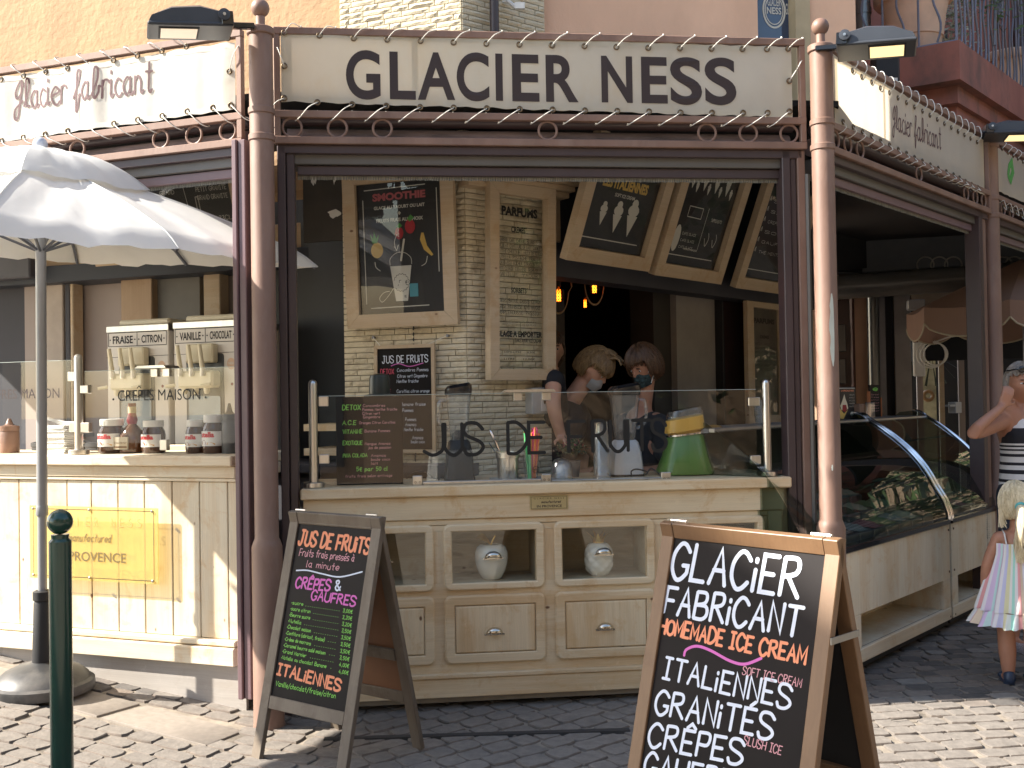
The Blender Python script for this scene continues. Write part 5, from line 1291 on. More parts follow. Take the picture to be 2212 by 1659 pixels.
# hand-written board hung by string on the pillar
y_ = -.035; s0, s1 = PL.S(812, 860, y_), PL.S(942, 860, y_); z1h = PL.Z(876, 745, y_); z0h = PL.Z(876, 978, y_); h = z1h-z0h; z0 = z0h
fw = .02; xm = (s0+s1)/2; iw2 = (s1-s0)/2-fw; ih = h-2*fw
th, T = poster('chalkboard', 'small chalkboard headed JUS DE FRUITS hung by a string below the SMOOTHIE poster', PL, s0, s1, z0, h, y_, 0, fw, m_board,
   [(m_chw, [stx('JUS DE FRUiTS', *P_(.02,.86), iw2*1.7, ih*.07, .12)]+[stx(t, *P_(u, v), iw2*w_, ih*.032, .10, .1) for t, u, v, w_ in (('Concombres Pommes',.3,.77,1.15),('Citron vert Gingembre',.28,.71,1.1),('Menthe fraiche',.1,.66,.8),('Carottes citron orange',.3,.56,1.2),('Banane fraise',.3,.43,.9),('Pommes',.1,.37,.4),('Pommes',.2,.28,.4),('Ananas',.2,.23,.4),('Menthe fraiche',.3,.18,.7),('Ananas',.45,.10,.4),('boule coco',.45,.06,.5))]),
    (m_chp, [rb2([P_(-.5,.83),P_(-.2,.85),P_(.2,.82),P_(.7,.85)], .005)]),
    (m_chr, [stx('DETOX', *P_(-.65,.75), iw2*.5, ih*.05, .13), stx('ACE', *P_(-.7,.55), iw2*.35, ih*.045, .13), stx('ViTAMiNE', *P_(-.6,.42), iw2*.6, ih*.045, .13), stx('COLADA', *P_(-.5,.1), iw2*.5, ih*.045, .13)])], cat='chalkboard', glass=False, fd=.018)
mb = MB(); nl, nr = PL.hit(806, 729, -.03), PL.hit(966, 725, -.03)
mb.tube([(nl[0],-.03,nl[1]), (s0+.04, -.045, z1h-.005)], .0022, 6); mb.tube([(nr[0],-.03,nr[1]), (s1-.05,-.045,z1h-.005)], .0022, 6); partF(th, 'string', mb, m_cord, PL)
mb = MB()
for n_ in (nl, nr): mb.lathe([(.008,0),(.008,.02)], 10); 
mb.v = [Vector((v.x+(nl if i < 20 else nr)[0], -.012-v.z, v.y+(nl if i < 20 else nr)[1])) for i, v in enumerate(mb.v)]; partF(th, 'nail', mb, m_iron, PL)
# pine cornice above the PARFUMS frame and pilaster beside it
mb = MB(); a, b = PR.S(1020, 400, -.1), PR.S(1228, 400, -.1); zc0, zc1 = PR.Z(1120, 412, -.1), PR.Z(1120, 360, -.1)
for i, (d, z0_, z1_) in enumerate(((.05, zc0, zc0+.03), (.09, zc0+.031, zc0+.06), (.13, zc0+.061, zc1+.1))): mb.box(a-d*.3, b+d*.3, -.04-d, .02, z0_, z1_, .003)
partF(shop, 'cornice', mb, m_frame, PR)
mb = MB(); mb.box(PR.S(1190, 470, 0), PR.S(1211, 470, 0), .0, .06, PR.Z(1200, 522, 0), 2.95, .003); partF(shop, 'pilaster', mb, m_frame, PR)
# dark panel with torn paper left of the pillar
q = FL.rect(655, 375, 760, 520, 1.0); mb = MB(); mb.box(q[0], q[1], 1.0, 1.03, q[2], 3.0); dp = single('hanging_panel', mb, M('dark_bronze_panel', (.05,.043,.036), .6, var=.2), 'dark hanging panel with torn white paper scraps left of the brick pillar', 'panel', FL, (q[0], 1, q[2]), smooth=False)
mb = MB()
for px, py, a, b in ((678,384,.022,.05),(722,380,.012,.05),(722,461,.05,.028)):
    s, z = FL.hit(px, py, .998); rr = random.Random(px); mb.add([(s+a*math.cos(t)*rr.uniform(.6,1.1), .9985, z+b*math.sin(t)*rr.uniform(.6,1.1)) for t in [i*.45 for i in range(14)]], [tuple(range(14))])
mb.v = [v-Vector((q[0],1,q[2])) for v in mb.v]; o = bpy.data.objects.new('torn_paper', mb.mesh('torn_paper', m_white, smooth=False)); COL.objects.link(o); o.parent = dp

# ================================================================ THINGS ON THE MIDDLE COUNTER
def F3(F, px, py, y): s, z = F.hit(px, py, y); return s
# black chalkboard
y_ = .14; q = FC.rect(726, 857, 870, 1047, y_); z0 = CT+.002
bb = Th('chalkboard', 'frameless black slate listing DETOX and A.C.E drinks standing on the middle counter', 'chalkboard', FC, ((q[0]+q[1])/2, y_, z0))
mb = MB(); mb.box(q[0], q[1], y_, y_+.012, z0, q[3], .002); sl = bb.part('slate', mb, m_board)
W_, H_ = q[1]-q[0], q[3]-z0; T = TF(y_-.0005); P2 = lambda u, v: (q[0]+u*W_, z0+v*H_)
def ss(mb, t, u, v, w_, h_, wd=.13): x, z = P2(u, v); stroke_text(mb, t, x, z, h_*H_, T, wd, w_*W_, shear=.08, jit=.03)
mb = MB()
for t, u, v, w_, h_ in (('DETOX',.10,.855,.27,.055),('A.C.E',.10,.685,.2,.045),('ViTAMiNE',.10,.585,.29,.045),('EXOTiQUE',.10,.455,.29,.045),('PiNA COLADA',.10,.315,.36,.04),('5€ par 50 cl',.30,.155,.46,.045)): ss(mb, t, u, v, w_, h_, .17)
bb.part('green_lettering', mb, m_chg, parent=sl, smooth=False)
mb = MB()
for t, u, v, w_ in (('Concombres',.41,.885,.33),('Pommes Menthe fraiche',.40,.84,.52),('Citron vert',.40,.795,.26),('Gingembre',.41,.755,.25),('Oranges Citron Carottes',.35,.69,.54),('Banane Pommes',.43,.595,.38),('Mangue Ananas',.43,.45,.38),('jus de passion',.48,.405,.34),('Ananas',.52,.315,.22),('boule coco',.52,.27,.28),('lait',.52,.225,.1),('fruits frais selon arrivage',.13,.085,.7)): ss(mb, t, u, v, w_, .03, .13)
bb.part('pink_lettering', mb, m_chk, parent=sl, smooth=False)
# airpot
y_ = .36; s = FC.S(820, 850, y_); zt = FC.Z(820, 807, y_); r = (FC.S(847, 850, y_)-FC.S(793, 850, y_))/2
ps = Th('airpot', 'steel pump flask with black domed lid behind the slate on the middle counter', 'flask', FC, (s, y_, CT))
mb = MB(); mb.lathe([(r*.95,CT+.0),(r,CT+.01),(r,zt-.13)], 28, (s,y_,0)); ps.part('body', mb, m_steel)
mb = MB(); mb.lathe([(r*1.25,zt-.128),(r*1.28,zt-.112),(r*.85,zt-.105),(r*.82,zt-.03),(r*.75,zt-.01),(r*.3,zt)], 28, (s,y_,0)); ps.part('lid', mb, M('black_green_lid', (.02,.03,.028), .35))
def blender(label, px0, px1, jy0, jy1, by1, y, base_mat, lidcol, handle=-1, group=None):
    s = FC.S((px0+px1)/2, 950, y); w_ = (FC.S(px1, 950, y)-FC.S(px0, 950, y))/2; zj1 = FC.Z((px0+px1)/2, jy0, y); zj0 = FC.Z((px0+px1)/2, jy1, y)
    th = Th('blender', label, 'blender', FC, (s, y, CT))
    mb = MB(); mb.lathe([(w_*.62,zj0),(w_*.66,zj0+.02),(w_*.98,zj1-.01),(w_*1.02,zj1)], 4, (0,0,0)); 
    def rsq(r, z, k=.25, n=24):
        P = []
        for i in range(n):
            a = 2*math.pi*i/n; c, d = math.cos(a), math.sin(a); f = (abs(c)**4+abs(d)**4)**(-.25); P.append((s+r*f*c*.95, y+r*f*d*.95, z))
        return P
    def loft(prof, n=24, caps=True):
        mb = MB(); V = []; F = []
        for r_, z in prof: V += rsq(r_, z, n=n)
        for k in range(len(prof)-1):
            for i in range(n): F.append((k*n+i, k*n+(i+1) % n, (k+1)*n+(i+1) % n, (k+1)*n+i))
        if caps: F += [tuple(range(n)), tuple((len(prof)-1)*n+i for i in range(n))]
        return mb.add(V, F)
    jar = th.part('jar', loft([(w_*.62,zj0),(w_*.66,zj0+.02),(w_*.92,zj1-.01),(w_*.95,zj1)], caps=False), m_jarg)
    th.part('base', loft([(w_*1.12,CT+.002),(w_*1.12,CT+.015),(w_*.98,zj0-.06),(w_*.8,zj0-.01),(w_*.66,zj0)]), base_mat)
    th.part('base_foot', loft([(w_*1.15,CT),(w_*1.16,CT+.012)]), m_black)
    th.part('blade_block', loft([(w_*.55,zj0),(w_*.5,zj0+.03),(w_*.2,zj0+.05)]), lidcol)
    mb = MB(); V = []
    lid = loft([(w_*.97,zj1-.004),(w_*1.03,zj1+.006),(w_*1.0,zj1+.03),(w_*.8,zj1+.045)])
    lid.v = [Vector((v.x, v.y, v.z+(.16*(v.x-s)+.008 if v.z > zj1 else 0))) for v in lid.v]; th.part('lid', lid, lidcol)
    x = s+handle*w_*.9; mb = MB(); mb.tube(catm([(x, y, zj1-.03),(x+handle*.035, y, zj1-.04),(x+handle*.035, y, zj1-.14),(x-handle*.01, y, zj1-.18)]), .009, 8); th.part('handle', mb, m_jarg, parent=jar)
    return th
blender('black blender with clear jar and black lid in front of the brick pillar', 961, 1022, 852, 950, 1037, .30, m_black, m_blackgloss)
blender('grey based blender with clear jar beside the green juicer', 1316, 1384, 852, 950, 1025, .32, M('grey_blender_base', (.50,.51,.52), .3), m_blackgloss, handle=1)
# steel cup with spoons
y_ = .22; s = FC.S(1097, 1000, y_); r = (FC.S(1123, 1000, y_)-FC.S(1071, 1000, y_))/2; zt = FC.Z(1097, 976, y_)
cu_ = Th('steel_cup', 'steel cup holding a spoon and a knife in front of the brick pillar', 'cup', FC, (s, y_, CT))
mb = MB(); mb.lathe([(r*.82,CT),(r*.85,CT+.004),(r*.92,zt-.03),(r*1.02,zt-.028),(r*1.02,zt),(r*.97,zt),(r*.9,zt-.03),(r*.8,CT+.01)], 32, (s,y_,0)); cu_.part('cup', mb, m_steel)
mb = MB(); tx, tz = FC.hit(1058, 930, y_); mb.tube([(s, y_, CT+.05), (tx+.006, y_, tz-.01), (tx, y_, tz)], [.004,.007,.005], 8); single('spoon', mb, m_chrome, 'long steel spoon leaning out of the steel cup on the middle counter', 'spoon', FC, (s, y_, CT+.05))
mb = MB(); tx, tz = FC.hit(1056, 956, y_+.02); mb.tube([(s, y_+.02, CT+.05), (tx, y_+.02, tz)], .003, 6); single('stirrer', mb, m_iron, 'thin dark stirrer leaning left out of the steel cup', 'stirrer', FC, (s, y_+.02, CT+.05))
# straws
y_ = .2
sc_ = Th('straw_cup', 'clear cup packed with green, orange and pink straws on the middle counter', 'straws', FC, (FC.S(1147, 1000, y_), y_, CT)); s = sc_.base.x
zt = FC.Z(1147, 926, y_); mats = [flat('green_straw', (.12,.62,.25), .35), flat('orange_straw', (.85,.25,.08), .35), flat('pink_straw', (.85,.06,.28), .35)]
for i in range(44):
    a = random.uniform(0, 6.28); rr = .028*math.sqrt(random.random()); x0 = s+rr*math.cos(a)*.7; y0 = y_+rr*math.sin(a)*.7; x1 = s+rr*math.cos(a)*1.7; y1 = y_+rr*math.sin(a)*1.7
    k = 0 if (x1 < s and i % 4) else (2 if i % 2 else 1)
    mb = MB(); mb.tube([(x0, y0, CT+.004),(x1, y1, zt+random.uniform(-.03,.01))], .0048, 6); sc_.part('straw', mb, mats[k])
mb = MB(); mb.lathe([(.032,CT),(.043,CT+.13)], 24, (s,y_,0)); mb.f = mb.f[:-2]; cp = sc_.part('cup', mb, m_jarg)
mb = MB(); T = TF(y_-.044)
cx_, cz_ = s+.018, CT+.055
for rr_, wd_ in ((.017,.002),(.013,.0015)): ribbon(mb, [(cx_+rr_*math.cos(t*math.pi/10), cz_+rr_*math.sin(t*math.pi/10)) for t in range(21)], wd_, T)
block_text(mb, 'NESS', cx_-.011, cz_-.005, .022, .01, T, .03); sc_.part('round_print', mb, m_prk, parent=cp, smooth=False)
# stacks of clear lids and cups
m_clear = glassm('clear_plastic', (.90,.92,.93), 1.5, 2.0, .1, haze=.07)
def stack(name, label, px, w_, py_top, y, n, prof, cat):
    s = FC.S(px, 1000, y); zt = FC.Z(px, py_top, y); th = Th(name, label, cat, FC, (s, y, CT))
    H = zt-CT
    for i in range(n):
        mb = MB(); z0 = CT+i*(H*.55)/n; mb.lathe([(r_, z0+h_*H*.45) for r_, h_ in prof], 24, (s,y,0)); mb.f = mb.f[:-2] if prof[-1][0] > .02 else mb.f[:-2]; th.part('cup', mb, m_clear)
stack('lid_stack', 'stack of domed clear lids beside the small plant on the middle counter', 1213, .05, 985, .2, 7, [(.058,0),(.056,.12),(.050,.5),(.035,.85),(.012,1.0)], 'lids')
stack('cup_stack', 'tall stack of clear plastic cups left of the grey blender', 1300, .05, 904, .2, 12, [(.047,0),(.044,.03),(.034,.6),(.033,1.0),(.001,1.0)], 'cups')
# small plant
y_ = .33; s = FC.S(1236, 1000, y_); pt_ = Th('potted_herb', 'small dark leafy plant with tiny pink flowers behind the clear lids', 'plant', FC, (s, y_, CT))
mb = MB(); mb.lathe([(.035,CT),(.045,CT+.08),(.047,CT+.085)], 16, (s,y_,0)); pt_.part('pot', mb, m_iron)
mb = MB(); mf = MB()
for i in range(260):
    a = random.uniform(0,6.28); e = random.uniform(-.2,1.4); rr = random.uniform(.03,.085); c = Vector((s+rr*math.cos(a)*math.cos(e), y_+rr*math.sin(a)*math.cos(e), CT+.13+rr*math.sin(e)*1.1))
    d = Vector((random.uniform(-1,1),random.uniform(-1,1),random.uniform(-1,1))).normalized()*.012; p = d.orthogonal().normalized()*.005
    (mf if i % 14 == 0 and e > .3 else mb).add([c-d, c+p, c+d, c-p], [(0,1,2,3)])
pt_.part('foliage', mb, M('dark_leaf', (.03,.06,.02), .5, var=.4, vs=30), kind='stuff', smooth=False); pt_.part('blossoms', mf, flat('pink_blossom', (.45,.08,.15)), kind='stuff', smooth=False)
# green juicer
y_ = .30; sA, sB = FC.S(1420, 1025, y_), FC.S(1541, 1025, y_); xc = (sA+sB)/2; hw = (sB-sA)/2
jz = lambda py: FC.Z(1480, py, y_)
ju = Th('citrus_juicer', 'large green citrus juicer with orange-yellow hopper on the right of the middle counter', 'juicer', FC, (xc, y_, CT))
def oval(prof, mt, nm, n=32, par=None, cx=xc, dy=y_):
    mb = MB(); V = []; F = []
    for rx, z, dx, tl_ in prof:
        for i in range(n):
            a = 2*math.pi*i/n; c, d = math.cos(a), math.sin(a); f = (abs(c)**3+abs(d)**3)**(-1/3)
            V.append((cx+dx+rx*c*f, dy+rx*.8*d*f, z+tl_*rx*c))
    for k in range(len(prof)-1):
        for i in range(n): F.append((k*n+i, k*n+(i+1) % n, (k+1)*n+(i+1) % n, (k+1)*n+i))
    F += [tuple(range(n)), tuple((len(prof)-1)*n+i for i in range(n))]; mb.add(V, F); return ju.part(nm, mb, mt, parent=par)
m_grn = M('green_enamel', (.10,.21,.045), .28, var=.04, coat=.3)
oval([(hw*.97,CT+.006,0,0),(hw,CT+.02,0,0),(hw*.80,jz(985),.002,0),(hw*.63,jz(943),.004,.06),(hw*.60,jz(940),.004,.06)], m_grn, 'body')
oval([(hw*.62,jz(941),.004,.1),(hw*.67,jz(939),.004,.12),(hw*.67,jz(935),.004,.12),(hw*.5,jz(932),.004,.14)], m_chrome, 'chrome_ring')
m_org = M('orange_yellow_plastic', (.62,.36,.07), .35, var=.05)
oval([(hw*.50,jz(936),.0,.14),(hw*.68,jz(929),.0,.16),(hw*.63,jz(903),.0,.18),(hw*.58,jz(901),.0,.18)], m_org, 'hopper')
oval([(hw*.60,jz(903),.0,.18),(hw*.62,jz(896),.0,.18),(hw*.55,jz(884),.002,.18),(hw*.50,jz(883),.002,.18)], m_clear, 'clear_cover')
mb = MB(); mb.ball((xc+hw*1.25, y_+.12, jz(930)), .05, 16, (1.3,.8,.5)); ju.part('side_spout', mb, M('amber_spout', (.32,.17,.04), .4))
mb = MB(); mb.box(xc-hw*.85, xc+hw*.85, y_-.06, y_+.08, CT+.001, CT+.006); ju.part('feet', mb, m_black)
# cables
mb = MB(); P = catm([FC.w(FC.S(px, py, .13), .13+dy, max(CT+.006, FC.Z(px, py, .13))) for px, py, dy in ((1365,1030,0),(1364,1018,0),(1378,1014,.02),(1400,1020,.02),(1395,1026,0),(1410,1013,.03),(1428,1026,.01),(1440,1030,0))]); mb.tube(P, .004, 6); single('power_cable', mb, m_black, 'black cable looped on the middle counter in front of the grey blender', 'cable')
mb = MB(); P = catm([FC.w(FC.S(px, py, .2), .2, max(CT+.006, FC.Z(px, py, .2))) for px, py in ((878,1034),(884,1026),(905,1018),(925,1024),(935,1032),(950,1036))]); mb.tube(P, .005, 6); single('power_cable', mb, m_black, 'black cable curving behind the left clamp between slate and black blender', 'cable')
mb = MB(); a, b = FC.S(1115, 1030, .12), FC.S(1200, 1030, .12); mb.box(a-.12, b, .1, .3, CT+.001, CT+.010, .003); single('tray', mb, M('grey_tray', (.38,.37,.36), .4), 'flat grey tray under the steel cup and straws', 'tray', FC)
mb = MB(); s, z = PR.hit(1157, 866, -.03); mb.box(s-.055, s+.055, -.07, -.001, z-.075, z+.075, .004); sb_ = single('switch_box', mb, M('grey_switch_box', (.42,.42,.40), .5), 'grey electric switch box mounted on the brick pillar under the PARFUMS frame', 'switch box', PR, (s, 0, z))
mb = MB(); mb.box(.005, .05, -.074, -.071, -.06, .06, .002); o = bpy.data.objects.new('switch_plate', mb.mesh('switch_plate', m_white)); COL.objects.link(o); o.parent = sb_
mb = MB(); mb.ball((.03,-.075,0), .008, 10, (1,.4,2.6)); o = bpy.data.objects.new('keyhole', mb.mesh('keyhole', m_brass)); COL.objects.link(o); o.parent = sb_

# ================================================================ LEFT COUNTER ITEMS
yJ = .22
def jar(label, px0, px1, py0, group='jars of chocolate spread on the left counter', lab=True):
    s0, s1 = FL.S(px0, 940, yJ), FL.S(px1, 940, yJ); s = (s0+s1)/2; r = (s1-s0)/2; zt = FL.Z((px0+px1)/2, py0, yJ); H = zt-LT
    th = Th('spread_jar', label, 'jar', FL, (s, yJ, LT), group)
    mb = MB(); mb.lathe([(r*.86,LT),(r*.95,LT+.004),(r,LT+H*.12),(r,LT+H*.55),(r*.93,LT+H*.68),(r*.76,LT+H*.78),(r*.76,LT+H*.82)], 28, (s,yJ,0)); b = th.part('jar', mb, M('chocolate_glass', (.055,.024,.014), .12, var=.1, coat=.6))
    mb = MB(); mb.lathe([(r*.84,LT+H*.80),(r*.86,LT+H*.81),(r*.86,LT+H*.99),(r*.82,LT+H)], 28, (s,yJ,0)); th.part('lid', mb, m_white)
    def cyl(x, z, l): a = (x-s)/r; a = max(-1.45, min(1.45, a)); rr = r+.0012+l; return (s+rr*math.sin(a), yJ-rr*math.cos(a), z)
    mb = MB(); mb.grid(lambda u, v: cyl(s+(u*2-1)*r*1.3, LT+H*(.2+.38*v), 0), 16, 2); th.part('paper_label', mb, m_white, parent=b)
    mb = MB(); block_text(mb, 'n', s-r*.95, LT+H*.42, r*.24, H*.10, cyl, .04); th.part('label_initial', mb, m_prk, parent=b, smooth=False)
    mb = MB(); block_text(mb, 'utella', s-r*.70, LT+H*.42, r*1.35, H*.145, cyl, .05); th.part('label_lettering', mb, flat('label_red', (.55,.02,.03), .5), parent=b, smooth=False)
    mb = MB(); mb.add([cyl(s+r*x, LT+H*z, .0008) for x, z in ((-.6,.24),(-.62,.32),(-.3,.36),(-.05,.30),(-.1,.24))], [(0,1,2,3,4)]); th.part('bread_print', mb, flat('bread_brown', (.25,.08,.04), .6), parent=b, smooth=False)
    mb = MB(); mb.add([cyl(s+r*x, LT+H*z, .0009) for x, z in ((0,.23),(.05,.29),(.4,.30),(.75,.26),(.7,.23))], [(0,1,2,3,4)]); th.part('nut_print', mb, flat('nut_gold', (.6,.35,.10), .6), parent=b, smooth=False)
    return th
jar('chocolate spread jar left of the liqueur bottle, catching the sun', 218.7, 265, 905)
jar('chocolate spread jar right of the liqueur bottle', 311, 352.6, 908)
jar('smaller chocolate spread jar in front of the right ice cream machine', 404.7, 441, 907)
jar('larger chocolate spread jar beside the grey squeeze bottle', 441, 483, 896)
s0, s1 = FL.S(261, 940, yJ+.03), FL.S(311, 940, yJ+.03); s = (s0+s1)/2; r = (s1-s0)/2; zt = FL.Z(284, 871, yJ+.03); H = zt-LT; y_ = yJ+.03
lb = Th('liqueur_bottle', 'round-bellied amber liqueur bottle with red neck between two spread jars', 'bottle', FL, (s, y_, LT))
mb = MB(); mb.lathe([(r*.8,LT),(r*.97,LT+.006),(r,LT+H*.15),(r*.9,LT+H*.36),(r*.55,LT+H*.5),(r*.3,LT+H*.58)], 28, (s,y_,0)); lb.part('belly', mb, M('amber_glass', (.10,.04,.015), .1, coat=.7))
mb = MB(); mb.lathe([(r*.3,LT+H*.58),(r*.38,LT+H*.66),(r*.28,LT+H*.78),(r*.26,LT+H*.8)], 20, (s,y_,0)); lb.part('red_neck', mb, M('red_wax', (.22,.02,.03), .3, coat=.4))
mb = MB(); mb.lathe([(r*.28,LT+H*.8),(r*.28,LT+H*.93)], 20, (s,y_,0)); lb.part('neck_label', mb, flat('gold_paper', (.42,.36,.22)))
mb = MB(); mb.lathe([(r*.27,LT+H*.932),(r*.27,LT+H)], 20, (s,y_,0)); lb.part('cap', mb, flat('maroon_cap', (.12,.02,.02)))
mb = MB(); mb.box(s-r*.75, s+r*.45, y_-r-.004, y_-r+.004, LT+H*.08, LT+H*.33); pl_ = lb.part('paper_label', mb, flat('cream_label', (.48,.43,.33)), smooth=False)
mb = MB(); stroke_text(mb, 'Grand Marnier', s-r*.68, LT+H*.20, H*.035, TF(y_-r-.0045), .14, r*1.05, shear=.2); ribbon(mb, [(s-r*.68, LT+H*.13),(s+r*.38, LT+H*.13)], H*.03, TF(y_-r-.0045)); lb.part('label_lettering', mb, flat('label_brown', (.16,.09,.04)), parent=pl_, smooth=False)
def squeeze(label, px0, px1, py0, col, y=yJ):
    s0, s1 = FL.S(px0, 940, y), FL.S(px1, 940, y); s = (s0+s1)/2; r = (s1-s0)/2; zt = FL.Z((px0+px1)/2, py0, y); H = zt-LT
    th = Th('squeeze_bottle', label, 'bottle', FL, (s, y, LT)); m_ = M('squeeze_'+col[0], col[1], .4)
    mb = MB(); mb.lathe([(r*.95,LT),(r,LT+.006),(r,LT+H*.6),(r*.9,LT+H*.64)], 24, (s,y,0)); th.part('bottle', mb, m_)
    mb = MB(); mb.lathe([(r,LT+H*.64),(r,LT+H*.78),(r*.6,LT+H*.80),(r*.4,LT+H*.84),(r*.15,LT+H)], 24, (s,y,0)); th.part('nozzle_cap', mb, m_)
squeeze('dark grey squeeze bottle at the right end of the left counter', 482, 510, 871, ('grey', (.09,.09,.09)))
squeeze('brown squeeze bottle at the left edge of the left counter', 5, 36, 904, ('brown', (.26,.15,.11)))
# napkins
s0, s1 = FL.S(108, 940, .2), FL.S(160, 940, .2); np_ = Th('napkin_stack', 'untidy stack of white paper napkins on the left counter', 'napkins', FL, ((s0+s1)/2, .2, LT))
hz = (FL.Z(130, 918, .2)-LT)
for i in range(16):
    z0 = LT+hz*i/16; dx, dy = random.uniform(-.006,.006), random.uniform(-.006,.006); a = random.uniform(-.06,.06)
    mb = MB(); mb.box(-(s1-s0)/2, (s1-s0)/2, -.07, .07, 0, hz/16*.8, .002); mb.v = [Vector(((s0+s1)/2+dx+v.x*math.cos(a)-v.y*math.sin(a), .2+dy+v.x*math.sin(a)+v.y*math.cos(a), z0+v.z)) for v in mb.v]; np_.part('napkin', mb, m_white)
mb = MB(); zt = LT+hz+.002; mb.grid(lambda u, v: ((s0+(s1-s0)*u), .13+.14*v, zt+.035*(1-u)**2+.01*math.sin(v*5+u*4)), 8, 6); np_.part('napkin', mb, m_white)
# crepe griddles
s, z = FL.hit(190, 930, .5)
for i, (px, lb_) in enumerate(((105,'black round crepe griddle at the back of the left counter behind the napkins'), (222,'black round crepe griddle behind the chocolate spread jars'))):
    s = FL.S(px, 960, .5); th = Th('crepe_griddle', lb_, 'griddle', FL, (s, .45, 1.16))
    mb = MB(); mb.lathe([(.15,1.165),(.16,1.18),(.16,1.27),(.165,1.275),(.165,1.295),(.15,1.30)], 32, (s,.6,0)); th.part('body', mb, m_black)
    mb = MB(); mb.tube([(s+.05, .6, 1.31),(s+.26, .5, 1.345)], .006, 8); mb.box(s+.2, s+.29, .45, .55, 1.33, 1.352, .004); th.part('spatula', mb, m_iron)
# ice cream machines
yM = .86
def machine(label, px0, px1, t1, t2, shift):
    s0, s1 = FL.S(px0, 840, yM), FL.S(px1, 840, yM); W_ = s1-s0; zt = FL.Z((px0+px1)/2, (706 if shift == 0 else 697), yM); zb = LT-.06
    th = Th('ice_cream_machine', label, 'machine', FL, ((s0+s1)/2, yM+.25, 1.16)); H = zt-zb
    X = lambda u: s0+u*W_; Z = lambda v: zb+v*H
    mb = MB(); mb.box(s0, s1, yM, yM+.5, 1.162, zt-.02, .006); body = th.part('body', mb, m_machine)
    mb = MB(); mb.box(s0-.004, s1+.004, yM-.004, yM+.5, zt-.03, zt+.012, .004); th.part('top_cover', mb, m_steel)
    mb = MB(); mb.box(X(.1), X(.92), yM+.05, yM+.4, zt+.013, zt+.05, .01); th.part('hopper_lid', mb, m_cream)
    T = TF(yM-.001)
    mb = MB()
    for a, b in (((.03,.96),(.97,.96)),((.03,.855),(.97,.855))): ribbon(mb, [(X(a[0]),Z(a[1])),(X(b[0]),Z(b[1]))], .004, T)
    for u in (.03,.50,.97): ribbon(mb, [(X(u),Z(.855)),(X(u),Z(.96))], .004, T)
    ribbon(mb, [(X(.0),Z(.77)),(X(1),Z(.775))], .0025, T)
    th.part('border_line', mb, m_prk, parent=body, smooth=False)
    for t, u0, u1 in ((t1,.10,.43),(t2,.57,.90)):
        mb = MB()
        block_text(mb, t, X(u0), Z(.875), X(u1)-X(u0), H*.06, T, .02)
        for u in (u0-.045, u1+.03): ribbon(mb, [(X(u),Z(.905)),(X(u)+.003,Z(.905))], .009, T)
        th.part('lettering', mb, m_prk, parent=body, smooth=False)
    # recess
    mb = MB(); plate(mb, rrect(X(.20), X(.78), Z(.18), Z(.77), .02), None, yM-.004, yM+.002, .002); th.part('recess_panel', mb, M('dark_recess', (.05,.055,.06), .3, var=.1), parent=body)
    mb = MB(); plate(mb, rrect(X(.24), X(.74), Z(.20), Z(.46), .02), None, yM-.010, yM-.003, .003); th.part('splash_plate', mb, M('splash_steel', (.22,.24,.26), .25, .6), parent=body)
    mb = MB(); mb.box(X(.28), X(.70), yM-.06, yM-.002, Z(.70), Z(.84), .008); th.part('cream_block', mb, m_cream)
    mb = MB(); mb.box(X(.20), X(.74), yM-.09, yM-.002, Z(.515), Z(.64), .012); hd = th.part('dispensing_head', mb, m_cream)
    for k, u in enumerate((.27,.44,.61)):
        mb = MB(); mb.tube([(X(u)-.012, yM-.11, Z(.83)),(X(u), yM-.10, Z(.66))], [.012,.015], 10); th.part('lever', mb, m_cream)
        mb = MB(); mb.lathe([(.012,0),(.016,.01),(.016,.045),(.008,.05)], 10, (X(u), yM-.10, Z(.60))); th.part('valve', mb, m_steel, parent=hd)
        mb = MB(); mb.lathe([(.012,0),(.018,.02),(.018,.04)], 10, (X(u), yM-.06, Z(.47))); th.part('nozzle', mb, m_cream, parent=hd)
    for u in (.06,.60): 
        mb = MB(); mb.tube([(X(u), yM-.11, Z(.53)),(X(u)+.05, yM-.09, Z(.54))], .010, 10); th.part('knob', mb, m_cream)
    mb = MB(); mb.ball((X(.9), yM-.001, Z(.54)), .009, 12, (1,.4,1)); th.part('button', mb, flat('maroon_button', (.18,.03,.04), .3))
    mb = MB(); n = 24; mb.add([(X(.89)+.028*math.cos(2*math.pi*i/n), yM-.0015, Z(.69)+.034*math.sin(2*math.pi*i/n)) for i in range(n)], [tuple(range(n))]); st = th.part('round_sticker', mb, flat('peach_sticker', (.60,.42,.30), .6), parent=body, smooth=False)
    mb = MB(); block_text(mb, 'NESS', X(.89)-.018, Z(.685), .036, .014, TF(yM-.002), .03); th.part('sticker_lettering', mb, m_machine, parent=body, smooth=False)
    mb = MB(); mb.box(X(.1), X(.9), yM-.12, yM-.003, Z(.055), Z(.10), .006); th.part('drip_tray', mb, m_cream)
machine('pale soft ice cream machine labelled FRAISE and CITRON', 232, 365, 'FRAISE', 'CITRON', 0)
machine('pale soft ice cream machine labelled VANILLE and CHOCOLAT beside the left post', 376, 516, 'VANILLE', 'CHOCOLAT', 1)

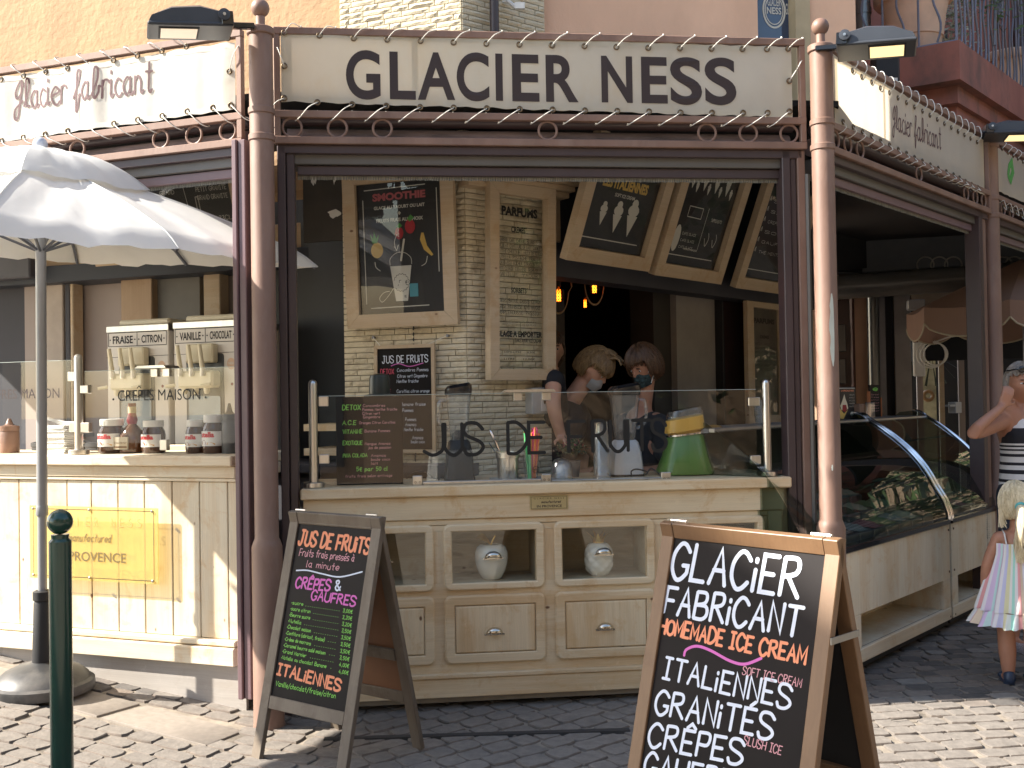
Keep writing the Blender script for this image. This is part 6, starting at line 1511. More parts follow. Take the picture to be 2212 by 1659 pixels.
# ================================================================ FLOODLIGHTS
def floodlight(label, loc, rz, tilt, ro=0, lit=2.5):
    th = Th('floodlight', label, 'floodlight', None, (0,0,0)); th.e.location = loc; th.e.rotation_euler = (ro, tilt, rz); th.e.scale = (.86,.86,.86)
    mb = MB()
    # body along +x from the bracket, top shell tapered
    prof = [(-.0, .0), (.04,.055), (.16,.085), (.30,.075), (.40,.03), (.415,.0), (.40,-.012), (.02,-.02)]
    n = len(prof); V = []; 
    for y, k in ((-.13,.82),(-.105,1.0),(.105,1.0),(.13,.82)):
        V += [(x, y, z*k if z > 0 else z) for x, z in prof]
    F = [tuple(range(n)), tuple(3*n+i for i in range(n))]+[(r_*n+i, r_*n+(i+1) % n, (r_+1)*n+(i+1) % n, (r_+1)*n+i) for r_ in range(3) for i in range(n)]
    mb.add(V, F); b = th.part('housing', mb, m_lamp, ang=30)
    mb = MB(); mb.box(-.0, .425, -.138, .138, -.026, -.006, .007); th.part('rim', mb, M('lamp_rim', (.045,.05,.06), .4))
    mb = MB(); mb.box(.17, .37, -.095, .095, -.0305, -.026); th.part('lens_frame', mb, m_black, parent=b, smooth=False)
    mb = MB(); mb.box(.18, .36, -.085, .085, -.0325, -.0307); th.part('lens', mb, emis('warm_lens', (1.0,.74,.36), .42) if lit > 1 else emis('dim_lens', (1.0,.86,.66), .12), parent=b, smooth=False)
    mb = MB(); mb.box(-.12, .06, -.02, .02, -.0, .03, .004); mb.box(.0, .06, -.143, -.135, -.02, .05, .003); mb.box(.0, .06, .135, .143, -.02, .05, .003); th.part('bracket', mb, m_blackgloss)
    for y in (-.146, .146):
        mb = MB(); mb.lathe([(.03,0),(.03,.006),(.012,.008)], 20); mb.v = [Vector((v.x+.045, y+(v.z if y > 0 else -v.z), v.y+.03)) for v in mb.v]; th.part('pivot_disc', mb, m_lamp)
        mb = MB(); mb.lathe([(.008,.008),(.008,.012)], 10); mb.v = [Vector((v.x+.045, y+(v.z if y > 0 else -v.z), v.y+.03)) for v in mb.v]; th.part('screw', mb, m_steel)
    return th
p = at(500, 62, 4.62); floodlight('grey floodlight on the frame left of the left post, tilted over the white banner', p, R(200), R(5), R(-3), 0.5)
p = at(1808, 108, 5.0); floodlight('grey floodlight with glowing lens right of the right post', p, R(-20), R(3), R(-2), 2.2)
p = at(2122, 292, 7.0); floodlight('dark floodlight beside the far third post at the right edge', p, R(-14), R(3), R(-2), 1.5)

# ================================================================ BULBS
m_fil = emis('glowing_filament', (1.0,.30,.04), 3)
m_bulb = glassm('amber_bulb', (.95,.62,.32), 1.45, 1.3)
m_hoop = M('bent_wood_hoop', (.32,.20,.09), .4, var=.1)
def hooplamp(label, px, py, depth, sc, hr=True):
    p = at(px, py, depth); th = Th('pendant_lamp', label, 'lamp', None, (p.x, p.y, p.z+.5))
    k = sc
    mb = MB(); mb.ball(p, .034*k, 18, (1,1,1.25)); mb.lathe([(.026*k,.02*k),(.014*k,.065*k)], 16, p); b = th.part('bulb', mb, m_bulb, ang=80)
    mb = MB()
    for j in range(4):
        a = j*math.pi/2; mb.tube([(p.x+.012*k*math.cos(a+i*.8), p.y+.012*k*math.sin(a+i*.8), p.z-.03*k+.01*k*i) for i in range(8)], .0022*k, 5)
    th.part('filament', mb, m_fil, parent=b)
    mb = MB(); mb.lathe([(.015*k,.06*k),(.015*k,.11*k)], 12, p); mb.tube([p+Vector((0,0,.11*k)), (p.x,p.y,2.9)], .003, 5); th.part('cord_and_socket', mb, m_black)
    if hr:
        mb = MB(); n = 30
        for i in range(n):
            a0, a1 = 2*math.pi*i/n, 2*math.pi*(i+1)/n
            f = lambda a, q, w_: (p.x+(.085*k*q)*math.sin(a)*(1 if math.cos(a) < 0 else .75), p.y+w_, p.z+.04*k-(.17*k*q if math.cos(a) > 0 else .17*k*q)*math.cos(a)*.9)
            V = [f(a, q, w_) for a in (a0, a1) for q, w_ in ((.93,-.02),(1,-.02),(1,.02),(.93,.02))]
            mb.add(V, [(0,1,5,4),(1,2,6,5),(2,3,7,6),(3,0,4,7)])
        th.part('wooden_hoop', mb, m_hoop, ang=60)
hooplamp('glowing filament bulb in a wooden hoop next to the PARFUMS frame', 1207, 640, 6.6, 1.05)
hooplamp('glowing filament bulb in a wooden hoop, upper right of the three', 1284, 622, 6.7, 1.05)
hooplamp('small glowing filament bulb hanging lowest between the two hoops', 1264, 657, 7.8, .8, False)
# ================================================================ ICE CREAM DISPLAY CASES
PROF = [(.0,.69),(.0,.74),(.030,.82),(.078,.90),(.122,.98),(.168,1.048),(.222,1.112),(.281,1.167),(.34,1.215),(.40,1.26),(.45,1.295),(.503,1.327)]
ENDP = PROF+[(.55,1.362),(.60,1.372),(.70,1.36),(.78,1.30),(.80,1.1),(.80,.70)]
m_tub = M('steel_tub', (.35,.36,.36), .35, .8)
def case(label, s0, s1, group=None, nich=None):
    th = Th('display_case', label, 'display case', FRT, ((s0+s1)/2, .4, .05))
    # plank front
    nz0, nz1 = .155, .335
    a, b = nich
    n = max(3, int(round((s1-s0)/.10)))
    for i in range(n):
        x0, x1 = s0+(s1-s0)*i/n, s0+(s1-s0)*(i+1)/n
        zz = nz1+.001
        mb = MB(); mb.box(x0+.0005, x1-.0005, .0, .02, zz, .672, .0015); th.part('plank', mb, m_wzl)
    mb = MB(); mb.box(s0, s1, -.004, .02, .08, nz0, .004); th.part('bottom_board', mb, m_wxl)
    mb = MB(); mb.box(s0, a, .0, .02, nz0+.001, nz1, .002); 
    if a > s0+.01: th.part('side_board', mb, m_wzl)
    mb = MB(); mb.box(b, s1, .0, .02, nz0+.001, nz1, .002); 
    if b < s1-.01: th.part('side_board', mb, m_wzl)
    mb = MB(); mb.add([(a,.02,nz0),(b,.02,nz0),(b,.02,nz1),(a,.02,nz1),(a,.32,nz0),(b,.32,nz0),(b,.32,nz1),(a,.32,nz1)], [(0,1,5,4),(1,2,6,5),(2,3,7,6),(3,0,4,7),(4,5,6,7)]); th.part('niche', mb, m_wzl, smooth=False)
    mb = MB(); mb.box(s0, s1, .021, .79, .045, .079); mb.box(s0+.1, s1-.1, .1, .7, -.0, .045); mb.box(s0, s1, .33, .79, .08, .66); mb.box(s0, s1, .021, .33, .34, .66); th.part('cabinet', mb, m_black, smooth=False)
    mb = MB(); mb.box(s0, s1, -.012, .05, .674, .71, .006); th.part('black_sill', mb, m_blackgloss)
    mb = MB(); mb.grid(lambda u, v: (s0+.02+(s1-s0-.04)*u, *[(lambda f, i: PROF[i][c]+(PROF[min(i+1, len(PROF)-1)][c]-PROF[i][c])*f)(v*(len(PROF)-1)-int(v*(len(PROF)-1)), int(v*(len(PROF)-1))) for c in (0,1)]), 2, 22); th.part('curved_glass', mb, m_glassc, ang=80)
    for s in (s0+.008, s1-.008):
        mb = MB(); mb.prism([(y, z) for y, z in ENDP]+[(.79,.69)], s-.004, s+.004); mb.v = [Vector((v.y, v.x, v.z)) for v in mb.v]; th.part('end_glass', mb, m_glassc, smooth=False)
        if s < 0: continue
        P = catm([(s, y-.004, z+.004) for y, z in PROF+[(.55,1.362),(.60,1.372)]], 3)
        mb = MB(); mb.tube([p+Vector((-.010,0,0)) for p in P], .008, 8); th.part('chrome_arc', mb, m_chrome)
        mb = MB(); mb.tube([p+Vector((.012,0,0)) for p in P], .006, 8); th.part('chrome_arc', mb, m_chrome)
    mb = MB(); mb.box(s0, s1, .495, .53, 1.312, 1.335, .003); th.part('top_trim', mb, M('satin_aluminium', (.5,.5,.5), .3, .9))
    mb = MB(); mb.box(s0, s1, .531, .80, 1.31, 1.333); th.part('top_shelf', mb, M('grey_top', (.16,.16,.16), .4), smooth=False)
    mb = MB(); mb.box(s0, s1, .76, .80, .68, 1.308); mb.box(s0+.02, s1-.02, .03, .76, .66, .70); th.part('inner_back', mb, M('case_inside', (.07,.075,.075), .5), smooth=False)
    k = int((s1-s0)/.19)
    for i in range(k):
        for r_ in (0,1,2):
            x0 = s0+.05+i*(s1-s0-.1)/k; y0 = .07+r_*.23; z0 = .74+r_*.05
            mb = MB(); w_ = (s1-s0-.1)/k-.02
            mb.box(x0, x0+w_, y0, y0+.2, z0-.05, z0, .004); tb = th.part('ice_cream_tub', mb, m_tub)
            mb = MB(); c_ = random.choice(ICE); mb.grid(lambda u, v: (x0+.01+(w_-.02)*u, y0+.01+.18*v, z0+.004+.035*math.sin(math.pi*u)*math.sin(math.pi*v)+.006*math.sin(u*19+v*7)), 6, 6); th.part('ice_cream', mb, c_, parent=tb)
    for z in (.10,.38,.64):
        mb = MB(); mb.lathe([(.007,0),(.007,.004)], 10); mb.v = [Vector((s0+.035+v.x, -.001-v.z, z+v.y)) for v in mb.v]; th.part('screw', mb, m_brass)
        mb = MB(); mb.lathe([(.007,0),(.007,.004)], 10); mb.v = [Vector((s1-.02+v.x, -.001-v.z, z+v.y)) for v in mb.v]; th.part('screw', mb, m_brass)
    return th
ICE = [M('ice_cream_'+n, c, .6) for n, c in (('cream',(.45,.40,.28)),('dark',(.08,.05,.03)),('pink',(.38,.15,.15)),('green',(.16,.22,.10)),('grey',(.28,.29,.28)))]
case('longer curved glass ice cream case with plank front right of the middle counter', -.27, 1.70, nich=(.35, 1.58))
case('shorter curved glass ice cream case beside the far third post', 1.735, 2.75, nich=(1.84, 2.68))
# signs on top of the cases
y_ = .62; TZ = 1.334
q = FRT.rect(1809.6, 835, 1849, 905, y_); sg = Th('menu_card', 'black card picturing an ice cream cone, headed LA SPECIALE NESS, on the glass case', 'sign', FRT, ((q[0]+q[1])/2, y_, TZ))
h = q[3]-q[2]; mb = MB(); mb.box(q[0], q[1], y_, y_+.01, TZ, TZ+h, .004); cd_ = sg.part('card', mb, m_prnt)
W_ = q[1]-q[0]; P2 = lambda u, v: (q[0]+u*W_, TZ+v*h); T = TF(y_-.0005)
mb = MB(); block_text(mb, 'LA SPECIALE NESS', *P2(.18,.86), W_*.7, h*.05, T, .04); sg.part('heading', mb, m_cho, parent=cd_, smooth=False)
mb = MB()
for i in range(5): stroke_text(mb, ('2 BOULES','CHANTILLY','COULIS','AMANDES','GAUFRE')[i], *P2(.62,.74-i*.09), h*.03, T, .16, W_*.28)
ribbon(mb, [P2(.05,.03), P2(.05,.96), P2(.95,.96)], .004, T); mb.add([T(*P2(.76+.09*math.cos(i*.5), .17+.06*math.sin(i*.5)), .0008) for i in range(12)], [tuple(range(12))]); sg.part('small_print', mb, m_prw, parent=cd_, smooth=False)
mb = MB(); mb.add([T(*P2(u, v), .001) for u, v in ((.35,.78),(.24,.58),(.12,.42),(.18,.30),(.40,.26),(.55,.34),(.50,.5),(.42,.62))], [tuple(range(8))]); sg.part('cream_print', mb, flat('cream_print', (.70,.62,.45)), parent=cd_, smooth=False)
mb = MB(); mb.add([T(*P2(u, v), .0015) for u, v in ((.25,.45),(.22,.28),(.38,.22),(.48,.32),(.44,.45))], [tuple(range(5))]); sg.part('strawberry_print', mb, flat('strawberry_red', (.30,.03,.03)), parent=cd_, smooth=False)
mb = MB(); mb.add([T(*P2(u, v), .002) for u, v in ((.08,.36),(.10,.04),(.28,.02),(.52,.30),(.30,.18))], [tuple(range(5))]); sg.part('waffle_print', mb, m_pry, parent=cd_, smooth=False)
q = FRT.rect(1879, 826, 1902, 895, y_+.1); sg = Th('chalk_sign', 'narrow orange framed chalk sign with pink writing behind the cone card', 'sign', FRT, ((q[0]+q[1])/2, y_+.1, TZ)); h = q[3]-q[2]; W_ = q[1]-q[0]; P2 = lambda u, v: (q[0]+u*W_, TZ+v*h); T = TF(y_+.0995)
mb = MB(); mb.box(q[0], q[1], y_+.1, y_+.11, TZ, TZ+h); sl = sg.part('slate', mb, m_board, smooth=False)
mb = MB(); mb.box(q[0]-.012, q[0], y_+.095, y_+.115, TZ, TZ+h*.8); mb.box(q[1], q[1]+.012, y_+.095, y_+.115, TZ, TZ+h*.6); sg.part('frame', mb, M('orange_frame', (.42,.14,.05), .5), smooth=False)
mb = MB()
for i in range(7): stroke_text(mb, ('Sorbet','fraise','citron','mangue','passion','cassis','melon')[i], *P2(.12,.68-i*.085), h*.04, T, .14, W_*.7)
sg.part('pink_lettering', mb, m_chk, parent=sl, smooth=False); mb = MB(); stroke_text(mb, 'e', *P2(.3,.82), h*.14, T, .2, W_*.4); sg.part('green_mark', mb, m_chg, parent=sl, smooth=False)
s = FRT.S(1862, 890, .6); mb = MB(); mb.box(s-.08, s+.0, .58, .72, TZ, TZ+.10, .004); single('wooden_box', mb, M('brown_box', (.20,.12,.08), .6), 'low brown box between the two signs on the glass case', 'box', FRT)
mb = MB(); mb.box(s+.01, s+.12, .56, .58, TZ, TZ+.11, .002); single('card_holder', mb, m_jarg, 'small clear upright card holder on the glass case right of the brown box', 'holder', FRT)
mb = MB(); s = FRT.S(2060, 875, .6); mb.box(s-.07, s+.07, .56, .62, TZ, TZ+.09, .003); mb.box(s-.2, s-.08, .56, .60, TZ+.055, TZ+.07); single('payment_terminal', mb, M('grey_terminal', (.25,.25,.25), .4), 'grey payment terminal on top of the shorter glass case', 'terminal', FRT)
# cups rack seen through gap by right post
mb = MB(); s = FRT.S(1656, 880, .62); mb.lathe([(.03,0),(.045,.14),(.042,.14),(.028,.01)], 16, (s,.66,TZ)); single('plastic_cup', mb, m_clear, 'clear plastic cup standing on the glass case behind the right screen post', 'cup', FRT)

# ================================================================ FAR SIDE, BEYOND THE RIGHT OPENING
pw = at(1900, 800, 10.0); FW = Fr(pw.x, pw.y, -17)
bar_ = Th('restaurant', 'neighbouring restaurant with peach wall, brown door and rolled awning beyond the right opening', 'building', FW, (0, .2, 0))
def wpart(nm, px0, py0, px1, py1, y, th_, mat, z0=None, z1=None, b=0, label=None):
    q = list(FW.rect(px0, py0, px1, py1, y)); 
    if z0 is not None: q[2] = z0
    if z1 is not None: q[3] = z1
    mb = MB(); mb.box(q[0], q[1], y, y+th_, q[2], q[3], b); return bar_.part(nm, mb, mat, smooth=False, label=label)
mb = MB(); mb.box(FW.S(1560,800,.3), FW.S(1912,800,.3), .3, .5, 0, 6); bar_.part('peach_wall', mb, m_peach, smooth=False)
dr = wpart('door', 1790, 646, 1838, 930, .22, .07, M('brown_door', (.05,.022,.016), .4), z0=0)
wpart('door_surround', 1838, 636, 1848, 930, .20, .1, M('brown_surround', (.10,.045,.035), .5), z0=0, b=.02)
wpart('door_surround', 1790, 630, 1848, 644, .20, .1, bpy.data.materials['brown_surround'], b=.02)
for py0, py1 in ((700,760),(775,830)):
    q = FW.rect(1806, py0, 1828, py1, .2); mb = MB(); mb.box(q[0], q[1], .205, .22, q[2], q[3], .02); bar_.part('door_panel', mb, M('door_glass', (.03,.03,.035), .15), parent=dr, smooth=False)
q = FW.rect(1800, 564, 1819.5, 594, .28); mb = MB(); mb.box(q[0], q[1], .285, .3, q[2], q[3]); pl_ = bar_.part('number_plate', mb, flat('plate_white', (.55,.55,.54), .4), smooth=False)
mb = MB(); block_text(mb, '12', q[0]+(q[1]-q[0])*.45, q[2]+(q[3]-q[2])*.25, (q[1]-q[0])*.45, (q[3]-q[2])*.5, TF(.284), .02); bar_.part('number', mb, m_ink, parent=pl_, smooth=False)
wpart('grey_post', 1897, 550, 1913, 900, .24, .12, M('grey_metal_post', (.17,.17,.19), .35, .3), z0=0, z1=3.4)
wpart('dark_panel', 1913, 560, 1933, 900, .36, .1, m_walld, z0=0)
wpart('pale_column', 1933, 600, 1968, 900, .2, .4, M('pale_column', (.30,.27,.25), .7), z0=0)
wpart('lintel', 1968, 618, 2330, 650, .2, .4, M('beige_lintel', (.42,.33,.24), .7))
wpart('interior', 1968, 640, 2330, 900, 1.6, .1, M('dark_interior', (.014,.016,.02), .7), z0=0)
wpart('awning_band', 1800, 520, 2330, 590, -.22, .05, M('blue_grey_band', (.075,.085,.10), .6), z1=3.6)
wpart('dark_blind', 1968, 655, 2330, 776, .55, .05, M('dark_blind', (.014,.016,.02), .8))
for a, b, m_ in ((1981,1994,m_wallp),(2029,2040,m_frame),(2071,2084,m_wallp)): wpart('window_post', a, 770, b, 900, .7, .08, m_, z0=0)
wpart('lit_window_scene', 1994, 776, 2022, 900, 1.2, .03, M('bright_wall_beyond', (.42,.42,.28), .6, var=.6, vs=5), z0=.3)
q = FW.rect(1995, 830, 2015, 880, .9); mb = MB(); mb.torus(((q[0]+q[1])/2, .9, (q[2]+q[3])/2), (q[1]-q[0])*.5, .02); bar_.part('cane_chair_back', mb, m_hoop)
mb = MB(); xx, zz = FW.hit(2012, 772, .85)
for i in range(9):
    a = R(190+i*17); mb.add([(xx,.85,zz+.05),(xx+.35*math.cos(a),.85,zz+.05+.35*math.sin(a)),(xx+.33*math.cos(a+.06),.84,zz+.02+.33*math.sin(a+.06))], [(0,1,2)])
bar_.part('palm_fronds', mb, M('dark_palm', (.02,.035,.02), .5), kind='stuff', smooth=False)
mb = MB(); z_ = FW.Z(1950, 612, -.25); mb.tube([(FW.S(1700,612,-.25), -.25, z_-.02), (FW.S(2340,600,-.25), -.25, z_+.04)], .12, 20); bar_.part('rolled_awning', mb, M('grey_vinyl_roll', (.13,.13,.125), .3, var=.35, vs=5, stretch=(.4,1,2)))
for px in (1999,2029,2059,2167,2190):
    s, z = FW.hit(px, 572, -.24); mb = MB(); mb.torus((s,-.24,z), .075, .008, n=20, k=6); bar_.part('ring', mb, flat('pale_ring', (.30,.29,.27)))
mb = MB(); sx = FW.S(1886, 700, .2)
mb.tube([(sx,.2,FW.Z(1890,888,.2)*0+1.3),(sx,.2,4.2)], .058, 20); mb.lathe([(.064,0),(.064,.05)], 20, (sx,.2,FW.Z(1886,640,.2))); single('drainpipe', mb, M('galvanised_pipe', (.17,.175,.175), .28, .8, var=.2, vs=8, stretch=(1,1,.2)), 'galvanised drainpipe on the peach wall beyond the right opening', 'pipe', FW, (sx,.2,0))
mb = MB(); mb.tube([(sx,.2,0),(sx,.2,1.34)], .068, 20); mb.lathe([(.078,0),(.078,.06)], 20, (sx,.2,1.30)); mb.lathe([(.078,0),(.078,.05)], 20, (sx,.2,.9)); single('drainpipe_shoe', mb, M('pinkish_pipe', (.30,.22,.19), .6), 'thicker painted foot of the galvanised drainpipe', 'pipe', FW, (sx,.2,0))
# heater, extension lead
s, z = FW.hit(1992, 674, .1); mb = MB(); mb.box(s-.14, s+.02, .0, .14, z+.02, z+.12, .01); mb.box(s-.14, s+.02, .0, .14, z-.14, z-.05, .01); mb.box(s-.04, s+.42, .02, .12, z-.05, z+.03, .005); single('patio_heater', mb, M('white_heater', (.42,.42,.44), .35), 'white wall heater bar under the brown scalloped parasol', 'heater', FW)
s, z = FW.hit(1962, 736, -.02); el = Th('extension_lead', 'white extension socket with coiled cable hanging on the pale column', 'cable', FW, (s,-.02,z))
mb = MB(); s2, z2 = FW.hit(1976, 740, -.02); mb.box(s2-.02, s2+.09, -.04, 0, z2-.33, z2+.22, .01); el.part('socket_strip', mb, m_white)
mb = MB(); mb.box(s2-.015, s2+.03, -.043, -.04, z2-.0, z2+.16); el.part('switch', mb, flat('red_switch', (.16,.04,.05)))
mb = MB(); 
for k in range(3): mb.torus((s2+.14+.02*k, -.06-.01*k, z2-.12), .13-.012*k, .008, n=24, k=6)
P = catm([FW.w(*[FW.hit(px, py, -.08)[0], -.08, FW.hit(px, py, -.08)[1]]) for px, py in ((1974,690),(1974,712),(1985,724),(1996,738),(2020,738),(2050,728),(2080,724),(2120,716))]); 
mb2 = MB(); mb2.tube(P, .008, 6); el.part('coil', mb, m_cord); partF(el, 'cable', mb2, m_cord, W0)
# brown scalloped parasol beyond
bu = at(2215, 700, 9.0); bu.z = 0
bp_ = Th('scalloped_parasol', 'brown parasol with scalloped valance edged in cream beyond the right opening', 'parasol', W0, (bu.x, bu.y, 0))
m_bu = cloth('brown_parasol_cloth', (.34,.215,.16), .25, .2)
Rz, zc_, zr_ = 1.0, EYE+(849-560)*9/2200, EYE+(849-668)*9/2200
for i in range(8):
    a0, a1 = R(i*45+12), R(i*45+57)
    A = Vector((bu.x+Rz*math.cos(a0), bu.y+Rz*math.sin(a0), zr_)); B = Vector((bu.x+Rz*math.cos(a1), bu.y+Rz*math.sin(a1), zr_)); H_ = Vector((bu.x, bu.y, zc_))
    mb = MB(); mb.grid(lambda u, v: (lambda p: (p.x, p.y, p.z-.03*math.sin(math.pi*u)*v))(H_.lerp(A.lerp(B, u), v)), 8, 6); bp_.part('canopy_panel', mb, m_bu, ang=80)
    sc_f = lambda u: .14+.10*abs(math.sin(math.pi*u))**.5
    mb = MB(); mb.grid(lambda u, v: (lambda p: (p.x, p.y, p.z-.03*math.sin(math.pi*u)-v*sc_f(u)))(A.lerp(B, u)), 16, 2); vl = bp_.part('valance', mb, m_bu, ang=80)
    mb = MB(); mb.tube([A.lerp(B, u/16)-Vector((0,0,.03*math.sin(math.pi*u/16)+sc_f(u/16))) for u in range(17)], .008, 5); bp_.part('piping', mb, flat('cream_piping', (.45,.38,.26)), parent=vl)
mb = MB(); mb.tube([(bu.x,bu.y,0),(bu.x,bu.y,zc_)], .025, 12); bp_.part('pole', mb, m_iron)
# ================================================================ RED HOUSE WITH BALCONY
bc = at(2072, 90, 8.0); FK = Fr(bc.x, bc.y, -32); FK2 = Fr(bc.x, bc.y, 48)
zs1 = FK.Z(2072, 86, 0); zs0 = FK.Z(2064, 172, 0)
ba = Th('red_house', 'red stuccoed house with a stained corner balcony at the upper right', 'building', W0, (bc.x+1, bc.y+1, 3))
dK = FK.w(-1.75,0,0); eK = FK2.w(3.2,0,0); inn = FK.w(-1.75,1.3,0)
poly = [(dK.x,dK.y),(bc.x,bc.y),(eK.x,eK.y),(eK.x-.9,eK.y+1.2),(inn.x,inn.y)]
mb = MB(); mb.slab(poly, zs0, zs1); partF(ba, 'balcony_slab', mb, m_red, W0, smooth=False)
# curved corbel below
def off(p, d): c = Vector((bc.x+.5, bc.y+1.6)); v = Vector(p)-c; return tuple(c+v*(1-d))
mb = MB(); mb.slab([off(p, .10) for p in poly], zs0-.14, zs0-.002); partF(ba, 'corbel', mb, m_red, W0, smooth=False)
mb = MB(); mb.slab([off(p, .16) for p in poly], zs0-.30, zs0-.141); partF(ba, 'corbel', mb, m_red, W0, smooth=False)
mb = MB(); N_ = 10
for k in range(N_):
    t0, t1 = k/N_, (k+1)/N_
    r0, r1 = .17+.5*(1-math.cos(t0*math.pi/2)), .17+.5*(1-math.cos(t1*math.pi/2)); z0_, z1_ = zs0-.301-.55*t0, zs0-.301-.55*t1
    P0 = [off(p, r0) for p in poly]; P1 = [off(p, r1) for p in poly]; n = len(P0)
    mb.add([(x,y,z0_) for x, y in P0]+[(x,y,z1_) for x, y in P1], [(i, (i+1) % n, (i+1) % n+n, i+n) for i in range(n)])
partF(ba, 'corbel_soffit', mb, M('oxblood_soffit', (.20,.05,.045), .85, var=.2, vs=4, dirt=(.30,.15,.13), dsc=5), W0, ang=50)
# walls of the red house
wl = FK.w(-1.9, 1.25, 0); FRW = Fr(wl.x, wl.y, -6)
mb = MB(); mb.box(-.4, 6.5, .0, .3, 3.2, 8.5); partF(ba, 'house_wall', mb, m_red, FRW, smooth=False)
mb = MB(); mb.box(.30, .36, -.03, -.002, 3.5, 8.0); mb.box(2.3, 3.1, -.05, -.002, zs1, 6.6); partF(ba, 'dark_shutter', mb, M('dark_shutter', (.05,.03,.035), .6), FRW, smooth=False)
m_rail = M('blue_grey_iron', (.17,.18,.23), .45, .4, var=.1)
rl = Th('balcony_railing', 'grey wrought iron railing with wavy bars around the red balcony', 'railing', W0, (bc.x, bc.y, zs1))
def bars(F, x0, x1, step, sgn):
    n = int(abs(x1-x0)/step); 
    for i in range(n+1):
        x = x0+(x1-x0)*i/n; mb = MB()
        if i % 2 == 0: mb.tube([F.w(x,.05,zs1), F.w(x,.05,zs1+1.05)], .009, 6)
        else: mb.tube([F.w(x+.03*math.sin(t*.62), .05, zs1+.03+t*.05) for t in range(21)], .009, 6)
        rl.part('wavy_bar' if i % 2 else 'straight_bar', mb, m_rail)
    for z in (.012, 1.05):
        mb = MB(); mb.tube([F.w(x0,.05,zs1+z), F.w(x1,.05,zs1+z)], .014, 6); rl.part('rail', mb, m_rail)
bars(FK, -.03, -1.7, .135, -1); bars(FK2, .1, 3.1, .10, 1)
mb = MB(); xs_ = 1.25; mb.tube([FK2.w(xs_+.10*(1-t/60)*math.cos(t*.35), .05, zs1+.62+.22*(1-t/60)*math.sin(t*.35)) for t in range(60)], .008, 6); rl.part('spiral', mb, m_rail)
mb = MB(); mb.tube(catm([FK2.w(1.5,.0,zs1+1.3), FK2.w(1.55,-.05,zs1+.8), FK2.w(2.0,-.08,zs1+.5), FK2.w(2.5,-.1,zs1+.2), FK2.w(2.35,-.1,zs1-.25), FK2.w(1.9,-.1,zs1-.32)]), .018, 8); rl.part('scroll_bracket', mb, m_rail)
def pot(label, x, y, z0, k, rim=1):
    th = Th('terracotta_pot', label, 'flower pot', W0, (x, y, z0))
    mb = MB(); mb.lathe([(.15*k,0),(.17*k,.02*k),(.205*k,.18*k),(.215*k,.185*k),(.215*k,.20*k),(.235*k,.36*k),(.26*k,.47*k)], 36, (x,y,z0)); th.part('body', mb, m_terra, ang=30)
    mb = MB(); mb.lathe([(.26*k,.47*k),(.29*k,.475*k),(.31*k,.50*k),(.31*k,.55*k),(.29*k,.57*k),(.25*k,.57*k),(.24*k,.50*k)], 36, (x,y,z0)); th.part('rim', mb, m_terra, ang=40); return th
p = FK.w(-.40, .40, 0); pot('big terracotta pot behind the left railing of the red balcony', p.x, p.y, zs1, 1.05)
p = FK2.w(2.35, .30, 0); pot('smaller terracotta pot low behind the right railing of the balcony', p.x, p.y, zs1, .9)
p2 = p
def leafy(name, label, c, rad, n, mat, cat='plant', stem=True, ls=.045, zflat=1):
    th = Th(name, label, cat, W0, (c.x, c.y, c.z-rad)); mb = MB(); rr = random.Random(n)
    for i in range(n):
        d = Vector((rr.gauss(0,1), rr.gauss(0,1), rr.gauss(0,1)*zflat)).normalized()*rad*rr.uniform(.3,1)*(1+.25*math.sin(5*rr.random())); p = Vector(c)+d
        a = Vector((rr.gauss(0,1),rr.gauss(0,1),rr.gauss(0,.6))).normalized()*ls*rr.uniform(.6,1.3); b = a.orthogonal().normalized()*ls*.35
        mb.add([p-a, p+b, p+a, p-b], [(0,1,2,3)])
    th.part('foliage', mb, mat, kind='stuff', smooth=False)
    if stem: mb = MB(); mb.tube([(c.x,c.y,c.z-rad*1.2),(c.x+.02,c.y,c.z)], .012, 6); th.part('stem', mb, m_iron)
m_leaf = M('balcony_leaf', (.08,.13,.035), .5, var=.5, vs=12)
q_ = FK.w(.15, .95, zs1+.80); leafy('balcony_shrub', 'green leafy shrub behind the corner of the balcony railing', q_, .5, 600, m_leaf)
q_ = FK2.w(1.0, .45, zs1+.45); leafy('pale_flowering_plant', 'pale flowering climber behind the middle of the right railing', q_, .32, 500, M('pale_flower', (.5,.52,.42), .6, var=.4, vs=14), zflat=1.6)
p = FK.w(-1.33, .35, 0); mb = MB(); mb.box(p.x-.14, p.x+.14, p.y-.14, p.y+.14, zs1, zs1+.30, .02); mb.box(p.x-.16, p.x+.16, p.y-.16, p.y+.16, zs1+.30, zs1+.34, .01); single('planter_box', mb, M('grey_planter', (.40,.38,.34), .8), 'pale square planter at the left end of the balcony', 'planter')
mb = MB(); dp_ = at(1886-22, 40, 8.6); mb.tube([(dp_.x,dp_.y,3.3),(dp_.x,dp_.y,6.5)], .065, 18); mb.lathe([(.072,0),(.072,.05)], 18, (dp_.x,dp_.y,4.72)); single('drainpipe', mb, bpy.data.materials['galvanised_pipe'], 'grey drainpipe between the peach wall and the red house', 'pipe', W0, (dp_.x,dp_.y,3.3))
p = at(1917, 152, 7.6); mb = MB(); mb.box(p.x-.10, p.x+.10, p.y, p.y+.1, p.z-.16, p.z+.12, .02); mb.tube([(p.x,p.y+.1,p.z),(p.x,p.y+.9,p.z+.1)], .02, 8); so_ = single('small_floodlight', mb, m_black, 'small black floodlight under the red balcony', 'floodlight')
mb = MB(); mb.box(p.x-.09, p.x+.07, p.y-.012, p.y-.002, p.z-.16, p.z-.06); o = bpy.data.objects.new('label_plate', mb.mesh('label_plate', m_white)); COL.objects.link(o); o.parent = so_

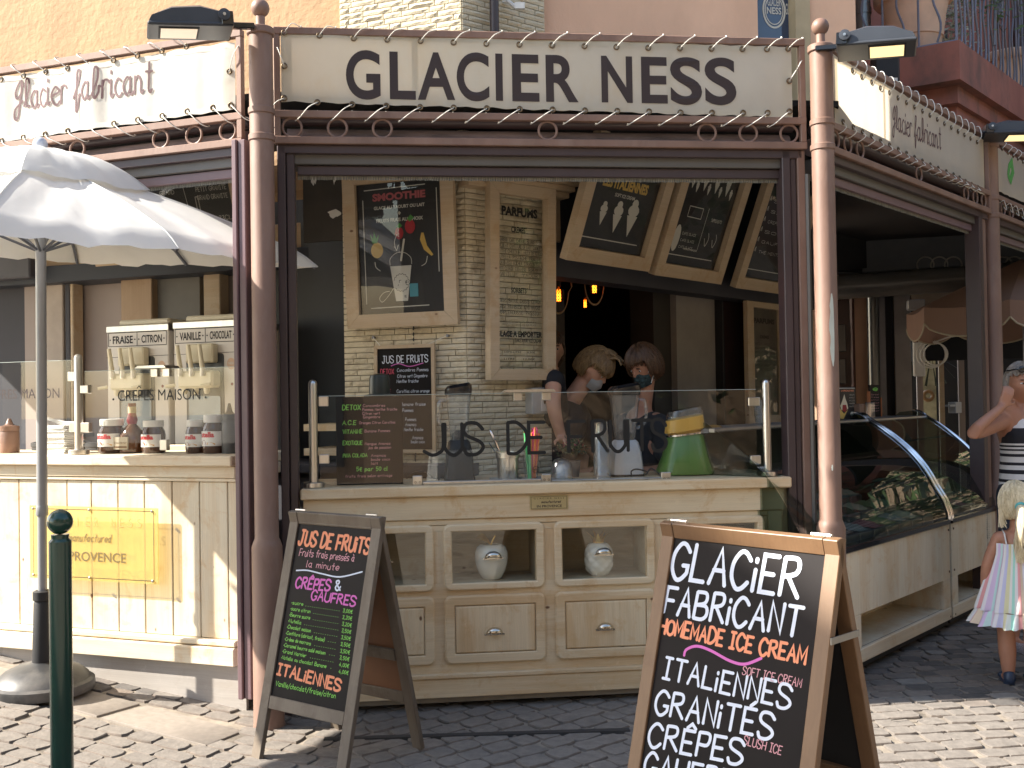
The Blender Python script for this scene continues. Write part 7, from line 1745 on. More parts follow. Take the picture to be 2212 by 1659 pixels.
bt_mat = M('plane_tree_leaf', (.055,.09,.03), .5, var=.5, vs=3)
for i, (x, y, z, r_) in enumerate(((6.0,-4.2,4.4,3.0),(9.6,8.8,3.4,3.0),(-1.5,-6.3,5.6,2.6),(14.0,13.0,4.2,3.6),(10.4,2.6,4.2,2.8))):
    t_ = Th('plane_tree', ('tall plane tree across the street behind the viewer to the right','tall plane tree far to the right of the sandwich boards','tall plane tree across the street straight behind the viewer','tall plane tree farthest up the street to the right','plane tree to the right of the picture facing the glass cases')[i], 'tree', W0, (x, y, 0), 'plane trees across the street')
    mb = MB(); rr = random.Random(i+50)
    mb.tube(catm([(x,y,0),(x+.1,y,1.6),(x-.1,y+.1,3.2),(x,y,z)]), [.22-.014*k for k in range(19)], 10)
    for k in range(6): a = k*1.05; mb.tube([(x,y,2.8+.2*k),(x+1.0*math.cos(a),y+1.0*math.sin(a),3.9+.2*k),(x+1.9*math.cos(a),y+1.9*math.sin(a),4.9+.2*k)], [.09,.06,.03], 7)
    t_.part('trunk', mb, M('plane_bark', (.25,.22,.16), .8) if i == 0 else bpy.data.materials['plane_bark'])
    mb = MB()
    for k in range(3600):
        d = Vector((rr.gauss(0,1),rr.gauss(0,1),rr.gauss(0,.75))).normalized()*r_*rr.uniform(.35,1)**.6*(1+.18*math.sin(k)); p = Vector((x,y,z))+d
        a = Vector((rr.gauss(0,1),rr.gauss(0,1),rr.gauss(0,.6))).normalized()*rr.uniform(.09,.17); b = a.orthogonal().normalized()*.07; mb.add([p-a,p+b,p+a,p-b],[(0,1,2,3)])
    t_.part('crown', mb, bt_mat, kind='stuff', smooth=False)
# ================================================================ STREET BEHIND THE CAMERA (seen only in reflections and as bounce light; the narrow left house is added for its shadow)
ch_ = Th('corner_house', 'plain ochre house closing the square far to the right of the picture', 'building', W0, (14,2,0))
mb = MB(); mb.box(14, 14.5, -9, 9, 0, 8); mb.box(14.51, 19, 8.5, 24, 0, 8); ch_.part('wall', mb, M('brown_render', (.20,.15,.10), .9, var=.2, vs=.5), smooth=False)
for i in range(5):
    mb = MB(); mb.box(13.93, 13.99, -7+i*3.2, -6+i*3.2, 1, 3); ch_.part('window', mb, m_black, smooth=False)
sh_ = Th('added_shade_house', 'tall pale house added out of view at the left to shade the right board', 'building', W0, (-12,1.9,0))
mb = MB(); mb.box(-13, -12, 1.0, 2.75, 0, 11); sh_.part('wall', mb, M('pale_render', (.52,.42,.30), .9, var=.1, vs=.5), smooth=False)  # unseen block, made just wide enough to shadow the right sandwich board
for i in range(3):
    mb = MB(); mb.box(-11.99, -11.93, 1.3, 2.4, 1+i*3.2, 2.8+i*3.2); sh_.part('window', mb, m_black, smooth=False)
OPF = Fr(0, 0, 16)
opp = Th('opposite_house', 'warm rendered house on the far side of the street', 'building', OPF, (0,-9,0))
mb = MB(); mb.box(-16, 16, -9.4, -9, 0, 8.5); opp.part('wall', mb, M('warm_render', (.50,.36,.24), .9, var=.1, vs=.5), smooth=False)
for i in range(-4, 5):
    for z in (.3, 4.2):
        mb = MB(); mb.box(i*3.2-.6, i*3.2+.6, -8.99, -8.93, z, z+(2.2 if z < 1 else 1.7)); opp.part('window', mb, M('street_window', (.05,.06,.07), .2) if i == -4 and z < 1 else bpy.data.materials['street_window'], smooth=False)
for i, (x, y) in enumerate(((-3.2,-3.6),(1.6,-4.6))):
    th = Th('cafe_table', ('cloth covered cafe table across the street to the left' if i == 0 else 'cloth covered cafe table across the street to the right'), 'table', W0, (x,y,0), 'cafe tables across the street')
    mb = MB(); mb.box(x-.6, x+.6, y-.4, y+.4, .74, .765); th.part('tabletop', mb, m_umb, smooth=False)
    mb = MB(); mb.grid(lambda u, v: ((lambda a: (x+.62*max(-1,min(1,1.45*math.cos(a))), y+.42*max(-1,min(1,1.45*math.sin(a))), .77-.55*v+.0*a))(2*math.pi*u)), 48, 6); mb.v = [Vector((v.x+(v.x-x)*.12*(.77-v.z)*(1+.5*math.sin(v.x*30+v.y*27)), v.y+(v.y-y)*.12*(.77-v.z), v.z)) for v in mb.v]; th.part('tablecloth', mb, m_umb)
# ================================================================ PEOPLE
def skin_mat(name, c):
    m, nt, b, o = newmat(name); v = coords(nt); n = noise(nt, v, 14, 3)
    nt.links.new(ramp(nt, n, [(.3, tuple(x*.9 for x in c)), (.7, c)]), b.inputs['Base Color']); b.inputs['Roughness'].default_value = .5
    b.inputs['Subsurface Weight'].default_value = .08; b.inputs['Subsurface Radius'].default_value = (.02,.008,.004); return m
def fuse(mb, voxel, name, mat, base, smooth_it=3):
    me = mb.mesh(name, mat, base, False); o = bpy.data.objects.new('tmp', me); COL.objects.link(o)
    r_ = o.modifiers.new('r', 'REMESH'); r_.mode = 'VOXEL'; r_.voxel_size = voxel; r_.use_smooth_shade = True
    s_ = o.modifiers.new('s', 'SMOOTH'); s_.iterations = smooth_it; s_.factor = .5
    dg = bpy.context.evaluated_depsgraph_get(); new = bpy.data.meshes.new_from_object(o.evaluated_get(dg)); bpy.data.objects.remove(o)
    new.name = name; new.materials.clear(); new.materials.append(mat); new.shade_smooth(); return new
def limb(mb, pts, rad, n=14, k=4):
    P = catm(pts, k); m = len(pts); rr = []
    for i in range(len(P)):
        t = i/k; a = min(int(t), m-2); f = t-a; rr.append(rad[a]*(1-f)+rad[a+1]*f)
    mb.tube(P, rr, n); mb.ball(P[0], rr[0]*.99, n); mb.ball(P[-1], rr[-1]*.99, n)
class Body:
    "local axes: x = person's left-right, -y = facing direction, z up; origin between the feet"
    def __init__(s): s.mb = MB()
    def head(s, c, yaw, pitch, k=1.0, roll=0):
        "c = centre of the head; adds head with nose, sockets, chin, ears"
        s.hc = Vector(c); s.HR = Matrix.Rotation(yaw, 4, 'Z') @ Matrix.Rotation(pitch, 4, 'X') @ Matrix.Rotation(roll, 4, 'Y'); s.k = k
        V = []; F = []; nu, nv = 36, 28
        def f(u, v):
            th, ph = 2*math.pi*u, math.pi*v
            d = Vector((math.sin(ph)*math.cos(th), math.sin(ph)*math.sin(th), -math.cos(ph)))
            x, y, z = d.x*.074, d.y*.094, d.z*.112
            front = max(0, -d.y)
            if z < 0: x *= 1-.30*(-d.z)**1.6; y *= 1-.10*(-d.z) if d.y < 0 else 1-.35*(-d.z)
            g = lambda cx, cz, sx, sz: math.exp(-((x-cx)/sx)**2-((z-cz)/sz)**2)*(front > 0)
            y -= .022*g(0,-.022,.011,.018)+.012*g(0,.0,.008,.022)       # nose
            y += .009*(g(-.030,.006,.016,.011)+g(.030,.006,.016,.011))   # sockets
            y -= .004*g(0,.024,.045,.008)                                # brow
            y -= .006*g(0,-.062,.022,.007)+.007*g(0,-.095,.022,.014)     # lips, chin
            return s.HR @ (Vector((x, y, z))*k) + s.hc
        s.mb.grid(f, nu, nv)
        for sx in (-1, 1):
            for t in range(1): s.mb.ball(s.hp(sx*.076, .008, -.008), .022*k, 10, (.45,.8,1.25))
    def hp(s, x, y, z): return s.HR @ (Vector((x, y, z))*s.k) + s.hc
    def hand(s, wrist, d, palm, k=1.0, curl=.5, side=1):
        "d: direction of the fingers, palm: palm normal"
        d = Vector(d).normalized(); pn = Vector(palm); pn = (pn-d*pn.dot(d)).normalized(); sd = d.cross(pn)*side; w = Vector(wrist)
        c = w+d*.045*k
        for t in (-.028, -.009, .010, .028): limb(s.mb, [w+sd*t*.6*k, w+d*.085*k+sd*t*k], [.015*k, .012*k], 8, 2)
        L = (.070,.078,.072,.056)
        for i, t in enumerate((-.030,-.010,.011,.030)):
            b = w+d*.085*k+sd*t*k; p1 = b+(d*math.cos(curl*.6)+pn*math.sin(curl*.6))*L[i]*.45*k; p2 = p1+(d*math.cos(curl*1.6)+pn*math.sin(curl*1.6))*L[i]*.33*k; p3 = p2+(d*math.cos(curl*2.4)+pn*math.sin(curl*2.4))*L[i]*.25*k
            limb(s.mb, [b, p1, p2, p3], [.0098*k,.009*k,.0082*k,.007*k], 8, 2)
        b = w+d*.025*k-sd*.03*k; p1 = b+(d*.5-sd*.75+pn*.35).normalized()*.038*k; p2 = p1+(d*.8-sd*.25+pn*.5).normalized()*.030*k; limb(s.mb, [b, p1, p2], [.013*k,.0105*k,.008*k], 8, 2)
def hairmat(name, c1, c2):
    m, nt, b, o = newmat(name); v = coords(nt, (60,60,5)); n = noise(nt, v, 1.5, 4, .6, .4)
    nt.links.new(ramp(nt, n, [(.3, c1), (.7, c2)]), b.inputs['Base Color']); b.inputs['Roughness'].default_value = .45; bump(nt, b, n, .8, .004); return m
def haircap(B, fn, nu=40, nv=24, seed=1, ns=420):
    "shell over the skull; fn(d)-> thickness or 0 to lie inside the skull"
    rr = random.Random(seed); ph = [rr.uniform(0,6) for _ in range(4)]; mb = MB()
    def f(u, v):
        th, p = 2*math.pi*u, math.pi*v; d = Vector((math.sin(p)*math.cos(th), math.sin(p)*math.sin(th), -math.cos(p)))
        t = fn(d); w_ = .0025*math.sin(th*17+ph[0]+d.z*3)+.002*math.sin(th*31+ph[1]-d.z*7)
        k = t+w_*(t > 0)
        return B.HR @ (Vector((d.x*(.074+k), d.y*(.094+k), d.z*(.112+k)))*B.k)+B.hc
    mb.grid(f, nu*2, nv*2); lay_strands(mb, B, fn, ns, seed=seed); return mb
def strands(mb, pts_fn, n, r=.0035, seed=2):
    rr = random.Random(seed)
    for i in range(n): mb.tube(catm(pts_fn(rr), 3), r*rr.uniform(.6,1.2), 5)
def lay_strands(mb, B, fn, n, r=.0028, seed=3, down=.5, lift=.004):
    "hair strands lying on the cap, running from the crown down and back"
    rr = random.Random(seed); k = 0
    while k < n:
        d = Vector((rr.gauss(0,1), rr.gauss(0,1), rr.gauss(0,1))).normalized()
        if fn(d) <= 0 or d.z < -.2: continue
        k += 1; P = []; L_ = rr.uniform(.5, 1.0)*down*2.2; ax = Vector((0,0,1)).cross(d)
        ax = ax.normalized() if ax.length > .05 else Vector((1,0,0)); wob = rr.uniform(-.12,.12)
        for i in range(6):
            q = (Matrix.Rotation(L_*i/5, 3, ax) @ d); q = (Matrix.Rotation(wob*i/5*3, 3, 'Z') @ q)
            if fn(q) <= 0:
                if i: P.append(B.HR @ (Vector((q.x*(.074+.012), q.y*(.094+.012), q.z*(.112+.010)))*B.k)+B.hc)
                break
            t = fn(q)+lift*rr.uniform(.3, 1.3)
            P.append(B.HR @ (Vector((q.x*(.074+t), q.y*(.094+t), q.z*(.112+t)))*B.k)+B.hc)
        if len(P) > 1: mb.tube(P, [r, r*1.1, r*1.1, r, r*.8, r*.3][:len(P)], 4)
def feature(th, B, name, mat, c, sc, r):
    mb = MB(); p = B.hp(*c); mb.ball((0,0,0), r*B.k, 12, sc); R3 = B.HR.to_3x3(); mb.v = [R3 @ v + p for v in mb.v]; return th.part(name, mb, mat)
def face(th, B, lipmat, browmat, eyes=True):
    for sx in (-1, 1):
        if eyes:
            feature(th, B, 'eye', flat('eye_white', (.55,.52,.50), .2) if 'eye_white' not in bpy.data.materials else bpy.data.materials['eye_white'], (sx*.030,-.079,.004), (1.1,.45,.5), .0115)
            feature(th, B, 'iris', flat('iris_dark', (.03,.02,.015), .1) if 'iris_dark' not in bpy.data.materials else bpy.data.materials['iris_dark'], (sx*.030+.003,-.0838,.004), (1,.35,1), .0052)
        feature(th, B, 'eyebrow', browmat, (sx*.030,-.0855,.024), (1,.3,.22), .017)
    if lipmat: feature(th, B, 'lips', lipmat, (0,-.094,-.062), (1,.35,.28), .019)
m_skin = skin_mat('skin_light', (.52,.28,.19)); m_skin2 = skin_mat('skin_tanned', (.42,.20,.125)); m_lip = flat('lip_colour', (.36,.11,.10), .4)
m_blond = hairmat('blond_hair', (.50,.40,.24), (.82,.72,.52)); m_brownh = hairmat('chestnut_hair', (.035,.018,.010), (.13,.065,.032)); m_sandy = hairmat('sandy_hair', (.11,.065,.03), (.28,.18,.085)); m_greyblond = hairmat('grey_blond_hair', (.16,.13,.11), (.34,.29,.24))
m_blackshirt = M('black_tshirt', (.012,.012,.016), .85, var=.3, vs=10, bmp=.4, bs_=12)
m_jean = M('dark_trousers', (.03,.035,.05), .85, var=.2)
def person(label, loc, rz, cat='person'):
    th = Th('person', label, cat, None, (0,0,0)); th.e.location = loc; th.e.rotation_euler = (0,0,rz); return th
def std_legs(B, k=1.0, x=.09, hip=.92, knee_f=.02):
    for sx in (-1, 1):
        limb(B.mb, [(sx*x*k,0,hip*k),(sx*x*1.05*k,-knee_f*k,.50*k),(sx*x*1.05*k,.02*k,.09*k)], [.082*k,.055*k,.036*k]); limb(B.mb, [(sx*x*1.05*k,.03*k,.04*k),(sx*x*1.15*k,-.13*k,.03*k)], [.036*k,.026*k])
def torso(B, k=1.0, lean=0, tw=0):
    "returns shoulder height; lean bends forward (-y)"
    def L(z): t = max(0, (z-.95))/.5; return -lean*t*t*.5-lean*t*.5
    limb(B.mb, [(0,L(.92),.92*k),(0,L(1.1),1.12*k),(0,L(1.3),1.30*k),(0,L(1.42),1.40*k)], [.14*k,.125*k,.14*k,.10*k])
    for sx in (-1,1): limb(B.mb, [(sx*.05*k,L(.92),.93*k),(sx*.05*k,L(1.1),1.1*k),(sx*.08*k,L(1.3),1.28*k),(sx*.13*k,L(1.42),1.40*k)], [.10*k,.09*k,.10*k,.06*k])
    return L
# ---- man with mask bending over the counter (inside)
hp0 = at(1280, 797, 6.05)
hx, hy, hz = hp0.x, hp0.y, hp0.z
th = person('person with sandy swept hair and grey face mask bending over behind the middle counter', (hx-.28, hy+.02, 0), R(62))
# facing: local -y after rotation R(62) points right-forward
B = Body(); Rm = Matrix.Rotation(-R(62), 4, 'Z'); loc0 = Vector((hx-.28, hy+.02, 0))
def toL(p): return Rm @ (Vector(p)-loc0)
hc = toL(hp0); std_legs(B, 1.0)
limb(B.mb, [(0,.05,.95),(0,-.02,1.15),(hc.x*.4,hc.y*.35,1.36)], [.14,.13,.13]); 
sh = Vector((hc.x*.5, hc.y*.42, 1.43))
limb(B.mb, [sh+Vector((-.17,.02,-.02)), sh, sh+Vector((.17,.02,-.02))], [.065,.075,.065]); limb(B.mb, [sh+Vector((0,0,.02)), hc+Vector((0,.045,-.06))], [.06,.055])
B.head(hc, R(10), R(42), 1.0)
wr = toL(at(1213, 948, 5.75)); el_ = toL(at(1196, 880, 5.72)); shL = toL(at(1196, 830, 5.80))
limb(B.mb, [sh+Vector((-.15,0,0)), shL, el_, wr], [.055,.05,.042,.028]); B.hand(wr, (toL(at(1235,950,5.62))-wr), (0,0,-1), 1.0, .8, 1)
limb(B.mb, [sh+Vector((.17,.02,-.03)), sh+Vector((.24,-.08,-.27)), sh+Vector((.1,-.32,-.35))], [.05,.042,.028]); B.hand(sh+Vector((.1,-.32,-.35)), (-.2,-1,0), (0,0,-1), 1, .6, -1)
th.part('body', fuse(B.mb, .0085, 'body', m_skin, (0,0,0)), m_skin)
C = MB(); limb(C, [(0,.05,.90),(0,-.02,1.15),(hc.x*.4,hc.y*.35,1.36)], [.165,.155,.15]); limb(C, [sh+Vector((-.17,.02,-.02)), sh+Vector((0,.01,-.02)), sh+Vector((.17,.02,-.02))], [.085,.092,.085]); limb(C, [sh+Vector((.17,.02,-.03)), sh+Vector((.22,-.04,-.16))], [.08,.075]); limb(C, [sh+Vector((-.15,0,0)), shL+Vector((0,0,.02))], [.08,.068])
th.part('tshirt', fuse(C, .012, 'tshirt', m_blackshirt, (0,0,0)), m_blackshirt)
C = MB()
for sx in (-1,1): limb(C, [(sx*.09,.03,.93),(sx*.095,-.0,.50),(sx*.095,.02,.09)], [.105,.075,.06])
th.part('trousers', fuse(C, .014, 'trousers', m_jean, (0,0,0)), m_jean)
hm = haircap(B, lambda d: (.022+.012*max(0,d.z)) if (d.z > .28 or (d.y > .05 and d.z > -.45)) else -.02)
strands(hm, lambda rr: (lambda a, b: [B.hp(a*.05, -.05+b*.10, .115), B.hp(a*.055, -.09+b*.10, .15), B.hp(a*.05+rr.uniform(-.01,.01), -.13+b*.10, .13+rr.uniform(0,.03))])(rr.uniform(-1,1), rr.random()), 90, .005)
th.part('hair', hm, m_sandy, ang=80)
mm = MB(); mm.grid(lambda u, v: B.hp((u*2-1)*.062*(1-.2*abs(v*2-1)), -.100+.055*(abs(u*2-1))**2-.015*(1-abs(u*2-1))*(1-abs(v*2-1)), -.012-.085*v), 12, 8); th.part('face_mask', mm, M('grey_mask', (.30,.30,.30), .8), ang=80)
face(th, B, None, m_sandy)
# ---- bob-haired person with dark mask
hp1 = at(1392, 790, 6.0); rz = R(-52)
th = person('person with chestnut bob and dark patterned mask behind the juicer', (hp1.x+.02, hp1.y+.06, 0), rz)
loc0 = Vector((hp1.x+.02, hp1.y+.06, 0)); Rm = Matrix.Rotation(-rz, 4, 'Z'); hc = toL(hp1)
B = Body(); std_legs(B, .97); L = torso(B, .97, .06); limb(B.mb, [(0,-.04,1.38),(0,-.03,1.46),hc+Vector((0,.02,-.06))], [.055,.05,.05])
for sx in (-1,1): limb(B.mb, [(sx*.15,-.05,1.34),(sx*.21,-.06,1.10),(sx*.14,-.30,1.08)], [.05,.042,.028]); B.hand((sx*.14,-.30,1.08), (-sx*.3,-1,.1), (0,0,-1), 1, .5, -sx)
B.head(hc, R(0), R(28), 1.0); th.part('body', fuse(B.mb, .009, 'body', m_skin2, (0,0,0)), m_skin2)
C = MB(); limb(C, [(0,0,.88),(0,-.01,1.1),(0,-.04,1.28)], [.15,.145,.15])
for sx in (-1,1): limb(C, [(0,-.04,1.28),(sx*.15,-.05,1.335),(sx*.20,-.06,1.18)], [.13,.075,.065]); 
th.part('tshirt', fuse(C, .012, 'tshirt', m_blackshirt, (0,0,0)), m_blackshirt)
C = MB()
for sx in (-1,1): limb(C, [(sx*.09,.0,.90),(sx*.095,-.02,.48),(sx*.095,.02,.09)], [.105,.075,.06])
th.part('trousers', fuse(C, .014, 'trousers', m_jean, (0,0,0)), m_jean)
hm = haircap(B, lambda d: .028 if (d.z > .42 or (d.y > -.25 and d.z > -.62) or (abs(d.x) > .75 and d.z > -.3 and d.y > -.5)) else -.02, seed=5); th.part('hair', hm, m_brownh, ang=80)
mm = MB(); mm.grid(lambda u, v: B.hp((u*2-1)*.064*(1-.2*abs(v*2-1)), -.100+.055*(abs(u*2-1))**2-.012*(1-abs(u*2-1))*(1-abs(v*2-1)), -.012-.088*v), 12, 8); th.part('face_mask', mm, M('dark_patterned_mask', (.02,.04,.045), .8, var=.9, vs=60), ang=80)
mm = MB()
for sx in (-1,1): mm.tube([B.hp(sx*.063,-.05,-.02), B.hp(sx*.078,0,.01)], .0022, 5); mm.tube([B.hp(sx*.055,-.05,-.09), B.hp(sx*.078,.005,-.02)], .0022, 5)
th.part('mask_loops', mm, m_white); face(th, B, None, m_brownh)
# ---- face peeping beside the PARFUMS frame
hp2 = at(1190, 757, 6.35); th = person('person half hidden behind the PARFUMS frame, only one side of the face showing', (hp2.x, hp2.y+.05, 0), R(-8)); rz = R(-8)
loc0 = Vector((hp2.x, hp2.y+.05, 0)); Rm = Matrix.Rotation(-rz, 4, 'Z'); hc = toL(hp2)
B = Body(); std_legs(B, 1.03); torso(B, 1.03); limb(B.mb, [(0,0,1.42),(0,0,hc.z-.06)], [.055,.05])
for sx in (-1,1): limb(B.mb, [(sx*.16,0,1.42),(sx*.19,0,1.14),(sx*.17,-.18,1.0)], [.05,.042,.03]); B.hand((sx*.17,-.18,1.0), (-sx*.3,-1,-.2), (0,0,-1), 1, .4, -sx)
B.head(hc, R(12), 0, 1.0); th.part('body', fuse(B.mb, .010, 'body', m_skin, (0,0,0)), m_skin)
C = MB(); limb(C, [(0,0,.9),(0,0,1.15),(0,0,1.36)], [.16,.15,.15]); 
for sx in (-1,1): limb(C, [(0,0,1.36),(sx*.16,0,1.42),(sx*.18,0,1.24)], [.12,.075,.062])
th.part('tshirt', fuse(C, .013, 'tshirt', m_blackshirt, (0,0,0)), m_blackshirt); th.part('hair', haircap(B, lambda d: .018 if (d.z > .45 or d.y > .2) else -.02, seed=8), m_brownh, ang=80); face(th, B, m_lip, m_brownh)
# ---- adult in striped top at the right edge
hp3 = at(2206, 828, 5.9); rz = R(14); loc0 = Vector((hp3.x+.05, hp3.y+.05, 0)); th = person('adult in black and white striped sleeveless top touching their ear at the right edge', loc0, rz); Rm = Matrix.Rotation(-rz, 4, 'Z'); hc = toL(hp3)
B = Body(); 
for sx in (-1,1):
    limb(B.mb, [(sx*.09,0,.92),(sx*.10,-.02,.50),(sx*.11,.02,.09)], [.09,.055,.036]); limb(B.mb, [(sx*.11,.03,.045),(sx*.13,-.13,.035)], [.036,.028])
torso(B, 1.0); limb(B.mb, [(0,0,1.38),(0,-.01,1.44),hc+Vector((0,.02,-.06))], [.058,.052,.052])
eb = toL(at(2103, 935, 5.62)); wr = toL(at(2165, 878, 5.72)); sh = toL(at(2180, 905, 5.93))
limb(B.mb, [(-.10,0,1.36), sh, eb, wr], [.060,.046,.037,.023]); B.hand(wr, (toL(at(2183,836,5.72))-wr), (0.3,1,0), .9, .55, 1)
limb(B.mb, [(.15,0,1.36),(.22,.03,1.08),(.20,-.05,.86)], [.055,.045,.030]); B.hand((.20,-.05,.86), (0,-.15,-1), (-1,0,0), 1, .3, 1)
B.head(hc, R(-16), R(4), 1.0); th.part('body', fuse(B.mb, .0075, 'body', m_skin2, (0,0,0)), m_skin2)
mS, ntS, bS, oS = newmat('striped_jersey'); v_ = coords(ntS); sp_ = _n(ntS, 'ShaderNodeSeparateXYZ'); ntS.links.new(v_, sp_.inputs[0]); mr = _n(ntS, 'ShaderNodeMapRange'); mr.inputs[1].default_value = .85; mr.inputs[2].default_value = 1.40; ntS.links.new(sp_.outputs[2], mr.inputs[0])
st = []; bk, wh = (.015,.015,.022), (.66,.65,.66)
zst = [(0,bk),(.04,wh),(.07,bk),(.10,wh),(.16,bk),(.19,wh),(.23,bk),(.26,wh),(.32,bk),(.36,wh),(.41,bk),(.44,wh),(.50,bk),(.53,wh),(.56,bk),(.58,wh),(.60,bk),(.62,wh),(.64,bk),(.80,wh)]
c_ = ramp(ntS, mr.outputs[0], zst, True); ntS.links.new(c_, bS.inputs['Base Color']); bS.inputs['Roughness'].default_value = .85
C = MB(); limb(C, [(0,0,.86),(0,0,1.08),(0,-.005,1.26)], [.165,.145,.15]); 
for sx in (-1,1): limb(C, [(sx*.06,-.0,.9),(sx*.06,0,1.1),(sx*.07,-.02,1.26),(sx*.10,0,1.385)], [.115,.10,.105,.045])
th.part('striped_top', fuse(C, .011, 'striped_top', mS, (0,0,0)), mS)
C = MB(); C.tube([(.06*math.cos(a), -.125*abs(math.sin(a))**1-.02 if math.sin(a) > 0 else .05*math.sin(a)*-1, 1.40-.10*max(0, math.sin(a))) for a in [i*math.pi/12 for i in range(13)]], .005, 6); th.part('red_neck_trim', C, flat('red_trim', (.45,.06,.05)))
C = MB()
limb(C, [(0,.0,.92),(0,.0,.80)], [.15,.155])
for sx in (-1,1): limb(C, [(sx*.09,.0,.90),(sx*.10,-.01,.62),(sx*.10,0,.48)], [.105,.09,.085])
th.part('shorts', fuse(C, .014, 'shorts', m_jean, (0,0,0)), m_jean)
hm = haircap(B, lambda d: .014 if (d.z > .52 or (d.y > -.12 and d.z > -.55)) else -.02, seed=9); th.part('hair', hm, m_greyblond, ang=80)
C = MB(); C.ball(B.hp(0,.115,.05), .04, 14); th.part('hair_bun', C, m_greyblond)
sg_ = MB()
for sx in (-1,1): sg_.ball(B.hp(sx*.035,-.085,.085), .026, 14, (1,.4,.75))
gls = th.part('sunglasses', sg_, m_blackgloss); sg_ = MB(); sg_.tube([B.hp(-.09,.02,.07),B.hp(-.065,-.07,.085),B.hp(.065,-.07,.085),B.hp(.09,.02,.07)], .004, 6); th.part('sunglasses_arm', sg_, m_blackgloss, parent=gls)
face(th, B, m_lip, m_brownh)
C = MB()
for sx in (-1,1): limb(C, [(sx*.11,.04,.03),(sx*.13,-.15,.028)], [.045,.036]); C.box(sx*.12-.04, sx*.12+.04, -.18, .09, 0, .02, .006)
th.part('shoes', fuse(C, .008, 'shoes', M('glitter_shoes', (.45,.42,.48), .3, .5, var=.5, vs=120), (0,0,0)), bpy.data.materials['glitter_shoes'])
# ---- little girl seen from behind
gk = .615
gp = ground_at(2192, 1478); gp = Vector((gp.x+.03, gp.y, 0)); rz = R(165)
th = person('small child with white-blond ponytail in a pastel striped sundress, seen from behind', gp, rz)
B = Body()
for sx in (-1,1):
    limb(B.mb, [(sx*.062,0,.50),(sx*.062,0,.27),(sx*.060,.01,.16),(sx*.058,.015,.05)], [.060,.044,.043,.028]); limb(B.mb, [(sx*.058,.02,.032),(sx*.062,-.06,.026)], [.026,.022])
limb(B.mb, [(0,0,.46),(0,0,.60),(0,0,.72)], [.095,.088,.085]); limb(B.mb, [(-.085,0,.745),(0,0,.75),(.085,0,.745)], [.036,.045,.036]); limb(B.mb, [(0,0,.75),(0,0,.83)], [.036,.034])
# the arm seen on the left of the picture is the child's left arm (person turned away)
limb(B.mb, [(.09,0,.74),(.145,.0,.60),(.155,-.02,.46)], [.034,.029,.020]); B.hand((.155,-.02,.455), (.05,-.1,-1), (-1,0,0), .55, .5, 1)
limb(B.mb, [(-.09,0,.74),(-.14,-.02,.60),(-.12,-.12,.52)], [.034,.029,.020]); B.hand((-.12,-.12,.52), (0,-1,.1), (1,0,0), .55, .5, -1)
B.head((0,-.01,.93), 0, R(6), .84); th.part('body', fuse(B.mb, .006, 'body', m_skin2, (0,0,0)), m_skin2)
mD, ntD, bD, oD = newmat('pastel_striped_cotton'); v_ = coords(ntD); gr_ = _n(ntD, 'ShaderNodeTexGradient', gradient_type='RADIAL'); ntD.links.new(v_, gr_.inputs[0]); ml_ = _n(ntD, 'ShaderNodeMath', operation='MULTIPLY'); ml_.inputs[1].default_value = 5; fr__ = _n(ntD, 'ShaderNodeMath', operation='FRACT'); ntD.links.new(gr_.outputs[1], ml_.inputs[0]); ntD.links.new(ml_.outputs[0], fr__.inputs[0])
pas = [(.66,.50,.62),(.70,.68,.70),(.52,.52,.72),(.70,.66,.42),(.70,.70,.68),(.36,.66,.58),(.70,.68,.68),(.72,.34,.34),(.72,.58,.44),(.70,.68,.70),(.62,.48,.66),(.50,.68,.66)]
c_ = ramp(ntD, fr__.outputs[0], [(i/12, p) for i, p in enumerate(pas)], True); ntD.links.new(c_, bD.inputs['Base Color']); bD.inputs['Roughness'].default_value = .85
mb = MB()
def dress(u, v):
    a = 2*math.pi*u; z = .725-.34*v
    r = .094+.012*v if v < .16 else .096+(v-.16)*.085
    pl = .004+.012*max(0, v-.1); r += pl*math.sin(a*15+math.sin(a*3))+.002*math.sin(a*31)
    return (r*1.18*math.cos(a), r*.92*math.sin(a), z)
mb.grid(dress, 150, 18); dr_ = th.part('sundress', mb, mD, ang=80)
mb = MB()
def ruf(u, v):
    a = 2*math.pi*u; z = .388-.075*v+.006*math.sin(a*9); r = .168+.028*v+(.004+.014*v)*math.sin(a*24+math.sin(a*5)*1.5)
    return (r*1.18*math.cos(a), r*.92*math.sin(a), z)
mb.grid(ruf, 220, 6); th.part('ruffled_hem', mb, mD, parent=dr_, ang=80)
mb = MB()
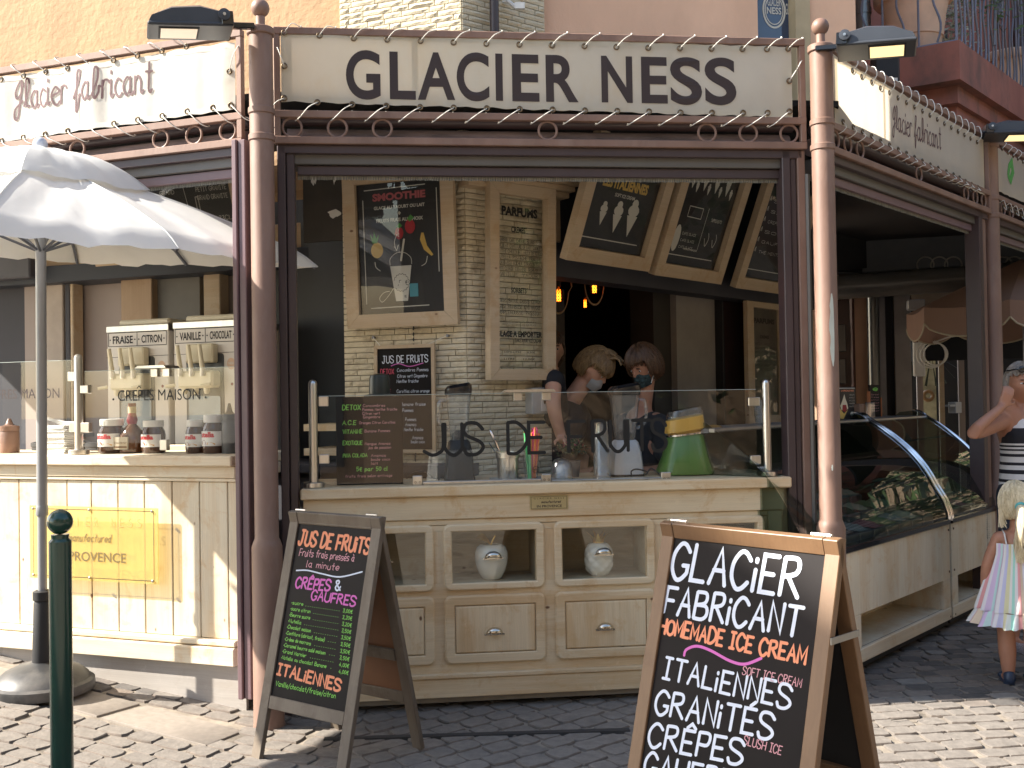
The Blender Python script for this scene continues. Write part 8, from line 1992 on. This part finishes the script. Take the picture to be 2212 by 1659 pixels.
for sx in (-1,1): mb.tube([(sx*.065,.075,.725),(sx*.068,.045,.775),(sx*.066,-.01,.785),(sx*.06,-.07,.73)], .004, 6)
th.part('strap', mb, m_white, parent=dr_)
hm = haircap(B, lambda d: .020 if (d.z > .35 or d.y > -.35) and d.z > -.78 else -.02, seed=12)
strands(hm, lambda rr: (lambda a: [B.hp(.075*math.cos(a), .03+.04*rr.random(), .05), B.hp(.095*math.cos(a)+rr.uniform(-.01,.01), .03, -.05), B.hp(.09*math.cos(a)+rr.uniform(-.02,.02), .03, -.13-rr.random()*.03)])(rr.choice((0, math.pi))+rr.uniform(-.5,.5)), 70, .0022)
th.part('hair', hm, m_blond, ang=80)
pt = B.hp(0,.115,-.02); mb = MB(); V0 = pt
mb.tube([V0, V0+Vector((0,.035,-.02)), V0+Vector((.004,.045,-.09)), V0+Vector((.008,.035,-.17)), V0+Vector((.014,.028,-.235))], [.018,.026,.030,.022,.004], 12)
strands(mb, lambda rr: [V0+Vector((rr.uniform(-.01,.01),.01,0)), V0+Vector((rr.uniform(-.028,.028),.045+rr.uniform(-.02,.02),-.08)), V0+Vector((rr.uniform(-.03,.035),.035+rr.uniform(-.02,.02),-.17)), V0+Vector((rr.uniform(-.01,.03),.03,-.25-rr.random()*.04))], 90, .0025)
th.part('ponytail', mb, m_blond, ang=80)
mb = MB(); mb.torus((0,0,0), .020, .007, 'z', 18, 8); mb.v = [Matrix.Rotation(R(60), 3, 'X') @ v + V0+Vector((0,.012,-.004)) for v in mb.v]; th.part('hair_band', mb, flat('turquoise_band', (.10,.42,.45)))
mb = MB()
for sx in (-1,1):
    mb.box(sx*.06-.028, sx*.06+.028, -.095, .05, 0, .012, .004); limb(mb, [(sx*.058,.035,.03),(sx*.058,.03,.05)], [.030,.030]); limb(mb, [(sx*.06-.02,-.06,.03),(sx*.06+.02,-.06,.03)], [.018,.018])
th.part('sandals', fuse(mb, .006, 'sandals', M('navy_sandals', (.02,.035,.07), .4), (0,0,0)), bpy.data.materials['navy_sandals'])
bpy.context.view_layer.update()
